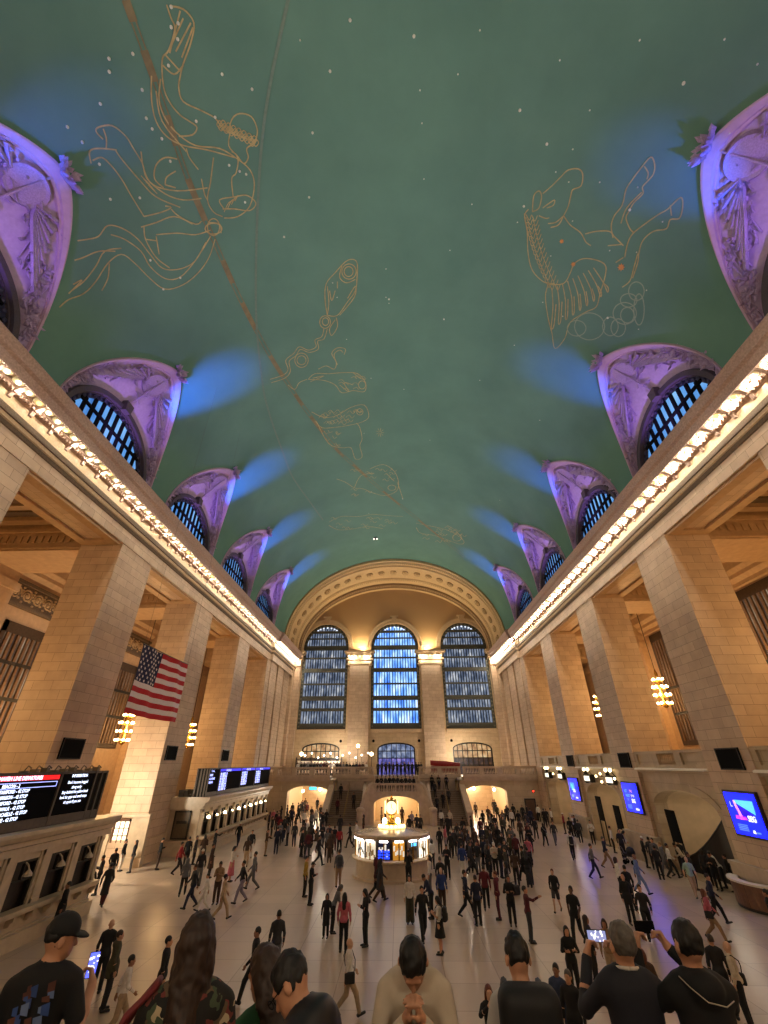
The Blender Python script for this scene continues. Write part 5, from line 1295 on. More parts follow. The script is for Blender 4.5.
POSES = {
 'stand': pose(),
 'shift': pose(knL=V3(-.15, .07, .50), anL=V3(-.19, .08, .085), elR=V3(.27, -.06, 1.13), wrR=V3(.16, .10, 1.0), hdR=V3(-.6, .5, -.3), head=(-.1, .3)),
 'phone': pose(elL=V3(-.235, .03, 1.13), elR=V3(.235, .03, 1.13), wrL=V3(-.09, .26, 1.20), wrR=V3(.10, .27, 1.21), hdL=V3(.45, .5, .5), hdR=V3(-.45, .5, .5), curl=.9, head=(-.38, 0)),
 'walk': pose(knR=V3(.10, .22, .52), anR=V3(.10, .33, .11), toR=V3(.02, 1, .15), knL=V3(-.10, -.05, .47), anL=V3(-.10, -.36, .17), toL=V3(-.02, .85, -.7), elL=V3(-.25, .05, 1.13), wrL=V3(-.23, .24, .96), hdL=V3(.05, .5, -.8), elR=V3(.25, -.12, 1.13), wrR=V3(.26, -.15, .88), hdR=V3(0, -.1, -1)),
 'stride': pose(knL=V3(-.10, .20, .52), anL=V3(-.10, .30, .10), toL=V3(-.02, 1, .1), knR=V3(.10, -.06, .47), anR=V3(.10, -.34, .16), toR=V3(.02, .85, -.7), elR=V3(.25, .06, 1.13), wrR=V3(.20, .26, 1.0), hdR=V3(-.1, .6, -.6), elL=V3(-.25, -.13, 1.13), wrL=V3(-.26, -.14, .88), hdL=V3(0, -.1, -1), lean=.06),
 'photo': pose(elL=V3(-.27, .18, 1.30), elR=V3(.27, .18, 1.30), wrL=V3(-.10, .36, 1.50), wrR=V3(.10, .36, 1.50), hdL=V3(.3, .25, .9), hdR=V3(-.3, .25, .9), curl=1.1),
 'crossed': pose(elL=V3(-.26, .06, 1.14), elR=V3(.26, .06, 1.14), wrL=V3(.04, .20, 1.16), wrR=V3(-.05, .23, 1.20), hdL=V3(1, -.05, .1), hdR=V3(-1, -.05, .1), curl=.5),
 'point': pose(elR=V3(.30, .20, 1.34), wrR=V3(.36, .42, 1.46), hdR=V3(.15, .9, .35), head=(.1, -.3)),
 'leanfwd': pose(lean=.45, elL=V3(-.24, .14, 1.18), elR=V3(.24, .14, 1.18), wrL=V3(-.12, .36, 1.14), wrR=V3(.12, .36, 1.14), hdL=V3(.3, .8, -.2), hdR=V3(-.3, .8, -.2), head=(-.2, 0)),
 'crouch': pose(lean=.35, hipL=V3(-.10, -.12, .48), hipR=V3(.10, -.12, .48), knL=V3(-.17, .24, .50), knR=V3(.17, .24, .50), anL=V3(-.14, .02, .085), anR=V3(.14, .02, .085)),
}
def figure_prims(po, bd=dict()):
    """bones of one person facing +Y; returns prims per part"""
    ln = po['lean']; piv = (po['hipL']+po['hipR'])/2; drop = piv-V3(0, 0, .90); RL = rotx(-ln)
    W = bd.get('w', 1.0)                       # girth
    def up(p): return RL @ (np.asarray(p, float)-V3(0, 0, .90))+piv
    def upf(o, sc): return (up(o), RL, V3(*sc))
    hp, hy = po['head']; nk = V3(0, -.005, 1.49); RH = RL @ rotz(hy) @ rotx(hp); HO = up(nk)
    def hf(sc=(1, 1, 1)): return (HO, RH, V3(*sc))
    HC = lambda x, y, z: V3(x, y, z-1.49)       # head points given at rest height, in the neck frame
    head = [('cap', (HC(0, -.012, 1.42), HC(0, .006, 1.55), .056, .052), .03, '+', hf()), ('ell', (HC(0, -.005, 1.632), V3(.077, .097, .105)), .03, '+', hf()), ('ell', (HC(0, .035, 1.568), V3(.058, .066, .066)), .03, '+', hf()),
            ('ell', (HC(0, .075, 1.535), V3(.028, .028, .022)), .02, '+', hf()),
            ('cap', (HC(0, .088, 1.628), HC(0, .112, 1.588), .009, .014), .012, '+', hf()), ('ell', (HC(0, .094, 1.555), V3(.024, .012, .010)), .008, '+', hf()), ('ell', (HC(.031, .098, 1.625), V3(.017, .014, .011)), .012, '-', hf()), ('ell', (HC(-.031, .098, 1.625), V3(.017, .014, .011)), .012, '-', hf()),
            ('ell', (HC(.031, .082, 1.624), V3(.012, .012, .012)), .004, '+', hf()), ('ell', (HC(-.031, .082, 1.624), V3(.012, .012, .012)), .004, '+', hf()),
            ('cap', (HC(-.04, .088, 1.645), HC(.04, .088, 1.645), .009, .009), .012, '+', hf()),
            ('ell', (HC(.084, -.008, 1.60), V3(.012, .022, .033)), .006, '+', hf()), ('ell', (HC(-.084, -.008, 1.60), V3(.012, .022, .033)), .006, '+', hf())]
    def torso(g=0.0, k=.05):
        return [('cap', (V3(0, 0, 0), V3(0, 0, .30), .128*W+g, .152*W+g), k, '+', upf((0, 0, 1.02), (1, 1.5, 1))), ('cap', (up((-.105, -.005, 1.40)), up((.105, -.005, 1.40)), .058+g, .058+g), k, '+'),
                ('cap', (up((0, -.02, 1.40)), up((0, -.01, 1.475)), .07+g*.7, .052+g*.4), k, '+')]
    def pelvis(g=0.0): return [('cap', (po['hipL']*.62+piv*.38+V3(0, -.01, .03), po['hipR']*.62+piv*.38+V3(0, -.01, .03), .108*W+g, .108*W+g), .05, '+')]
    arms, sleeves, hands = [], [], []
    for s in 'LR':
        sh, el, wr = up(po['sh'+s]), up(po['el'+s]), up(po['wr'+s]); sg = -1 if s == 'L' else 1
        arms += [('cap', (sh, el, .050*W, .039), .035, '+'), ('cap', (el, el+(wr-el)*.35, .039, .041), .02, '+'), ('cap', (el+(wr-el)*.35, wr, .041, .026), .02, '+')]
        hd = RL @ (po['hd'+s]/np.linalg.norm(po['hd'+s])); fr = wr-el; fr = fr/np.linalg.norm(fr)
        inn = up(V3(0, .25, 1.15))-wr; side = np.cross(hd, inn); side = side/max(1e-6, np.linalg.norm(side)); pn = np.cross(side, hd); cu = po['curl']
        thb = side if side @ V3(0, 0, 1) > -.2 else -side
        if abs(hd[2]) > .8: thb = V3(0, 1, 0)-hd*hd[1]; thb = thb/np.linalg.norm(thb); side = thb; pn = np.cross(side, hd); pn = pn if pn @ inn > 0 else -pn
        base = wr+hd*.085
        hands += [('cap', (wr-fr*.02, wr+hd*.02, .027, .026), .02, '+')]
        for q in (-1.5, -.5, .5, 1.5):
            b0 = base+thb*(q*.019); hands.append(('cap', (wr+hd*.015+thb*(q*.011), b0, .017, .0125), .012, '+'))
            ln_ = [.062, .074, .080, .070][int(q+1.5)]; d1 = hd*math.cos(cu)+pn*math.sin(cu); d2 = hd*math.cos(2*cu)+pn*math.sin(2*cu)
            m1 = b0+d1*ln_*.55; hands += [('cap', (b0, m1, .0105, .0092), .006, '+'), ('cap', (m1, m1+d2*ln_*.5, .0092, .0075), .004, '+')]
        t0 = wr+hd*.03+thb*.022; t1 = t0+(thb*.75+hd*.55+pn*.35)*.034; hands += [('cap', (t0, t1, .0135, .0115), .012, '+'), ('cap', (t1, t1+(hd*.85+thb*.25+pn*.4)*.032, .0112, .009), .005, '+')]
        sleeves.append((s, sh, el, wr))
    legs, trous, shoes, ank = [], [], {}, []
    for s in 'LR':
        hi_, kn, an = po['hip'+s], po['kn'+s], po['an'+s]; to = po['to'+s]/np.linalg.norm(po['to'+s]); sg = -1 if s == 'L' else 1
        calf = kn+(an-kn)*.32+V3(0, -.012, 0); toe = an+to*.165+V3(0, 0, -.045)*(1 if to[2] < .05 and an[2] < .12 else .3)
        legs += [('cap', (hi_, kn, .088*W, .055), .04, '+'), ('cap', (kn, calf, .053, .052), .025, '+'), ('cap', (calf, an, .052, .034), .02, '+'), ('cap', (an+V3(0, -.035, -.04), an, .036, .034), .02, '+'), ('cap', (an+V3(0, -.02, -.035), toe, .036, .028), .02, '+')]
        en = kn+(an-kn)*.93
        trous += [('cap', (hi_, kn, .100*W, .075), .03, '+'), ('cap', (kn, en, .075, .060), .02, '+')]
        shoes[s] = [('cap', (an+V3(0, -.045, -.038), an+V3(0, -.01, .0), .043, .040), .02, '+'), ('cap', (an+V3(0, -.03, -.042), toe, .043, .034), .02, '+')]
        ank.append(an)
    body = torso()+pelvis()+legs+arms+hands+head
    out = dict(body=body, head=head)
    def top(hem=.93, sl=.93, g=.018, hood=False, flare=0.0):
        p = torso(g)+([('cap', (po['hipL']*.5+piv*.5+V3(0, -.008, .03), po['hipR']*.5+piv*.5+V3(0, -.008, .03), .118*W+g, .118*W+g), .05, '+')] if hem < 1.0 else [])
        if flare: p.append(('cap', (piv+V3(0, 0, .08), V3(piv[0], piv[1]*.6, hem+.02), .135*W+g, .135*W+flare), .06, '+'))
        for s, sh, el, wr in sleeves:
            if sl < .5: p.append(('cap', (sh, sh+(el-sh)*.75, .057*W, .057), .035, '+'))
            else: p += [('cap', (sh, el, .058*W, .049), .035, '+'), ('cap', (el, el+(wr-el)*sl, .049, .038), .02, '+')]
        if hem > .3: p.append(('half', (V3(0, 0, -1), -(hem if ln < .3 else min(hem, piv[2]-.02))), .01, '&'))
        nk_ = up((0, .0, 1.50)); p.append(('ell', (HC(0, .01, 1.525), V3(.062, .07, .055)), .012, '-', hf()))
        if hood: p.append(('ell', (up((0, -.085, 1.43)), V3(.115, .075, .08)), .03, '+'))
        return p
    out['top'] = top
    def bottom(kind):
        if kind == 'skirt' or kind == 'longskirt':
            hz = .50 if kind == 'skirt' else .30; return pelvis(.016)+[('cap', (piv+V3(0, 0, .10), V3(piv[0], piv[1], hz), .125, .22), .05, '+'), ('half', (V3(0, 0, -1), -hz), .01, '&'), ('half', (V3(0, 0, 1), piv[2]+.16), .01, '&')]
        if kind == 'shorts': return pelvis(.016)+[('cap', (po['hip'+s], po['hip'+s]+(po['kn'+s]-po['hip'+s])*.72, .104, .088), .03, '+') for s in 'LR']+[('half', (V3(0, 0, 1), piv[2]+.14), .01, '&')]
        if kind == 'wide': return pelvis(.016)+[('cap', (po['hip'+s], po['kn'+s], .104, .095), .02, '+') for s in 'LR']+[('cap', (po['kn'+s], po['kn'+s]+(po['an'+s]-po['kn'+s])*.95, .095, .10), .015, '+') for s in 'LR']+[('half', (V3(0, 0, 1), piv[2]+.14), .01, '&'), ('half', (V3(0, 0, -1), -.03), .01, '&')]
        return pelvis(.016)+trous+[('half', (V3(0, 0, 1), piv[2]+.14), .01, '&')]
    out['bottom'] = bottom; out['shoes'] = shoes
    def hair(kind):
        base = [('ell', (HC(0, -.014, 1.645), V3(.083, .102, .110)), .02, '+', hf())]
        if kind == 'bald': return None
        if kind == 'long': base += [('cap', (HC(0, -.06, 1.62), HC(0, -.085, 1.30), .085, .085), .04, '+', hf((1, 1.25, 1))), ('cap', (HC(.07, -.01, 1.60), HC(.085, -.03, 1.38), .035, .03), .03, '+', hf()), ('cap', (HC(-.07, -.01, 1.60), HC(-.085, -.03, 1.38), .035, .03), .03, '+', hf())]
        if kind == 'bob': base += [('cap', (HC(0, -.05, 1.60), HC(0, -.05, 1.50), .085, .075), .04, '+', hf()), ('cap', (HC(.07, -.0, 1.62), HC(.072, 0, 1.53), .032, .03), .03, '+', hf()), ('cap', (HC(-.07, 0, 1.62), HC(-.072, 0, 1.53), .032, .03), .03, '+', hf())]
        if kind == 'bun': base += [('ell', (HC(0, -.10, 1.70), V3(.045, .045, .045)), .02, '+', hf())]
        if kind == 'hood': base = [('ell', (HC(0, -.02, 1.63), V3(.108, .125, .13)), .02, '+', hf()), ('cap', (HC(0, -.05, 1.58), HC(0, -.05, 1.44), .11, .12), .04, '+', hf())]
        base += [('ell', (HC(0, .135, 1.578), V3(.088, .10, .112)), .015, '-', hf())]
        if kind == 'short': base += [('ell', (HC(.09, .004, 1.595), V3(.022, .036, .045)), .008, '-', hf()), ('ell', (HC(-.09, .004, 1.595), V3(.022, .036, .045)), .008, '-', hf()), ('half', (V3(0, -.45, -1), -(1.545-1.49)), .02, '&', hf()), ('ell', (HC(0, .09, 1.54), V3(.2, .075, .085)), .01, '-', hf())]
        if kind == 'cap': base = [('ell', (HC(0, -.008, 1.655), V3(.092, .108, .10)), .02, '+', hf()), ('half', (V3(0, 0, -1), -(1.635-1.49)), .006, '&', hf()), ('cap', (V3(-.035, .115, .150*4.5), V3(.035, .115, .150*4.5), .058, .058), .012, '+', (HO, RH, V3(1, 1, 4.5)))]
        return base
    out['hair'] = hair; out['up'] = up; out['hf'] = hf; out['HC'] = HC; out['RL'] = RL; out['piv'] = piv
    return out

# colours worn
COL = dict(black='0F0F12', navy='171D34', grey='5E5D5F', dark='1B1A1D', charcoal='2A2A2E', white='CFC9C0', red='8E2229', maroon='4A141E', blue='22386E', tan='8E7152', brown='3F2C20', olive='3E3B2A', pink='B25A66', yellow='9C7E2C', mint='93AC98', cream='BDAF9A', beige='A08A6E', lilac='7D7484', denim='2F3C58', skyblue='6C7F9E', burgundy='5A1420', floral='4A4A3A')
def cloth(c): return plain('cloth_'+c, COL[c], .85, noise=.15, scale=12)
SKIN = {'a': 'B98768', 'b': '8F6248', 'c': '5A3A28', 'd': 'C79C80'}
def skinm(c): return plain('skin_'+c, SKIN[c], .55, noise=.05)
HAIRC = dict(black='0D0B0A', brown='2B1A10', grey='524C46', fair='7E6040', auburn='5A2A16')
def hairm(c): return plain('hair_'+c, HAIRC[c], .6, noise=.3, scale=40)
shoe_m = {'black': plain('shoe_black', '0E0D0D', .5), 'white': plain('shoe_white', 'C9C6C0', .5), 'brown': plain('shoe_brown', '3A2618', .5)}
FIG, MESH = {}, {}
def fig(po): 
    if po not in FIG: FIG[po] = figure_prims(POSES[po])
    return FIG[po]
LO, HI = (-.62, -.6, -.02), (.62, .75, 1.85)
def part_mesh(key, prims, h, mat):
    if key not in MESH: MESH[key] = skin_mesh(key[0], prims, h, LO, HI, None)
    k2 = key+(mat.name,)
    if k2 not in MESH:
        me = MESH[key].copy(); me.name = key[0]; me.materials.clear(); me.materials.append(mat); MESH[k2] = me
    return MESH[k2]
TOPS = {'jacket': dict(hem=.86), 'shirt': dict(hem=.90, g=.014), 'tee': dict(hem=.90, sl=.3, g=.014), 'coat': dict(hem=.48, flare=.06), 'parka': dict(hem=.70, g=.03, flare=.04, hood=True), 'hoodie': dict(hem=.86, g=.024, hood=True), 'dress': dict(hem=.88, sl=.3, g=.012)}
PEOPLE = []
def person(loc, rz, sc, po, top, tc, bot, bc, hair, hc, sk='a', h=.017, shoe='black'):
    F_ = fig(po); far = h > .025
    t = empty('person', loc, rz); t.scale = (sc, sc, sc)
    def put(name, key, prims, mat):
        me = part_mesh((name,)+key+(h,), prims, h, mat)
        if len(me.vertices) == 0: return None
        o = bpy.data.objects.new(name, me); C.objects.link(o); o.parent = t; return o
    put('body', (po,), F_['body'], skinm(sk))
    put('jacket' if top in ('jacket', 'coat', 'parka') else top if top in ('hoodie', 'dress') else 'shirt', (po, top), F_['top'](**TOPS[top]), cloth(tc))
    put('skirt' if 'skirt' in bot else 'shorts' if bot == 'shorts' else 'trousers', (po, bot), F_['bottom'](bot), cloth(bc))
    if hair != 'bald': put('cap' if hair == 'cap' else 'hood' if hair == 'hood' else 'hair', (po, hair), F_['hair'](hair), cloth(tc) if hair == 'hood' else cloth('white') if (hair == 'cap' and hc == 'white') else hairm(hc))
    if True:
        for s in 'LR': put('shoe', (po, s), F_['shoes'][s], shoe_m[shoe])
    return t
# ------------------------------------------------------------------ the crowd: head position in the photograph, clothes, pose, facing
#  u, v, top, colour, bottom, colour, hair, hair colour, pose, facing, skin, where, scale
T_ = []
def P(u, v, top='jacket', tc='black', bot='trousers', bc='dark', hair='short', hc='black', po='stand', fa='A', sk='a', wh=None, sc=1.0, z=0.0, bag=None): T_.append([u, v, top, tc, bot, bc, hair, hc, po, fa, sk, wh, sc, z, bag])
# lower left of the floor
P(113, 919, 'jacket', 'black', 'trousers', 'black', 'bald', 'grey', 'stand', 'A', 'd', 'with a bald head standing at lower left')
P(121.5, 930, 'parka', 'olive', 'trousers', 'dark', 'short', 'brown', 'stand', 'R', 'a', 'next to the bald man at lower left')
P(131.5, 955, 'shirt', 'white', 'trousers', 'beige', 'short', 'black', 'stride', 'R', 'b', 'striding right at lower left', .93)
P(170, 936, 'jacket', 'black', 'trousers', 'black', 'short', 'black', 'stand', 'R', 'a', 'left of the woman in the floral top')
P(112, 863, 'coat', 'dark', 'trousers', 'maroon', 'short', 'black', 'stride', 'A', 'b', 'striding away beside the near ticket counter')
P(93, 868, 'jacket', 'dark', 'trousers', 'black', 'bob', 'brown', 'walk', 'A', 'a', 'walking along the near ticket counter')
P(72.5, 871, 'coat', 'black', 'trousers', 'black', 'short', 'black', 'stand', 'L', 'b', 'standing at the ledge of the near ticket counter')
P(98, 850, 'jacket', 'charcoal', 'trousers', 'dark', 'cap', 'black', 'stand', 'R', 'a', 'at the far corner of the near ticket counter')
P(105, 855, 'jacket', 'dark', 'trousers', 'black', 'short', 'black', 'phone', 'L', 'b', 'by the corner of the near ticket counter')
P(117, 848, 'jacket', 'black', 'trousers', 'grey', 'short', 'black', 'walk', 'A', 'b', 'walking towards the lit door on the left')
P(127, 839, 'jacket', 'dark', 'trousers', 'white', 'short', 'black', 'stand', 'R', 'b', 'in white trousers in front of the lit door')
P(137, 840, 'jacket', 'dark', 'trousers', 'grey', 'long', 'brown', 'stand', 'L', 'a', 'just right of the lit door')
P(163, 838, 'jacket', 'black', 'trousers', 'brown', 'short', 'black', 'phone', 'R', 'a', 'leaning by the end of the far ticket counter')
# group before the far counter
P(183, 842, 'jacket', 'red', 'trousers', 'black', 'short', 'black', 'walk', 'R', 'b', 'in red leading the group by the far counter')
P(190.5, 836, 'jacket', 'black', 'trousers', 'black', 'short', 'black', 'stand', 'A', 'b', None); P(198, 834.5, 'jacket', 'charcoal', 'trousers', 'black', 'short', 'brown', 'stand', 'R', 'b', None)
P(206, 835, 'jacket', 'brown', 'trousers', 'black', 'bob', 'black', 'phone', 'A', 'b', None); P(217, 829, 'jacket', 'black', 'trousers', 'dark', 'short', 'black', 'point', 'R', 'a', None)
P(240.5, 822.5, 'shirt', 'black', 'trousers', 'navy', 'cap', 'white', 'stride', 'A', 'b', 'with a white cap at the ledge of the far counter')
P(188.5, 858, 'hoodie', 'grey', 'trousers', 'black', 'hood', 'grey', 'walk', 'A', 'a', 'with a grey hood up before the far counter', .95)
P(203.5, 849, 'jacket', 'dark', 'trousers', 'grey', 'cap', 'white', 'stand', 'A', 'b', 'in a white cap within the left group')
P(214, 843.5, 'coat', 'brown', 'trousers', 'dark', 'short', 'black', 'stand', 'R', 'b', 'in a long brown coat within the left group')
P(197, 864, 'jacket', 'charcoal', 'trousers', 'navy', 'short', 'brown', 'stride', 'L', 'b', 'striding in front of the left group')
P(208.5, 873, 'shirt', 'white', 'trousers', 'white', 'short', 'black', 'walk', 'L', 'a', 'all in white on the left floor', .85)
P(221.5, 861, 'shirt', 'tan', 'trousers', 'brown', 'short', 'black', 'phone', 'T', 'b', 'in a tan shirt on the left floor')
P(226.5, 874, 'shirt', 'beige', 'trousers', 'beige', 'short', 'black', 'walk', 'R', 'b', 'all in beige on the left floor', .95)
P(234.5, 846, 'shirt', 'white', 'longskirt', 'pink', 'bob', 'black', 'phone', 'R', 'a', 'in a long pink skirt on the left floor')
P(245, 860.5, 'shirt', 'black', 'trousers', 'lilac', 'short', 'black', 'stride', 'L', 'b', 'in lilac trousers striding on the left floor')
P(256, 851.5, 'jacket', 'grey', 'trousers', 'grey', 'short', 'black', 'walk', 'L', 'b', 'in a grey suit walking on the left floor')
P(253, 830, 'jacket', 'black', 'trousers', 'white', 'short', 'black', 'stand', 'T', 'a', 'in white trousers left of the man in tan trousers')
P(249, 836, 'shirt', 'brown', 'trousers', 'beige', 'bob', 'brown', 'stand', 'A', 'b', 'in a brown shirt behind the grey suited man')
P(268, 828.5, 'jacket', 'brown', 'trousers', 'tan', 'short', 'brown', 'phone', 'R', 'a', 'in tan trousers alone right of the far counter')
# middle of the floor, left of the booth
P(307, 856, 'jacket', 'yellow', 'trousers', 'black', 'short', 'black', 'stand', 'R', 'a', 'in a yellow jacket left of the booth')
P(312.5, 861.5, 'jacket', 'black', 'trousers', 'black', 'short', 'black', 'phone', 'R', 'b', 'holding a phone beside the yellow jacket')
P(339.5, 849.5, 'jacket', 'grey', 'trousers', 'tan', 'short', 'brown', 'stand', 'A', 'a', 'with grey backpack, left of the booth', 1.0, 0, 'backpack')
P(327.5, 893.5, 'coat', 'black', 'trousers', 'black', 'bob', 'black', 'stand', 'T', 'b', 'short and wide in a black coat left of the pink jacket', .80)
P(334, 887.5, 'jacket', 'grey', 'trousers', 'dark', 'bob', 'grey', 'leanfwd', 'R', 'a', 'bending behind the person in the black coat', .95)
P(345, 892.5, 'jacket', 'pink', 'trousers', 'black', 'long', 'black', 'stand', 'A', 'a', 'in a pink jacket with long black hair in the middle')
P(366, 888.5, 'shirt', 'black', 'trousers', 'black', 'long', 'black', 'phone', 'L', 'a', 'with long black hair holding a phone in the middle', 1.0, 0, None)
P(380, 858.5, 'coat', 'charcoal', 'trousers', 'brown', 'hood', 'black', 'stride', 'R', 'b', 'hooded, striding before the booth', 1.02); P(376.5, 859, 'hoodie', 'maroon', 'trousers', 'black', 'hood', 'black', 'walk', 'R', 'b', 'in a maroon hood behind the hooded one')
P(279.5, 910, 'jacket', 'charcoal', 'trousers', 'grey', 'short', 'black', 'stand', 'A', 'b', 'in a charcoal jacket alone at lower middle left')
P(258, 927, 'jacket', 'black', 'trousers', 'black', 'short', 'black', 'walk', 'L', 'b', 'in a black suit walking at lower middle left')
P(350, 938, 'shirt', 'white', 'trousers', 'beige', 'bald', 'fair', 'walk', 'R', 'd', 'pale and balding with a black bag at lower middle', .95, 0, 'bag')
# right of the booth
P(408, 849.5, 'dress', 'black', 'trousers', 'black', 'short', 'black', 'phone', 'A', 'b', 'in black at the front of the booth counter')
P(409, 875, 'shirt', 'white', 'wide', 'olive', 'bob', 'black', 'stand', 'T', 'a', 'in a white shirt and wide olive trousers in the middle', .97)
P(421.5, 886, 'jacket', 'black', 'trousers', 'black', 'short', 'black', 'walk', 'T', 'a', 'walking forward right of the white shirt in the middle')
P(438, 896, 'dress', 'white', 'skirt', 'black', 'bob', 'black', 'phone', 'L', 'a', 'in a white top and black skirt in the middle', .96, 0, 'backpack')
P(440.5, 867.5, 'shirt', 'blue', 'trousers', 'brown', 'bald', 'grey', 'stand', 'T', 'd', 'old, balding, in a blue sweater in the middle')
P(430, 875, 'jacket', 'navy', 'trousers', 'black', 'short', 'black', 'leanfwd', 'L', 'b', 'bending left of the blue sweater', .97); P(429, 855, 'shirt', 'white', 'trousers', 'grey', 'bob', 'black', 'stand', 'L', 'a', 'in a pale shirt at the right of the booth')
P(439.5, 856.5, 'jacket', 'dark', 'trousers', 'black', 'short', 'grey', 'stand', 'A', 'a', None); P(446, 844, 'jacket', 'black', 'trousers', 'black', 'short', 'black', 'phone', 'T', 'b', 'holding something white at the chest right of the booth')
P(431.5, 842, 'shirt', 'white', 'trousers', 'dark', 'bob', 'black', 'stand', 'A', 'a', 'with black bobbed hair and white shirt right of the booth', .95)
P(461, 843, 'jacket', 'blue', 'trousers', 'white', 'short', 'brown', 'stand', 'A', 'a', 'in a big blue jacket and white trousers right of the booth', 1.02)
P(476, 840, 'jacket', 'dark', 'trousers', 'grey', 'short', 'black', 'stand', 'T', 'b', None); P(464, 870, 'jacket', 'navy', 'trousers', 'black', 'short', 'brown', 'walk', 'R', 'a', 'in a navy suit walking right of the blue sweater')
P(474.5, 875, 'jacket', 'navy', 'trousers', 'black', 'short', 'brown', 'stand', 'A', 'a', 'in a navy jacket beside the maroon jacket'); P(483, 865, 'jacket', 'burgundy', 'trousers', 'black', 'short', 'black', 'walk', 'A', 'b', 'in a dark red jacket right of the booth')
P(494.5, 871, 'hoodie', 'burgundy', 'trousers', 'maroon', 'short', 'auburn', 'stand', 'L', 'a', 'all in dark red right of the booth'); P(507.5, 875, 'jacket', 'black', 'trousers', 'black', 'short', 'black', 'crossed', 'T', 'b', 'in black with folded arms right of the dark red hoodie')
P(524.5, 886, 'jacket', 'maroon', 'trousers', 'charcoal', 'short', 'black', 'point', 'R', 'a', 'with one arm out, in a dark maroon jacket'); P(551.5, 869, 'jacket', 'black', 'shorts', 'charcoal', 'short', 'auburn', 'walk', 'T', 'd', 'in a black blazer and shorts with bare legs', .94)
P(505, 862, 'jacket', 'black', 'trousers', 'brown', 'bob', 'black', 'stand', 'L', 'b', None); P(493, 842, 'shirt', 'cream', 'trousers', 'black', 'cap', 'white', 'phone', 'T', 'a', 'in a white cap and pale vest right of the booth')
P(504, 846, 'jacket', 'olive', 'trousers', 'dark', 'short', 'brown', 'stand', 'L', 'a', None); P(514.5, 834.5, 'jacket', 'maroon', 'trousers', 'black', 'short', 'black', 'stand', 'A', 'b', None)
P(521, 846, 'coat', 'black', 'trousers', 'black', 'short', 'black', 'walk', 'L', 'b', 'in a long black coat left of the red top'); P(526.5, 836.5, 'shirt', 'pink', 'trousers', 'black', 'short', 'brown', 'walk', 'A', 'b', 'in a bright pinkish red top walking right of the crowd'); P(513, 848.5, 'jacket', 'brown', 'trousers', 'black', 'bob', 'brown', 'stand', 'A', 'a', None)
# right side
P(569.8, 886, 'tee', 'black', 'trousers', 'black', 'short', 'black', 'walk', 'T', 'c', 'dark skinned, all in black, walking forward at lower right', 1.03)
P(565.5, 926, 'jacket', 'black', 'trousers', 'black', 'long', 'black', 'crossed', 'T', 'a', 'with long black hair and folded arms at lower right', .95)
P(585, 915, 'jacket', 'dark', 'trousers', 'dark', 'long', 'brown', 'stand', 'R', 'b', 'with long brown hair behind the lit phone', .95); P(603, 919, 'shirt', 'tan', 'trousers', 'beige', 'bob', 'brown', 'stand', 'T', 'b', 'in a tan shirt just behind the lit phone', .97)
P(589, 843.5, 'shirt', 'grey', 'trousers', 'navy', 'short', 'brown', 'stride', 'R', 'a', 'in a pale grey shirt striding through the blue reflection'); P(569, 831, 'shirt', 'white', 'trousers', 'black', 'short', 'black', 'walk', 'A', 'a', 'in a white shirt with a black backpack on the right', 1.0, 0, 'backpack')
P(602, 836.5, 'jacket', 'navy', 'trousers', 'tan', 'short', 'grey', 'walk', 'R', 'd', 'grey haired in navy jacket and tan trousers on the right'); P(615, 857, 'jacket', 'white', 'trousers', 'black', 'bob', 'brown', 'stand', 'R', 'a', 'in a white jacket right of the grey shirt')
P(633.4, 854, 'shirt', 'skyblue', 'trousers', 'skyblue', 'bald', 'black', 'walk', 'R', 'b', 'in sky blue beside the blue reflection'); P(622, 874, 'parka', 'black', 'trousers', 'black', 'bald', 'grey', 'stand', 'T', 'a', 'old and balding in a big black parka on the right')
P(623.5, 865, 'jacket', 'black', 'trousers', 'black', 'short', 'black', 'stand', 'A', 'a', 'in black behind the old man in the parka'); P(638.5, 884.5, 'jacket', 'dark', 'trousers', 'black', 'short', 'brown', 'walk', 'T', 'a', 'in dark clothes right of the old man in the parka')
P(685, 856.5, 'tee', 'mint', 'trousers', 'beige', 'bald', 'fair', 'walk', 'T', 'd', 'bald in a pale green tee on the right'); P(705, 873.5, 'jacket', 'navy', 'trousers', 'black', 'short', 'brown', 'stride', 'R', 'a', 'in a navy jacket striding on the right edge of the floor'); P(702.5, 889, 'shirt', 'pink', 'trousers', 'tan', 'long', 'auburn', 'walk', 'R', 'b', 'in a pinkish top beside the navy jacket', .93, 0, 'bag')
P(725, 941, 'shirt', 'cream', 'trousers', 'black', 'bald', 'grey', 'stand', 'L', 'd', 'bald in a cream sweater with a black strap at lower right', 1.0, 0, 'bag'); P(710, 938, 'jacket', 'dark', 'trousers', 'black', 'short', 'brown', 'stand', 'A', 'a', 'beside the cream sweater at lower right')
P(554.8, 963.5, 'jacket', 'denim', 'trousers', 'denim', 'short', 'black', 'stand', 'T', 'b', 'in a denim jacket behind the black backpack', .97); P(566, 966, 'jacket', 'black', 'trousers', 'black', 'short', 'grey', 'stand', 'T', 'a', 'grey haired in black beside the denim jacket')
P(641, 949, 'jacket', 'brown', 'trousers', 'dark', 'bob', 'auburn', 'stand', 'A', 'a', 'with auburn hair between the two men taking photos', .97); P(488, 985, 'jacket', 'black', 'trousers', 'black', 'long', 'auburn', 'photo', 'T', 'd', 'with long auburn hair raising a white phone', .97)
P(588.8, 818, 'shirt', 'white', 'trousers', 'black', 'short', 'black', 'crossed', 'T', 'a', 'in a white top beside the tall black panel'); P(552, 821, 'jacket', 'charcoal', 'trousers', 'grey', 'short', 'brown', 'walk', 'T', 'a', 'in charcoal alone on the far right floor')
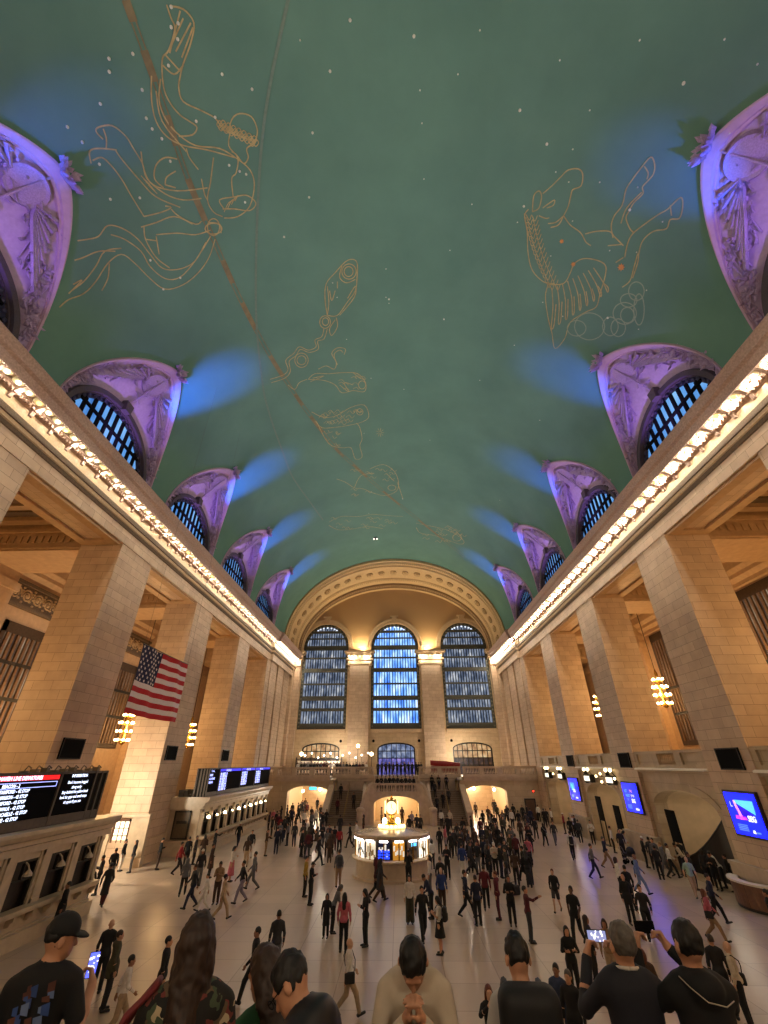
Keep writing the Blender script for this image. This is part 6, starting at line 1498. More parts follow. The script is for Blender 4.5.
P(542.5, 823, 'jacket', 'black', 'trousers', 'black', 'bob', 'black', 'walk', 'A', 'b', 'with a white bag on the far right floor', .95, 0, 'whitebag'); P(533.5, 817, 'jacket', 'dark', 'trousers', 'black', 'short', 'black', 'walk', 'A', 'b', None)
P(561, 807, 'shirt', 'red', 'trousers', 'brown', 'cap', 'white', 'stand', 'L', 'b', 'in a red top and white hat at the far right wall'); P(570.5, 810, 'shirt', 'white', 'trousers', 'dark', 'short', 'grey', 'stand', 'L', 'a', None); P(568.5, 818, 'jacket', 'black', 'trousers', 'black', 'short', 'black', 'stand', 'A', 'b', None); P(573.5, 814, 'jacket', 'dark', 'trousers', 'black', 'short', 'black', 'phone', 'L', 'b', None); P(577, 819, 'jacket', 'charcoal', 'trousers', 'dark', 'short', 'black', 'stand', 'A', 'a', None)
P(537, 803, 'shirt', 'white', 'trousers', 'black', 'short', 'brown', 'stand', 'A', 'a', None); P(544.5, 803, 'jacket', 'dark', 'trousers', 'black', 'short', 'fair', 'stand', 'A', 'a', None); P(549.7, 806, 'shirt', 'white', 'trousers', 'black', 'short', 'black', 'stand', 'R', 'a', None); P(543, 809, 'jacket', 'black', 'trousers', 'black', 'short', 'black', 'stand', 'A', 'b', None)
P(608.5, 822.5, 'shirt', 'white', 'trousers', 'black', 'short', 'brown', 'stand', 'R', 'a', None); P(616, 820, 'jacket', 'dark', 'trousers', 'black', 'bob', 'brown', 'stand', 'T', 'a', None); P(617.5, 827, 'shirt', 'white', 'trousers', 'grey', 'bob', 'black', 'leanfwd', 'R', 'a', 'in white bending over a pram by the right wall')
P(638, 827.5, 'jacket', 'black', 'trousers', 'black', 'cap', 'white', 'phone', 'R', 'b', 'in a white cap below the middle blue screen'); P(646, 831, 'jacket', 'charcoal', 'trousers', 'dark', 'short', 'black', 'stand', 'A', 'b', None); P(650.5, 835, 'jacket', 'grey', 'trousers', 'grey', 'short', 'black', 'stand', 'T', 'a', None); P(653, 844, 'jacket', 'dark', 'trousers', 'black', 'short', 'black', 'stand', 'A', 'b', None)
P(659.5, 842, 'parka', 'grey', 'trousers', 'grey', 'short', 'fair', 'stride', 'L', 'a', 'in grey striding left by the right wall'); P(665, 843, 'shirt', 'white', 'trousers', 'black', 'short', 'black', 'stride', 'R', 'b', 'in a white shirt striding by the right wall'); P(677, 839.5, 'jacket', 'black', 'trousers', 'dark', 'short', 'black', 'stand', 'T', 'b', 'in black beside the tall panel in the big arch')
P(686.5, 851, 'jacket', 'dark', 'trousers', 'black', 'short', 'brown', 'stand', 'R', 'b', None); P(714, 849, 'shirt', 'white', 'trousers', 'dark', 'short', 'brown', 'leanfwd', 'L', 'a', 'in a white shirt leaning inside the big arch'); P(733.5, 846, 'shirt', 'cream', 'trousers', 'dark', 'short', 'black', 'leanfwd', 'L', 'b', 'in a cream shirt leaning at the right end of the big arch'); P(700, 848, 'jacket', 'charcoal', 'trousers', 'black', 'bob', 'brown', 'stand', 'A', 'b', None); P(725, 841, 'jacket', 'black', 'trousers', 'black', 'short', 'black', 'stand', 'L', 'b', None); P(706, 845, 'jacket', 'black', 'trousers', 'black', 'short', 'black', 'phone', 'T', 'b', None)
P(764, 889, 'jacket', 'black', 'trousers', 'black', 'short', 'black', 'stand', 'L', 'b', 'in black at the right picture edge by the wooden desk')
# left and right crowds before the passages, and people by the booth and niche
for u, v, tc, hair, po, fa, sk in ((282, 800, 'dark', 'short', 'stand', 'A', 'a'), (291, 799, 'black', 'short', 'walk', 'A', 'b'), (296, 796, 'charcoal', 'short', 'stand', 'A', 'a'), (301.5, 801, 'dark', 'bob', 'stand', 'T', 'b'), (306, 795, 'brown', 'short', 'walk', 'A', 'b'), (310.5, 793.5, 'black', 'short', 'stand', 'A', 'b'), (317.7, 798, 'black', 'short', 'stand', 'T', 'a'), (324, 793.5, 'dark', 'short', 'walk', 'A', 'a'), (329, 797.5, 'black', 'bob', 'stand', 'A', 'b'),
    (274, 808.5, 'pink', 'short', 'stand', 'T', 'a'), (281.5, 815.5, 'red', 'bob', 'walk', 'A', 'a'), (277.5, 810.5, 'dark', 'short', 'stand', 'A', 'b'), (288, 804.5, 'charcoal', 'short', 'stand', 'R', 'b'), (288.5, 813.5, 'black', 'short', 'walk', 'A', 'b'), (293, 808.5, 'navy', 'short', 'stand', 'T', 'b'), (296.5, 814, 'black', 'bob', 'stand', 'L', 'a'), (304.7, 810.5, 'white', 'bob', 'stand', 'T', 'a'), (316.4, 809.5, 'white', 'hood', 'walk', 'A', 'a'), (311, 823, 'brown', 'bob', 'stand', 'A', 'b'), (307, 819, 'white', 'short', 'stand', 'T', 'a'),
    (323, 812, 'black', 'short', 'stand', 'A', 'b'), (312, 806, 'brown', 'short', 'stand', 'T', 'a'), (299, 806, 'dark', 'short', 'walk', 'R', 'b'), (321, 804, 'charcoal', 'short', 'stand', 'A', 'b'), (327, 806, 'dark', 'short', 'walk', 'T', 'b'), (266, 808, 'dark', 'short', 'stand', 'A', 'b'), (270, 812, 'charcoal', 'bob', 'stand', 'L', 'a'),
    (465.5, 795, 'dark', 'short', 'stand', 'A', 'b'), (473, 793.5, 'black', 'short', 'stand', 'T', 'b'), (480, 792.5, 'black', 'short', 'stand', 'A', 'b'), (485.5, 793.5, 'charcoal', 'short', 'walk', 'T', 'a'), (494.5, 795.5, 'brown', 'short', 'stand', 'A', 'a'), (501.6, 794.5, 'dark', 'short', 'walk', 'A', 'b'), (466.5, 803, 'charcoal', 'bob', 'stand', 'T', 'b'), (475, 802, 'brown', 'short', 'stand', 'A', 'b'), (496.4, 804.5, 'olive', 'short', 'walk', 'A', 'b'), (487.5, 806.5, 'brown', 'short', 'stand', 'T', 'a'), (482, 809.5, 'black', 'short', 'stand', 'A', 'b'), (490, 810.5, 'black', 'bob', 'walk', 'T', 'b'),
    (512, 800, 'dark', 'short', 'stand', 'A', 'b'), (515.5, 799.5, 'black', 'short', 'stand', 'A', 'a'), (517.5, 810.5, 'black', 'short', 'walk', 'A', 'b'), (510.7, 809.5, 'white', 'bob', 'stand', 'T', 'a'), (525.7, 803, 'dark', 'short', 'stand', 'L', 'b'), (525, 812, 'charcoal', 'short', 'walk', 'A', 'b'), (519, 819.5, 'brown', 'short', 'stand', 'A', 'b'), (529.5, 808.5, 'navy', 'short', 'stand', 'A', 'b'), (500, 814, 'brown', 'bob', 'stand', 'R', 'a'), (494, 814.5, 'dark', 'short', 'stand', 'A', 'b'), (505.5, 806, 'charcoal', 'bob', 'walk', 'T', 'a'), (521.5, 804.5, 'black', 'short', 'stand', 'T', 'a'),
    (479.5, 818, 'maroon', 'short', 'stand', 'A', 'b'), (486, 821.5, 'black', 'short', 'stand', 'T', 'b'), (492.5, 821, 'charcoal', 'short', 'walk', 'A', 'b'), (497, 825, 'black', 'bob', 'stand', 'A', 'b'), (481, 826, 'navy', 'short', 'stand', 'A', 'b'), (462.5, 818, 'black', 'short', 'stand', 'A', 'b'), (456.5, 822, 'dark', 'bob', 'walk', 'T', 'b'), (461, 827, 'brown', 'short', 'stand', 'A', 'b'), (453, 828, 'charcoal', 'short', 'stand', 'T', 'a'), (470, 836.5, 'dark', 'short', 'stand', 'A', 'b'), (482.5, 838, 'navy', 'short', 'stand', 'A', 'b'), (487, 839, 'grey', 'bob', 'stand', 'A', 'a'), (450, 831, 'black', 'short', 'walk', 'A', 'b'), (501, 832, 'black', 'short', 'stand', 'T', 'b'), (509, 824, 'olive', 'short', 'stand', 'A', 'a'), (473.5, 826.5, 'brown', 'bob', 'stand', 'T', 'b'), (490, 830, 'dark', 'short', 'walk', 'L', 'b')):
    P(u, v, 'jacket', tc, 'trousers', 'dark' if len(tc) % 2 else 'black', hair, 'black' if sk == 'b' else 'brown', po, fa, sk, None, 1.0)
P(295.5, 822, 'jacket', 'charcoal', 'trousers', 'navy', 'short', 'black', 'stand', 'A', 'b', 'in charcoal and navy heading for the left arch'); P(303, 829, 'jacket', 'dark', 'trousers', 'black', 'short', 'black', 'stand', 'R', 'a', 'in dark clothes below the bright left arch'); P(316.4, 829, 'jacket', 'brown', 'trousers', 'white', 'short', 'black', 'walk', 'L', 'b', 'in white trousers below the bright left arch'); P(320, 835, 'jacket', 'black', 'trousers', 'black', 'short', 'black', 'walk', 'R', 'b', 'in black above the yellow jacket')
P(328, 829, 'jacket', 'grey', 'trousers', 'dark', 'short', 'brown', 'stand', 'T', 'b', None); P(330.5, 833, 'jacket', 'brown', 'trousers', 'brown', 'bob', 'brown', 'stand', 'A', 'a', None); P(335, 825, 'jacket', 'black', 'trousers', 'maroon', 'short', 'black', 'stand', 'A', 'b', None); P(340, 827, 'shirt', 'red', 'trousers', 'black', 'bob', 'black', 'walk', 'A', 'b', 'in a red shirt at the foot of the left flight'); P(340.5, 815.5, 'jacket', 'dark', 'trousers', 'black', 'short', 'black', 'stand', 'A', 'b', None)
P(350.5, 823, 'jacket', 'black', 'trousers', 'black', 'short', 'black', 'stride', 'L', 'b', 'in black left of the white shirt behind the booth'); P(356.5, 821, 'shirt', 'white', 'trousers', 'grey', 'short', 'grey', 'walk', 'L', 'a', 'in a white shirt behind the left of the booth'); P(363.6, 814.5, 'jacket', 'brown', 'trousers', 'maroon', 'bob', 'black', 'stand', 'L', 'b', 'in brown left of the niche')
P(381.5, 807, 'shirt', 'beige', 'trousers', 'brown', 'short', 'brown', 'stand', 'L', 'a', 'in beige inside the lit niche'); P(385.5, 812, 'jacket', 'brown', 'trousers', 'dark', 'bob', 'black', 'stand', 'R', 'b', 'in brown inside the lit niche left of the clock'); P(402, 806.5, 'jacket', 'brown', 'trousers', 'brown', 'bob', 'black', 'stand', 'A', 'b', 'in brown inside the lit niche right of the clock'); P(411.6, 811, 'jacket', 'lilac', 'trousers', 'dark', 'short', 'brown', 'stand', 'T', 'b', None); P(416.5, 813.5, 'jacket', 'navy', 'trousers', 'black', 'short', 'black', 'stand', 'A', 'b', None); P(420, 815, 'jacket', 'charcoal', 'trousers', 'black', 'short', 'black', 'stand', 'T', 'b', None); P(408.7, 816, 'jacket', 'black', 'trousers', 'black', 'short', 'black', 'stand', 'A', 'b', None)
P(441, 809.5, 'shirt', 'white', 'trousers', 'dark', 'bob', 'black', 'stand', 'A', 'a', None); P(449.5, 810, 'shirt', 'cream', 'trousers', 'dark', 'short', 'black', 'stand', 'T', 'a', None); P(447, 815.5, 'jacket', 'black', 'trousers', 'black', 'short', 'black', 'walk', 'A', 'b', None); P(439, 827, 'jacket', 'black', 'trousers', 'black', 'short', 'black', 'stand', 'A', 'b', 'in black just right of the booth roof'); P(444.5, 825, 'shirt', 'pink', 'trousers', 'lilac', 'bob', 'brown', 'stand', 'R', 'a', 'in a pinkish shirt right of the booth')
rc = random.Random(77)
for i in range(54):
    if i < 24: u, v = rc.uniform(272, 334), rc.uniform(800, 834)
    else: u, v = rc.uniform(450, 531), rc.uniform(799, 850)
    P(u, v, 'jacket', rc.choice(['black', 'dark', 'charcoal', 'navy', 'brown', 'black', 'olive', 'maroon', 'grey']), 'trousers', rc.choice(['black', 'dark', 'navy', 'charcoal']), rc.choice(['short', 'short', 'bob', 'long']), rc.choice(['black', 'brown']), rc.choice(['stand', 'walk', 'shift', 'phone']), rc.choice('ATTALR'), rc.choice('ab'))
# on the stairs: z is the step height
def stair_z(y): return 0 if y < 60 else min(3.1, 3.1*(math.floor((y-60)/6.3*18)+1)/18)
ST = [(353.6, 803.5, 'dark', 62.6), (340.5, 798, 'black', 64.2), (337.5, 806, 'maroon', 61.6), (431.7, 784, 'black', 66.6), (438.9, 784.5, 'dark', 67.0), (446.7, 786, 'black', 66.2), (435, 791.5, 'charcoal', 64.6), (425.4, 779, 'dark', 67.2), (443, 801, 'black', 62.8), (437, 803, 'dark', 62.0), (449, 800, 'charcoal', 63.2)]

zones = []
def zone(p, z):
    if z > 3.5: return None
    if p.y > 64.5 and p.x < 0: return 'in the left arch under the balcony'
    if p.y > 64.5: return 'in the right arch under the balcony'
    if p.y > 58 and abs(p.x) < 4.3: return 'by the lit niche under the balcony'
    if p.x < -12: return 'in the queue along the far counter'
    if p.x > 14 and p.y < 40: return 'by the big arch on the right'
    if p.x > 13.5: return 'beside the far right wall'
    if p.y > 46 and p.x < -4: return 'on the floor before the left arch'
    if p.y > 46 and p.x > 4: return 'on the floor before the right arch'
    if p.y > 46: return 'on the floor before the staircase'
    if p.x < 0: return 'on the floor left of the booth'
    return 'in the crowd right of the booth'
FACE = {'A': 0.0, 'T': PI, 'L': PI/2, 'R': -PI/2}
def colour_word(c): return {'dark': 'near black', 'skyblue': 'sky blue', 'mint': 'pale green', 'burgundy': 'dark red'}.get(c, c)
HEADW = {'bald': 'bald', 'long': 'long haired', 'bob': 'bob haired', 'cap': 'capped', 'hood': 'hooded', 'short': 'short haired', 'bun': 'long haired'}
placed = []
rnd = random.Random(21)
BAGS = []
def settle(p, u, v):
    """keep a step's distance from everybody already placed, sliding along the line of sight"""
    d = Vector((p.x-CAM.x, p.y-CAM.y, 0)).normalized(); s = Vector((d.y, -d.x, 0))
    for k in range(207):
        o = [0, .12, -.12, .24, -.24, .36, -.36, .48, -.48, .6, -.6, .75, -.75, .9, -.9, 1.1, -1.3, 1.4, -1.8, -2.5, -3.5, -5, -7][k % 23]; q = p+d*o+s*([0, .12, -.12, .3, -.3, .5, -.5, .75, -.75][k//23])
        if all((q-r).length > (.50 if p.y < 45 else .46) for r in placed) and not ((q-Vector((IX, IY, 0))).length < 3.1) and clear(q): return q
    for R_ in (.8, 1.2, 1.7, 2.3, 3.0, 4.0):
        for a_ in range(20):
            q = p+Vector((R_*math.cos(a_*PI/10), R_*math.sin(a_*PI/10), 0))
            if all((q-r).length > .5 for r in placed) and (q-Vector((IX, IY, 0))).length > 3.1 and clear(q): return q
    return p
def clear(q):
    if q.z > .1: return True
    if q.x < -14.45 and (q.y < 27.6 or 40.8 < q.y < 61): return False
    if q.x < -17.3 and 37 < q.y < 61: return False
    if q.y > 59.3 and 3.3 < abs(q.x) < 9.3: return False
    if q.y > 64.6 and not (-13.9 < q.x < -9.2 or 9.1 < q.x < 13.8): return False
    if 60.0 < q.y and abs(q.x) < 3.3 and (abs(q.x) > 2.3 or q.y > 65.5): return False
    if q.x > 17.5 and abs(q.y-YC[2]) > 2.7: return False
    if q.x > 17.4 and q.y > 61: return False
    if (q-Vector((17.9, 28.1, 0))).length < 2.2: return False
    if 64.5 < q.y < 66.8: return False
    return q.x < 18.95 and q.y < 82
for r in T_:
    u, v, top, tc, bot, bc, hair, hc, po, fa, sk, wh, sc, z, bag = r
    p = atZ(u, v, 1.735*sc*(.93 if po == 'leanfwd' else 1)); p.z = 0
    if p.y > 80 : p = p*(80/p.y); p.z = 0
    p = settle(p, u, v); placed.append(p.copy())
    view = -math.atan2(p.x-CAM.x, p.y-CAM.y)
    rz = FACE[fa]+view+rnd.uniform(-.35, .35); dist = p.y
    h = .016 if dist < 27 else .020 if dist < 38 else .026 if dist < 52 else .034
    o = person(p, rz, sc*(1 if wh else rnd.uniform(.96, 1.04)), po, top, tc, bot, bc, hair, hc, sk, h)
    o['category'] = 'person'; place_ = wh or zone(p, z)
    noun = {'jacket': 'jacket', 'shirt': 'shirt', 'tee': 'tee shirt', 'coat': 'coat', 'parka': 'parka', 'hoodie': 'hoodie', 'dress': 'top'}[top]
    if wh and wh.startswith(('in ', 'all in')): o['label'] = 'person '+wh
    elif wh: o['label'] = 'person in %s %s %s' % (colour_word(tc), noun, wh)
    else: o['label'] = '%s person, %s %s, %s' % (HEADW[hair], colour_word(tc), noun, place_)
    PEOPLE.append((o, u, v))
    if bag: BAGS.append((o, bag, p, rz, sc, u))
for u, v, tc, y in ST:
    z = stair_z(y); d = ray(u, v); p = CAM+d*(y/d.y); p.z = z
    if abs(p.x) < 4.75: p.x = math.copysign(4.75, p.x)
    o = person(p, rnd.choice((0, 0, PI))+rnd.uniform(-.3, .3), 1.0, rnd.choice(('stand', 'walk')) if False else 'stand', 'jacket', tc, 'trousers', 'black', 'short', 'black', 'b', .034)
    o['category'] = 'person'; o['label'] = 'person in %s jacket on the %s flight of stairs' % (colour_word(tc), 'left' if p.x < 0 else 'right'); PEOPLE.append((o, u, v))
# people on the landing, the head of the stairs and the restaurant balcony
row = []
for i in range(10): row.append((377.5+i*4.0, 773.5+1.5*math.sin(i*2.3), 62.1+.8*(i % 2), 3.1, 'leaning over the stair block'))
for i in range(10): row.append((378+i*3.8, 764+1.6*math.sin(i*1.9), 70.6+.75*(i % 3), 4.65, 'at the head of the stairs'))
for i in range(22): row.append((298+i*3.25, 763.5+1.3*math.sin(i*2.7), 72.2+.8*(i % 4), 4.65, 'dining on the left of the far balcony'))
for i in range(3): row.append((416+i*2.5, 761+i, 70.5, 4.65, 'beside the right of the stair head')) 
cw = ['black', 'dark', 'charcoal', 'white', 'brown', 'navy', 'black', 'grey', 'dark', 'white', 'maroon']
for i, (u, v, y, z, wh) in enumerate(row):
    d = ray(u, v); p = CAM+d*(y/d.y); top_ = p.z; p.z = z
    tc = cw[(i*5+2) % 11] if 'dining' in wh else cw[i % 3]
    q = [r_ for r_ in placed if (r_-p).length < .5]
    if q: p.y += .55
    placed.append(p.copy()); sc = 1.0
    o = person(p, rnd.uniform(-.8, .8)+rnd.choice((0, PI)), rnd.uniform(.95, 1.03), rnd.choice(('stand', 'stand', 'phone')), 'jacket', tc, 'trousers', 'black', 'short', 'black' if i % 3 else 'brown', 'b', .034)
    o['category'] = 'person'; o['label'] = 'person in %s jacket %s' % (colour_word(tc), wh); PEOPLE.append((o, u, v))
# look-alikes of one place are told apart by their order from the left
by = {}
for o, u, v in PEOPLE: by.setdefault(o['label'], []).append((u, v, o))
ORD = ['leftmost', 'second from left', 'third from left', 'fourth from left', 'fifth from left', 'sixth from left', 'seventh from left', 'eighth from left', 'ninth from left', 'tenth from left', 'eleventh from left', 'twelfth from left']
for lb, L in by.items():
    if len(L) == 1: continue
    L.sort(key=lambda t: t[:2])
    for i, (u, v, o) in enumerate(L):
        w_ = ORD[i] if i < len(L)-1 or i == 0 else 'rightmost'
        o['label'] = (lb+', '+w_); o['group'] = lb.replace('person', 'people')
# bags carried by some of them
def bagmesh(kind):
    m = MB()
    return m
for o, kind, p, rz, sc, u in BAGS:
    t = empty('backpack' if kind == 'backpack' else 'shoulder_bag', p, rz); t.scale = (sc, sc, sc)
    col = plain('bag_black', '121214', .7) if kind != 'whitebag' else cloth('white')
    if u < 345 and kind == 'backpack': col = plain('bag_grey', '3C3C40', .8)
    if kind == 'backpack':
        me = skin_mesh('bag', [('box', (V3(0, -.235, 1.20), V3(.155, .085, .235), .07), .02, '+'), ('box', (V3(0, -.315, 1.12), V3(.11, .04, .12), .035), .03, '+')], .022, (-.3, -.45, .8), (.3, 0, 1.6), col); b = bpy.data.objects.new('bag', me); C.objects.link(b); b.parent = t
        m = MB()
        for sx in (-.11, .11): m.tube([(sx, -.17, 1.40), (sx, -.09, 1.475), (sx, .03, 1.48), (sx*1.1, .13, 1.38), (sx*1.2, .135, 1.20), (sx*1.3, 0.02, 1.02), (sx, -.17, 1.02)], .017, 6)
        m.build('strap', col, t, True)
    else:
        me = skin_mesh('bag', [('box', (V3(.27, -.02, .92), V3(.055, .16, .13), .04), .02, '+')], .02, (.1, -.3, .7), (.45, .3, 1.2), col); b = bpy.data.objects.new('bag', me); C.objects.link(b); b.parent = t
        m = MB(); m.tube([(.27, -.12, 1.02), (.20, -.16, 1.2), (.0, -.18, 1.36), (-.13, -.06, 1.475), (-.10, .10, 1.42), (.05, .175, 1.25), (.20, .15, 1.10), (.27, .10, 1.02)], .013, 6); m.build('strap', col, t, True)
    lab = o['label'].replace('person ', 'person ', 1)
    tag(t, {'backpack': 'backpack worn by the person ', 'bag': 'black bag carried by the person ', 'whitebag': 'white bag carried by the person '}[kind]+{339: 'in tan trousers left of the booth', 438: 'in the black skirt', 569: 'in white shirt on the right', 350: 'in white at lower middle', 702: 'in the pinkish top', 725: 'in the cream sweater', 542: 'in black, far right'}[int(u)], 'bag')
# ------------------------------------------------------------------ the near stairs the viewer stands on, and the eight people closest to us
m = MB(); m.box(-6, 6, YN, .9, 4.4, 4.65)
struct(m.build('balcony', marble), 'near balcony at the head of the near stairs')
def step_z(y): return 4.65-.2*max(0, min(7, math.ceil((y-.9)/.5))) if y < 6.6 else 3.25-.2*math.ceil((y-6.6)/.5)
m = MB()
for i in range(1, 23):
    y_ = .9+.5*(i-1) if i < 7 else (3.9 if i == 7 else 6.6+.5*(i-8)); m.box(-6, 6, y_, 6.6 if i == 7 else y_+.5, 0, 4.65-.2*i)
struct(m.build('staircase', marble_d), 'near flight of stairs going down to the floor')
def near(u, v, y, label, po, rz, parts, sk, hairk, hairc, h=.011, lookup=None):
    """a close figure: head centre at pixel (u, v), y metres ahead; feet on the step below"""
    d = ray(u, v); p = CAM+d*((y-CAM.y)/d.y); zf = step_z(p.y); F_ = figure_prims(po)
    hc = F_['up'](V3(0, 0, 1.49))+F_['RL'] @ (rotz(po['head'][1]) @ rotx(po['head'][0]) @ V3(0, 0, .13)); sc = (p.z-zf)/hc[2]
    off = rotz(rz) @ (hc*sc); loc = Vector((p.x-off[0], p.y-off[1], zf))
    zf2 = step_z(loc.y)
    if abs(zf2-zf) > 1e-6: sc *= (p.z-zf2)/(p.z-zf); loc.z = zf2
    t = empty('person', loc, rz); t.scale = (sc, sc, sc); tag(t, label, 'person')
    lo, hi = (-.75, -.75, -.03), (.75, .95, 1.95)
    def put(name, prims, mat, hh=h):
        me = skin_mesh(name, prims, hh, lo, hi, mat); 
        if len(me.vertices) == 0: return None
        o = bpy.data.objects.new(name, me); C.objects.link(o); o.parent = t; return o
    put('body', F_['body'], skinm(sk), min(h, .008) if parts.get('hands') else h)
    nm, kw, mt = parts['top']; put(nm, F_['top'](**kw), mt)
    put('trousers', F_['bottom']('trousers'), parts['bot'], .016)
    for s in 'LR': put('shoe', F_['shoes'][s], shoe_m['black'], .016)
    if hairk: ho = put('cap' if hairk == 'cap' else 'hair', F_['hair'](hairk), hairm(hairc) if hairk != 'cap' else plain('cap_black', '0A0A0B', .8, noise=.1))
    if hairk: tousle(ho.data, .010, 26)
    return t, F_, sc, rz
def tousle(me, amp, fr):
    from mathutils import noise
    for v in me.vertices: v.co += v.normal*amp*(noise.noise(v.co*fr)+.6*noise.noise(Vector((v.co.x*fr*2.5, v.co.y*fr*2.5, v.co.z*fr*.6))))
def phone(t, F_, at, R_, label, screen, w=.075, hgt=.155):
    o = empty('phone', (0, 0, 0)); M = t.matrix_basis; 
    bpy.context.view_layer.update(); W = t.matrix_world
    P0 = W @ Vector(F_['up'](V3(*at))); RM = (W.to_3x3().normalized() @ Matrix(R_.tolist())).to_4x4()
    o.matrix_world = Matrix.Translation(P0) @ RM
    m = MB(); m.box(-w/2, w/2, -.005, .005, -hgt/2, hgt/2); m.build('case', black_m, o)
    if screen:
        m = MB(); m.box(-w/2+.004, w/2-.004, -.0065, -.0055, -hgt/2+.005, hgt/2-.005); m.build('screen', screen, o)
        rr = random.Random(2); m = MB()
        for i in range(12): x, z, a = rr.uniform(-w*.38, w*.38), rr.uniform(-hgt*.35, hgt*.35), rr.uniform(.004, .014); m.box(x-a, x+a, -.0075, -.007, z-a*.6, z+a*.6)
        m.build('picture', glow('phone_bright', 'FFFFFF', 1.4), o)
    else:
        m = MB(); m.prism([(w*.28+.008*math.cos(PI*k/5), hgt*.36+.008*math.sin(PI*k/5)) for k in range(10)], 'y', -.008, -.005); m.build('lens', glow('phone_spark', 'D8C8FF', 2.5), o)
    tag(o, label, 'phone'); return o
phone_scr = glow('phone_screen', '6878E8', 1.4, '5060FF')
tee_blk = plain('near_black_tee', '0C0C0E', .85, noise=.1); navy_j = plain('near_navy_jacket', '12141F', .8, noise=.15, scale=8, bump=.1); hood_blk = plain('near_black_hoodie', '0B0B0D', .85, noise=.12); cream_h = plain('near_cream_hoodie', 'B9AC98', .9, noise=.1, scale=7, bump=.12)
dark_tr = plain('near_dark_trousers', '16171C', .8); puffer = plain('near_dark_puffer', '14151A', .55, noise=.12); white_s = plain('near_white_shirt', 'B8B4B0', .85, noise=.06)
# man in a black cap, print on his back, phone in his hands
po = pose(head=(-.22, -1.15), elL=V3(-.24, .05, 1.12), wrL=V3(.02, .26, 1.22), hdL=V3(.7, .5, .2), elR=V3(.27, .0, 1.14), wrR=V3(.27, .24, 1.28), hdR=V3(-.35, .35, .85), curl=.9)
r = near(62, 936, 4.5, 'man in black cap and printed black tee looking at his phone, lower left corner', po, .35, dict(top=('shirt', dict(hem=.90, sl=.3, g=.022), tee_blk), bot=dark_tr, hands=1), 'a', 'short', 'black', .010)
t, F_, sc, rz = r
capm_ = plain('cap_black', '0A0A0B', .8, noise=.1)
me = skin_mesh('cap', F_['hair']('cap'), .008, (-.3, -.3, 1.3), (.3, .4, 1.95), capm_); o = bpy.data.objects.new('cap', me); C.objects.link(o); o.parent = t
m = MB(); rr = random.Random(4); prt = [plain('print_blue', '2E4A84', .8, noise=.3), plain('print_brown', '5A3428', .8, noise=.3), plain('print_pale', '6478A0', .8, noise=.3)]
for i in range(34):
    x, z = rr.uniform(-.10, .10), 1.14+rr.uniform(0, .24); a, b = rr.uniform(.01, .026), rr.uniform(.02, .06); y = -.132-.0*abs(x)
    y = -.132+.5*x*x+max(0, z-1.27)*.22; q = [(x-a, y-.012, z), (x+a, y-.012, z-b*.2), (x+a*.6, y-.012, z+b), (x-a*1.3, y-.012, z+b*.8)]; m.add(q, [(0, 1, 2, 3)], i % 3)
m.build('back_print', prt, t)
phone(t, F_, (.235, .285, 1.375), rotz(.1) @ rotx(-.35), 'phone with a blue lit screen held by the man in the cap', phone_scr)
# woman with long brown hair in a floral top
def floral():
    mt, nt, b = newmat('floral_cloth'); tc = nt.nodes.new('ShaderNodeTexCoord'); v = nt.nodes.new('ShaderNodeTexVoronoi'); v.inputs['Scale'].default_value = 22; v.inputs['Randomness'].default_value = 1
    n = nt.nodes.new('ShaderNodeTexNoise'); n.inputs['Scale'].default_value = 14; mx = nt.nodes.new('ShaderNodeMix'); mx.data_type = 'VECTOR'; mx.inputs['Factor'].default_value = .12
    nt.links.new(tc.outputs['Object'], n.inputs['Vector']); nt.links.new(tc.outputs['Object'], mx.inputs['A']); nt.links.new(n.outputs['Color'], mx.inputs['B']); nt.links.new(mx.outputs['Result'], v.inputs['Vector'])
    bw_ = nt.nodes.new('ShaderNodeRGBToBW'); nt.links.new(v.outputs['Color'], bw_.inputs['Color']); rp = nt.nodes.new('ShaderNodeValToRGB'); rp.color_ramp.interpolation = 'CONSTANT'
    for i in range(4): rp.color_ramp.elements.new(.5)
    for e, (p_, c_) in zip(rp.color_ramp.elements, ((0, '14120F'), (.38, '5C4A34'), (.5, '3E4A34'), (.58, 'A89A7C'), (.66, '6A2E26'), (.74, '181512'))): e.position = p_; e.color = hexc(c_)+(1,)
    nt.links.new(bw_.outputs['Val'], rp.inputs['Fac']); nt.links.new(rp.outputs['Color'], b.inputs['Base Color']); b.inputs['Roughness'].default_value = .85; return mt
flo = floral()
t, F_, sc, rz = near(198, 943, 3.5, 'woman with long brown hair in a floral top, seen from behind, lower left', pose(head=(-.1, -.2), elL=V3(-.25, .05, 1.13), wrL=V3(-.17, .24, 1.05)), .25, dict(top=('blouse', dict(hem=.86, sl=.93, g=.024), flo), bot=dark_tr), 'a', 'long', 'brown', .010)
o = empty('shoulder_bag', t.location, t.rotation_euler.z); o.scale = t.scale; tag(o, 'olive and red bag at the left side of the woman in the floral top', 'bag')
me = skin_mesh('bag', [('box', (V3(-.34, .02, 1.12), V3(.065, .15, .17), .045), .02, '+')], .014, (-.6, -.3, .8), (-.1, .4, 1.4), plain('olive_bag', '4A4C34', .7, noise=.25)); b = bpy.data.objects.new('bag', me); C.objects.link(b); b.parent = o
m = MB(); m.tube([(-.33, -.08, 1.26), (-.27, -.07, 1.40), (-.16, -.04, 1.485), (-.16, .05, 1.485), (-.25, .12, 1.38), (-.33, .11, 1.26)], .016, 6); m.build('strap', plain('red_strap', '6A1E22', .7), o, True)
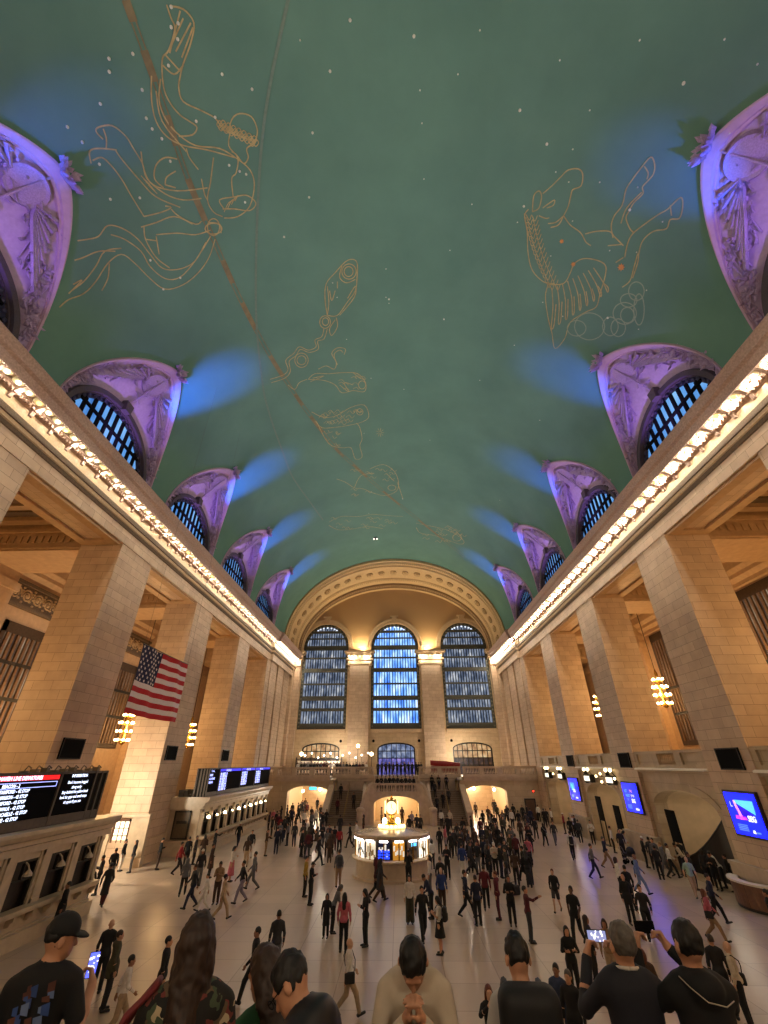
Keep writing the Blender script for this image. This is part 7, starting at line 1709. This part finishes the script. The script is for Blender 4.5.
m = MB(); m.box(-.42, -.40, -.08, .12, .98, 1.10); m.build('flap', plain('tan_flap', '8A7058', .7), o)
# girl with long dark hair and a green top beside the man in the puffer
near(264, 972, 4.1, 'girl with long dark hair and green top leaning left at lower middle', pose(lean=.25, head=(-.35, .5)), .55, dict(top=('shirt', dict(hem=.86, sl=.93), plain('green_top', '1E5A38', .8)), bot=dark_tr), 'a', 'long', 'brown', .011)
near(290, 983, 3.35, 'man with glasses and dark puffer jacket, bowed in profile facing left', pose(lean=.52, head=(-.30, .25), elL=V3(-.24, .12, 1.16), wrL=V3(-.14, .32, 1.10), hdL=V3(.3, .8, -.2), elR=V3(.25, .1, 1.14), wrR=V3(.14, .30, 1.12), hdR=V3(-.3, .8, -.2)), 1.15, dict(top=('puffer_jacket', dict(hem=.80, g=.045, hood=True), puffer), bot=dark_tr), 'a', 'short', 'black', .010)
tt = [o for o in C.objects if o.get('label', '').startswith('man with glasses')][0]; F2 = figure_prims(pose(lean=.52, head=(-.30, .25)))
m = MB(); HO = F2['up'](V3(0, -.005, 1.49)); RH = F2['RL'] @ rotz(.25) @ rotx(-.30)
for sx in (-1, 1):
    ring = [Vector(HO+RH @ V3(sx*.034+.024*math.cos(k*PI/6), .122, .135+.02*math.sin(k*PI/6))) for k in range(13)]; m.tube(ring, .0025, 5)
    m.tube([Vector(HO+RH @ V3(sx*.058, .12, .138)), Vector(HO+RH @ V3(sx*.086, .0, .135))], .0025, 5)
m.build('glasses', black_m, tt)
# bowed person in the cream hoodie, hands clasped below the face
po = pose(lean=.30, head=(-.75, 0), elL=V3(-.24, .15, 1.14), wrL=V3(-.04, .24, 1.42), hdL=V3(.25, .1, .95), elR=V3(.24, .18, 1.18), wrR=V3(.04, .24, 1.42), hdR=V3(-.25, .1, .95), curl=.75)
t, F_, sc, rz = near(413, 963, 4.15, 'person in cream hoodie with bowed dark head and clasped hands, lower middle', po, PI-.05, dict(top=('hoodie', dict(hem=.80, g=.028, hood=True), cream_h), bot=plain('near_jeans', '26365E', .8, noise=.2, scale=14), hands=1), 'a', 'short', 'black', .009)
# man with the big black backpack
po = pose(head=(-.25, .15), elL=V3(-.25, .04, 1.12), wrL=V3(-.16, .26, 1.10), elR=V3(.25, .04, 1.12), wrR=V3(.16, .26, 1.10), hdL=V3(.3, .8, .2), hdR=V3(-.3, .8, .2))
t, F_, sc, rz = near(517, 956, 4.5, 'man in white shirt wearing a big black backpack, seen from behind', po, -.05, dict(top=('shirt', dict(hem=.86, sl=.3, g=.02), white_s), bot=dark_tr), 'a', 'short', 'black', .010)
o = empty('backpack', t.location, rz); o.scale = t.scale; tag(o, 'big black backpack worn by the man in the white shirt at the bottom', 'backpack')
me = skin_mesh('bag', [('box', (V3(0, -.23, 1.25), V3(.20, .11, .31), .09), .02, '+'), ('box', (V3(0, -.335, 1.14), V3(.14, .05, .16), .04), .03, '+')], .014, (-.35, -.5, .7), (.35, 0, 1.7), plain('big_pack_black', '0C0C0E', .7, noise=.15)); b = bpy.data.objects.new('bag', me); C.objects.link(b); b.parent = o
for sx in (-.12, .12):
    m = MB(); m.tube([(sx, -.16, 1.40), (sx, -.09, 1.48), (sx, .03, 1.49), (sx*1.1, .13, 1.38), (sx*1.2, .14, 1.20), (sx*1.3, 0.02, 1.0), (sx, -.16, .96)], .022, 6); m.build('strap', plain('big_pack_black', '0C0C0E', .7), o, True)
m = MB(); m.tube([(-.15, -.30, 1.36), (0, -.352, 1.37), (.15, -.30, 1.36)], .006, 5); m.build('zip', plain('zip_grey', '3A3A3C', .4), o, True)
# grey haired man photographing with a lit phone
po = pose(head=(.12, .22), elL=V3(-.30, .16, 1.22), wrL=V3(-.20, .30, 1.46), hdL=V3(.42, .2, .85), elR=V3(.28, .22, 1.26), wrR=V3(.04, .34, 1.45), hdR=V3(-.35, .2, .9), curl=1.15)
t, F_, sc, rz = near(622, 943, 4.6, 'grey haired man in navy jacket raising a phone with a bright screen', po, -.12, dict(top=('jacket', dict(hem=.80, g=.032), navy_j), bot=dark_tr, hands=1), 'a', 'short', 'grey', .010)
m = MB(); m.tube([F_['up']((.074*math.sin(k*PI/8), -.012-.066*math.cos(k*PI/8), 1.494+.012*math.cos(k*PI/8))) for k in range(17)], .011, 6); m.build('collar', plain('white_collar', 'C8C0B4', .8), t, True)
phone(t, F_, (-.085, .375, 1.555), rotz(.0) @ roty(PI/2) @ rotz(0), 'phone with a bright white picture raised by the grey haired man', glow('phone_white', '8890C0', .8), .078, .16)
# man in the black hoodie photographing
po = pose(head=(.05, .10), elL=V3(-.30, .18, 1.24), wrL=V3(-.22, .34, 1.50), hdL=V3(.42, .2, .85), elR=V3(.28, .22, 1.26), wrR=V3(.02, .36, 1.50), hdR=V3(-.35, .2, .9), curl=1.15)
t, F_, sc, rz = near(687, 943, 4.45, 'man in black hoodie with a pale cord raising a dark phone, lower right', po, -.02, dict(top=('hoodie', dict(hem=.80, g=.026, hood=True), hood_blk), bot=dark_tr, hands=1), 'a', 'short', 'black', .010)
m = MB(); m.tube([F_['up'](q) for q in ((-.135, -.06, 1.475), (-.11, -.13, 1.445), (-.05, -.19, 1.40), (.05, -.20, 1.385), (.12, -.165, 1.40))], .0035, 6); m.build('cord', plain('pale_cord', 'A89C88', .8), t, True)
phone(t, F_, (-.10, .40, 1.60), roty(PI/2), 'dark phone raised by the man in the black hoodie', None, .078, .16)

# ------------------------------------------------------------------ furniture and odds and ends
wood_d = plain('desk_walnut', '6A452A', .4, noise=.25, scale=5)
t = empty('reception_desk', (18.25, 28.1, 0)); t.scale = (.65, .75, 1); tag(t, 'curved wooden desk with a pale top at the lower right edge', 'desk')
def arc(r, a0, a1, n=18): return [(r*1.0*math.cos(lerp(a0, a1, i/n)), r*1.25*math.sin(lerp(a0, a1, i/n))) for i in range(n+1)]
A0_, A1_ = math.radians(110), math.radians(250)
m = MB(); o_, i_ = arc(1.62, A0_, A1_), arc(1.30, A0_, A1_)
m.prism(o_+i_[::-1], 'z', .12, 1.02); m.build('front', wood_d, t)
m = MB(); m.prism(arc(1.58, A0_, A1_)+arc(1.34, A0_, A1_)[::-1], 'z', 0, .12); m.build('plinth', dark_bronze, t)
m = MB(); m.prism(arc(1.78, A0_-.05, A1_+.05)+arc(1.12, A0_-.05, A1_+.05)[::-1], 'z', 1.02, 1.10); m.build('top', plain('desk_top_cream', 'D8CDB8', .3, noise=.05), t)
for k in (-.9, -.3, .3, .9):
    a_ = PI+k; m = MB(); m.box(1.61, 1.645, -.03, .03, .14, 1.0); m.xform(Matrix.Rotation(a_, 4, 'Z')); m.build('panel_strip', plain('desk_strip', '4A2E1A', .4), t)
# slender stand on the floor near the desk
t = empty('sign_stand', (16.95, 25.9, 0)); tag(t, 'thin metal stand with a small foot in front of the wooden desk', 'stand')
m = MB(); m.lathe([(.22, 0), (.2, .03), (.03, .05)], 0, 0, 12); m.build('foot', dark_bronze, t); m = MB(); m.tube([(0, 0, .04), (0, 0, 1.0)], .025, 8); m.build('pole', plain('pale_metal', 'A89C88', .3, metal=.6), t); m = MB(); m.ball((0, 0, 1.02), .04, 8, 6); m.build('knob', dark_bronze, t)
# pram by the right wall
pp = atZ(629, 858, .35); t = empty('pram', (pp.x, pp.y, 0), .8); tag(t, 'dark pram with a hood standing by the right wall', 'pram')
m = MB(); m.box(-.22, .22, -.4, .25, .45, .62); m.build('seat', plain('pram_fabric', '1A1A20', .8), t); m = MB(); m.lathe([(.30, .6), (.29, .75), (.22, .92), (.08, 1.0)], 0, -.2, 10); m.build('hood', plain('pram_fabric', '1A1A20', .8), t, True)
m = MB(); m.tube([(-.2, .25, .5), (-.22, .5, .95), (.22, .5, .95), (.2, .25, .5)], .02, 6); m.build('handle', plain('pram_metal', '8A8A8C', .3, metal=.8), t)
for sx in (-.25, .25):
    for sy in (-.3, .25):
        m = MB(); m.prism([(sy+.14*math.cos(2*PI*k/14), .14+.14*math.sin(2*PI*k/14)) for k in range(14)], 'x', sx-.02, sx+.02); m.build('wheel', black_m, t)
    m = MB(); m.tube([(sx*.9, -.3, .14), (sx*.85, 0, .5), (sx*.9, .25, .14)], .018, 6); m.build('leg', plain('pram_metal', '8A8A8C', .3, metal=.8), t)
# suitcase near the crowd
pp = atZ(514, 888, .3); t = empty('holdall', (pp.x, pp.y, 0), .4); tag(t, 'dark holdall standing on the floor left of the arm-out man', 'bag')
me = skin_mesh('bag', [('box', (V3(0, 0, .22), V3(.30, .17, .21), .08), .02, '+')], .03, (-.5, -.4, 0), (.5, .4, .6), plain('bag_black', '121214', .7)); b = bpy.data.objects.new('bag', me); C.objects.link(b); b.parent = t
m = MB(); m.tube([(-.15, 0, .42), (-.12, 0, .55), (.12, 0, .55), (.15, 0, .42)], .018, 6); m.build('handle', plain('bag_black', '121214', .7), t, True)
# dark curving ramp wall inside the big arch
top_ = [(674, 861), (685, 858), (695, 853), (703, 846), (709, 839), (716, 829), (722, 819)]
q_ = []
for i, (u, v) in enumerate(top_): d = ray(u, v); p = CAM+d*((19.5+.28*math.sin(i*.5)-CAM.x)/d.x); q_.append(p)
t = empty('ramp_wall', (0, 0, 0)); tag(t, 'dark curving ramp wall rising inside the big arch on the right', 'ramp')
m = MB(); m.grid([[(p.x+dx, p.y, z) for p, z in zip(q_, [max(.05, p.z+dz) if dz is not None else 0.0 for p in q_])] for dx, dz in ((0, None), (0, -.12), (.14, -.12), (.14, None))])
m.build('panel', plain('ramp_panel', '17130F', .5, noise=.2), t)
m = MB(); m.tube([(p.x+.07, p.y, p.z-.06) for p in q_], .09, 8); m.build('rail', plain('ramp_rail', '0E0C0A', .4), t, True)
# wall lamps, bar shelves, tables of the restaurant on the far balcony
def globe(u, v, y, label):
    d = ray(u, v); p = CAM+d*(y/d.y); t = empty('globe_lamp', (p.x, p.y, ZB)); tag(t, label, 'lamp'); z = p.z-ZB
    m = MB(); m.lathe([(.2, 0), (.18, .06), (.04, .1), (.035, z-.2)], 0, 0, 8); m.build('post', dark_bronze, t); m = MB(); m.ball((0, 0, z), .26, 10, 8); m.build('globe', glow('balcony_globe', 'FFE6B0', 9), t, True)
globe(301.5, 754, 71, 'glowing globe lamp at the left end of the restaurant'); globe(371.5, 754, 71, 'glowing globe lamp at the right end of the restaurant'); globe(358, 746, 77, 'glowing globe lamp behind the restaurant bar')
t = empty('bar_shelf', (-12.4, 77.6, ZB)); tag(t, 'dark bar shelf full of bottles behind the restaurant', 'shelf')
m = MB()
for z in (.1, .9, 1.5, 2.1): m.box(-3.6, 3.6, -.3, .2, z, z+.08)
for x in (-3.6, -1.2, 1.2, 3.6): m.box(x-.06, x+.06, -.3, .2, 0, 2.4)
m.build('frame', plain('bar_wood', '2A1A10', .5), t)
for q in range(3):
    m = MB(); m.box(-3.4, 3.4, .12, .16, .25+.62*q, .65+.62*q); m.build('lit_back', glow('bar_backlight', 'FFE8C8', .3), t)
rr = random.Random(8); n_ = 0
for z in (.98, 1.58, 2.18):
    for k in range(13):
        b = MB(); h_ = rr.uniform(.22, .34); b.lathe([(.05, 0), (.05, h_*.6), (.018, h_*.75), (.018, h_)], 0, 0, 6); o = b.build('bottle', plain('bottle_%d' % (k % 3), ['3A4A2A', '5A3A1A', '8A8A80'][k % 3], .2)); o.location = (-12.4-3.0+k*.5, 77.45, ZB+z+.01)
        tag(o, 'small bottle on the lit bar shelf of the far restaurant', 'bottle', 'bottles on the bar shelf')
for i in range(9):
    u = 298+i*8.6; d = ray(u, 770); p = CAM+d*(68.2/d.y)
    if p.x > -9.4+0 and p.x > -3.6: continue
    yy = 67.2 if p.x < -9.2 else 71.1; x = p.x*yy/68.2
    t = empty('restaurant_table', (x, yy, ZB)); tag(t, 'small restaurant table behind the left balustrade, %s' % ORD[i], 'table', None)
    m = MB(); m.lathe([(.38, .72), (.38, .76)], 0, 0, 12); m.build('top', plain('table_white', 'C8BEB0', .5), t); m = MB(); m.lathe([(.22, 0), (.2, .04), (.03, .08), (.03, .72)], 0, 0, 8); m.build('stem', dark_bronze, t)
    l = empty('table_lamp', (x, yy, ZB+.76)); tag(l, 'little lit lamp on a restaurant table, %s along the left balustrade' % ORD[i], 'lamp'); m = MB(); m.lathe([(.07, 0), (.02, .03), (.02, .18)], 0, 0, 6); m.build('stem', brass, l); m = MB(); m.lathe([(.12, .16), (.06, .34)], 0, 0, 8); m.build('shade', glow('table_lampshade', 'FFE0B0', 1.2), l)
# the long red padded shape on the right of the far balcony
t = empty('red_settee', (7.0, 70.6, ZB)); tag(t, 'long red padded settee back on the right of the far balcony', 'settee')
m = MB(); rows = []
for i in range(13): a_ = 2*PI*i/12; rows.append([(x, .28*math.cos(a_), 1.42+.36*math.sin(a_)*(1-.12*abs(x)/2.2)-.08*x) for x in (-2.1, -2.0, -1, 0, 1, 2.0, 2.1)])
m.grid(rows); m.build('padded_back', plain('red_leather', '8A1418', .45, noise=.2), t, True)
m = MB(); m.box(-2.0, 2.0, -.3, .35, .35, .55); m.box(-2.0, 2.0, .2, .35, .5, 1.2); m.build('seat', plain('red_leather', '8A1418', .45), t)
for x in (-1.8, 1.8): m = MB(); m.box(x-.06, x+.06, -.25, .3, 0, .36); m.build('leg', dark_bronze, t)
# dark wall plaques on the far wall
for x, z in ((-9.15, 9.35), (-3.75, 9.35), (3.75, 9.35), (9.05, 9.35)):
    t = empty('wall_plaque', (x, YF, z)); tag(t, 'small dark round fitting on the far wall at the %s' % {-9.15: 'left, beside the left doorway', -3.75: 'left of the middle doorway', 3.75: 'right of the middle doorway', 9.05: 'left of the right doorway'}[x], 'fitting'); m = MB(); m.prism([(.22*math.cos(2*PI*k/14), .22*math.sin(2*PI*k/14)) for k in range(14)], 'y', -.12, 0); m.build('plate', black_m, t)

# lamps and a cyan sign hanging in the two passages under the balcony
for u, v, y, lb in ((303, 790, 67, 'bright lamp hanging at the left of the left passage'), (320, 788.5, 67, 'bright lamp hanging at the right of the left passage'), (474, 787.5, 67, 'bright lamp hanging at the left of the right passage'), (494, 788.5, 67, 'bright lamp hanging at the right of the right passage')):
    d = ray(u, v); p = CAM+d*(y/d.y); t = empty('pendant_lamp', (p.x, y, 3.95)); tag(t, lb, 'lamp'); z_ = min(p.z, 3.6)-3.95
    m = MB(); m.tube([(0, 0, 0), (0, 0, z_)], .02, 6); m.build('rod', dark_bronze, t); m = MB(); m.ball((0, 0, z_-.12), .17, 10, 7); m.build('globe', glow('pendant_globe', 'FFF4E0', 14), t, True)
t = empty('hanging_sign', (atY(313, 789, 66.8).x, 66.8, 3.35)); tag(t, 'cyan lit sign hanging in the left passage', 'sign')
m = MB(); m.box(-.5, .5, -.06, .06, -.2, .2); m.build('case', dark_bronze, t); m = MB(); m.box(-.46, .46, -.07, -.06, -.16, .16); m.build('face', glow('cyan_face', '48C8F0', 2.0), t); m = MB(); m.box(-.4, -.36, -.02, .02, .2, .6); m.box(.36, .4, -.02, .02, .2, .6); m.build('hanger', dark_bronze, t)

for i in range(11):
    x = -14.2+i*.98; z_ = 2.55+.35*math.sin(i*2.1); t = empty('bar_lamp', (x, 75.2+.3*(i % 3), ZB)); tag(t, 'small white lamp above the restaurant, %s along the bar' % ORD[i], 'lamp')
    m = MB(); m.lathe([(.12, 0), (.1, .04), (.02, .06), (.02, z_)], 0, 0, 6); m.build('post', dark_bronze, t); m = MB(); m.ball((0, 0, z_+.08), .13, 8, 6); m.build('globe', glow('bar_globe', 'FFF6E4', 5), t, True)
# ------------------------------------------------------------------ lights the place has, plus an added fill at the near end
WARM = (1.0, .87, .69); GOLD = (1.0, .60, .25); WHITE = (1.0, .88, .68)
K = dict(lamp=105, cove=235, lun=880, blue=13000, chan=1300, capl=190, arch=520, passg=350, niche=250)
for side in (1, -1):
    sn = side
    # the rows of bulbs under the cornice
    y = (8.2 if side < 0 else 9.0)+.34-1.36*3
    while y < 77.4:
        light('POINT', 'cornice_row_light', (side*(A-.56-(.38 if y > 63.6 else 0)), y, 21.86), K['lamp']*.72, WARM, .10); y += 1.36
    # cove lamps on top of the cornice washing the vault
    for y in (2, 14.9, 27.3, 39.6, 52, 64):
        light('AREA', 'cove_light', (side*(A-.75), y, 23.75), K['cove'], (1.0, .92, .90), 6.0, .5, (side*-3, y, 36.5)).data.spread = math.radians(95)
    for k in range(5):
        light('SPOT', 'violet_uplight', (side*(A-.55), YC[k], 23.72), K['lun'], (.40, .22, 1.0), .25, None, (side*(A-1.4), YC[k], 31), math.radians(120), .8)
        light('SPOT', 'blue_uplight', (side*(A-1.25), YC[k]+(1.6 if k else (-1.2 if side < 0 else 1.0)), 23.75), K['blue']*((.22, 1.2, 1.1, .8, .8)[k] if side < 0 else (.32, .5, .5, .6, .7)[k]), (.012, .14, 1.0), .15, None, (side*(14.7 if k else 15.3), YC[k]+((-1.2 if side < 0 else 1.2) if k == 0 else 2.4), 32.2 if k else 31.4), math.radians(33), 1.0)
        zc = 12.1 if side > 0 else 9.2
        light('POINT', 'chandelier_light', (side*25.6, YC[k], zc), K['chan'], GOLD, .7)
        if side > 0: light('POINT', 'arch_recess_light', (19.6, YC[k], 4.0), 60, WHITE, .15)
    # floods on the cornice top reaching across to the opposite entablature and pier heads
    for q in range(11): light('SPOT', 'cornice_flood', (side*(A-.95), 5.6+6.19*q, 23.75), 10500, (1.0, .88, .74), .2, None, (-side*A, 5.6+6.19*q, 18.3), math.radians(17), 1.0)
    light('POINT', 'corner_light', (side*17.0, YF-2.2, 21.9), K['capl'], WARM, .15)
for x in (-6.3, 6.3):
    for dx in (-1.2, 1.2): light('POINT', 'cap_light', (x+dx, YF-1.25, 22.3), K['capl'], WARM, .15)
# trough lights behind the far end's cap cornices, washing the tympanum and arch band
for x in (-6.3, 6.3, -17.4, 17.4): light('AREA', 'tympanum_uplight', (x, YF-.9, 23.75), K['arch'], (1.0, .78, .48), 2.0, .3, (x*.7, YF-3.0, 36))
for a, b in ARC:
    for y in (67.5, 72, 78): light('POINT', 'passage_light', ((a+b)/2, y, 3.5), K['passg'], (1.0, .86, .66), .2)
light('POINT', 'niche_light', (0, 64.0, 2.5), K['niche'], (1.0, .78, .5), .2)
light('POINT', 'restaurant_light', (-10, 75, 7.5), 800, WARM, .3); light('POINT', 'balcony_light', (10, 75, 7.5), 800, WARM, .3)
light('POINT', 'booth_light', (IX, IY, 3.35), 60, WARM, .2)
light('POINT', 'left_door_light', (-20.3, 33.0, 4.2), 1500, WHITE, .3)
for x in (-5.5, 5.5): light('POINT', 'near_end_fill', (x, -8.5, 13.0), 1000, WHITE, .4)  # fill added in mid air behind the viewer, for unseen near end cornice lamps
w = bpy.data.worlds.new('dusk'); S.world = w; w.use_nodes = True
w.node_tree.nodes['Background'].inputs['Color'].default_value = (.05, .07, .12, 1); w.node_tree.nodes['Background'].inputs['Strength'].default_value = .3
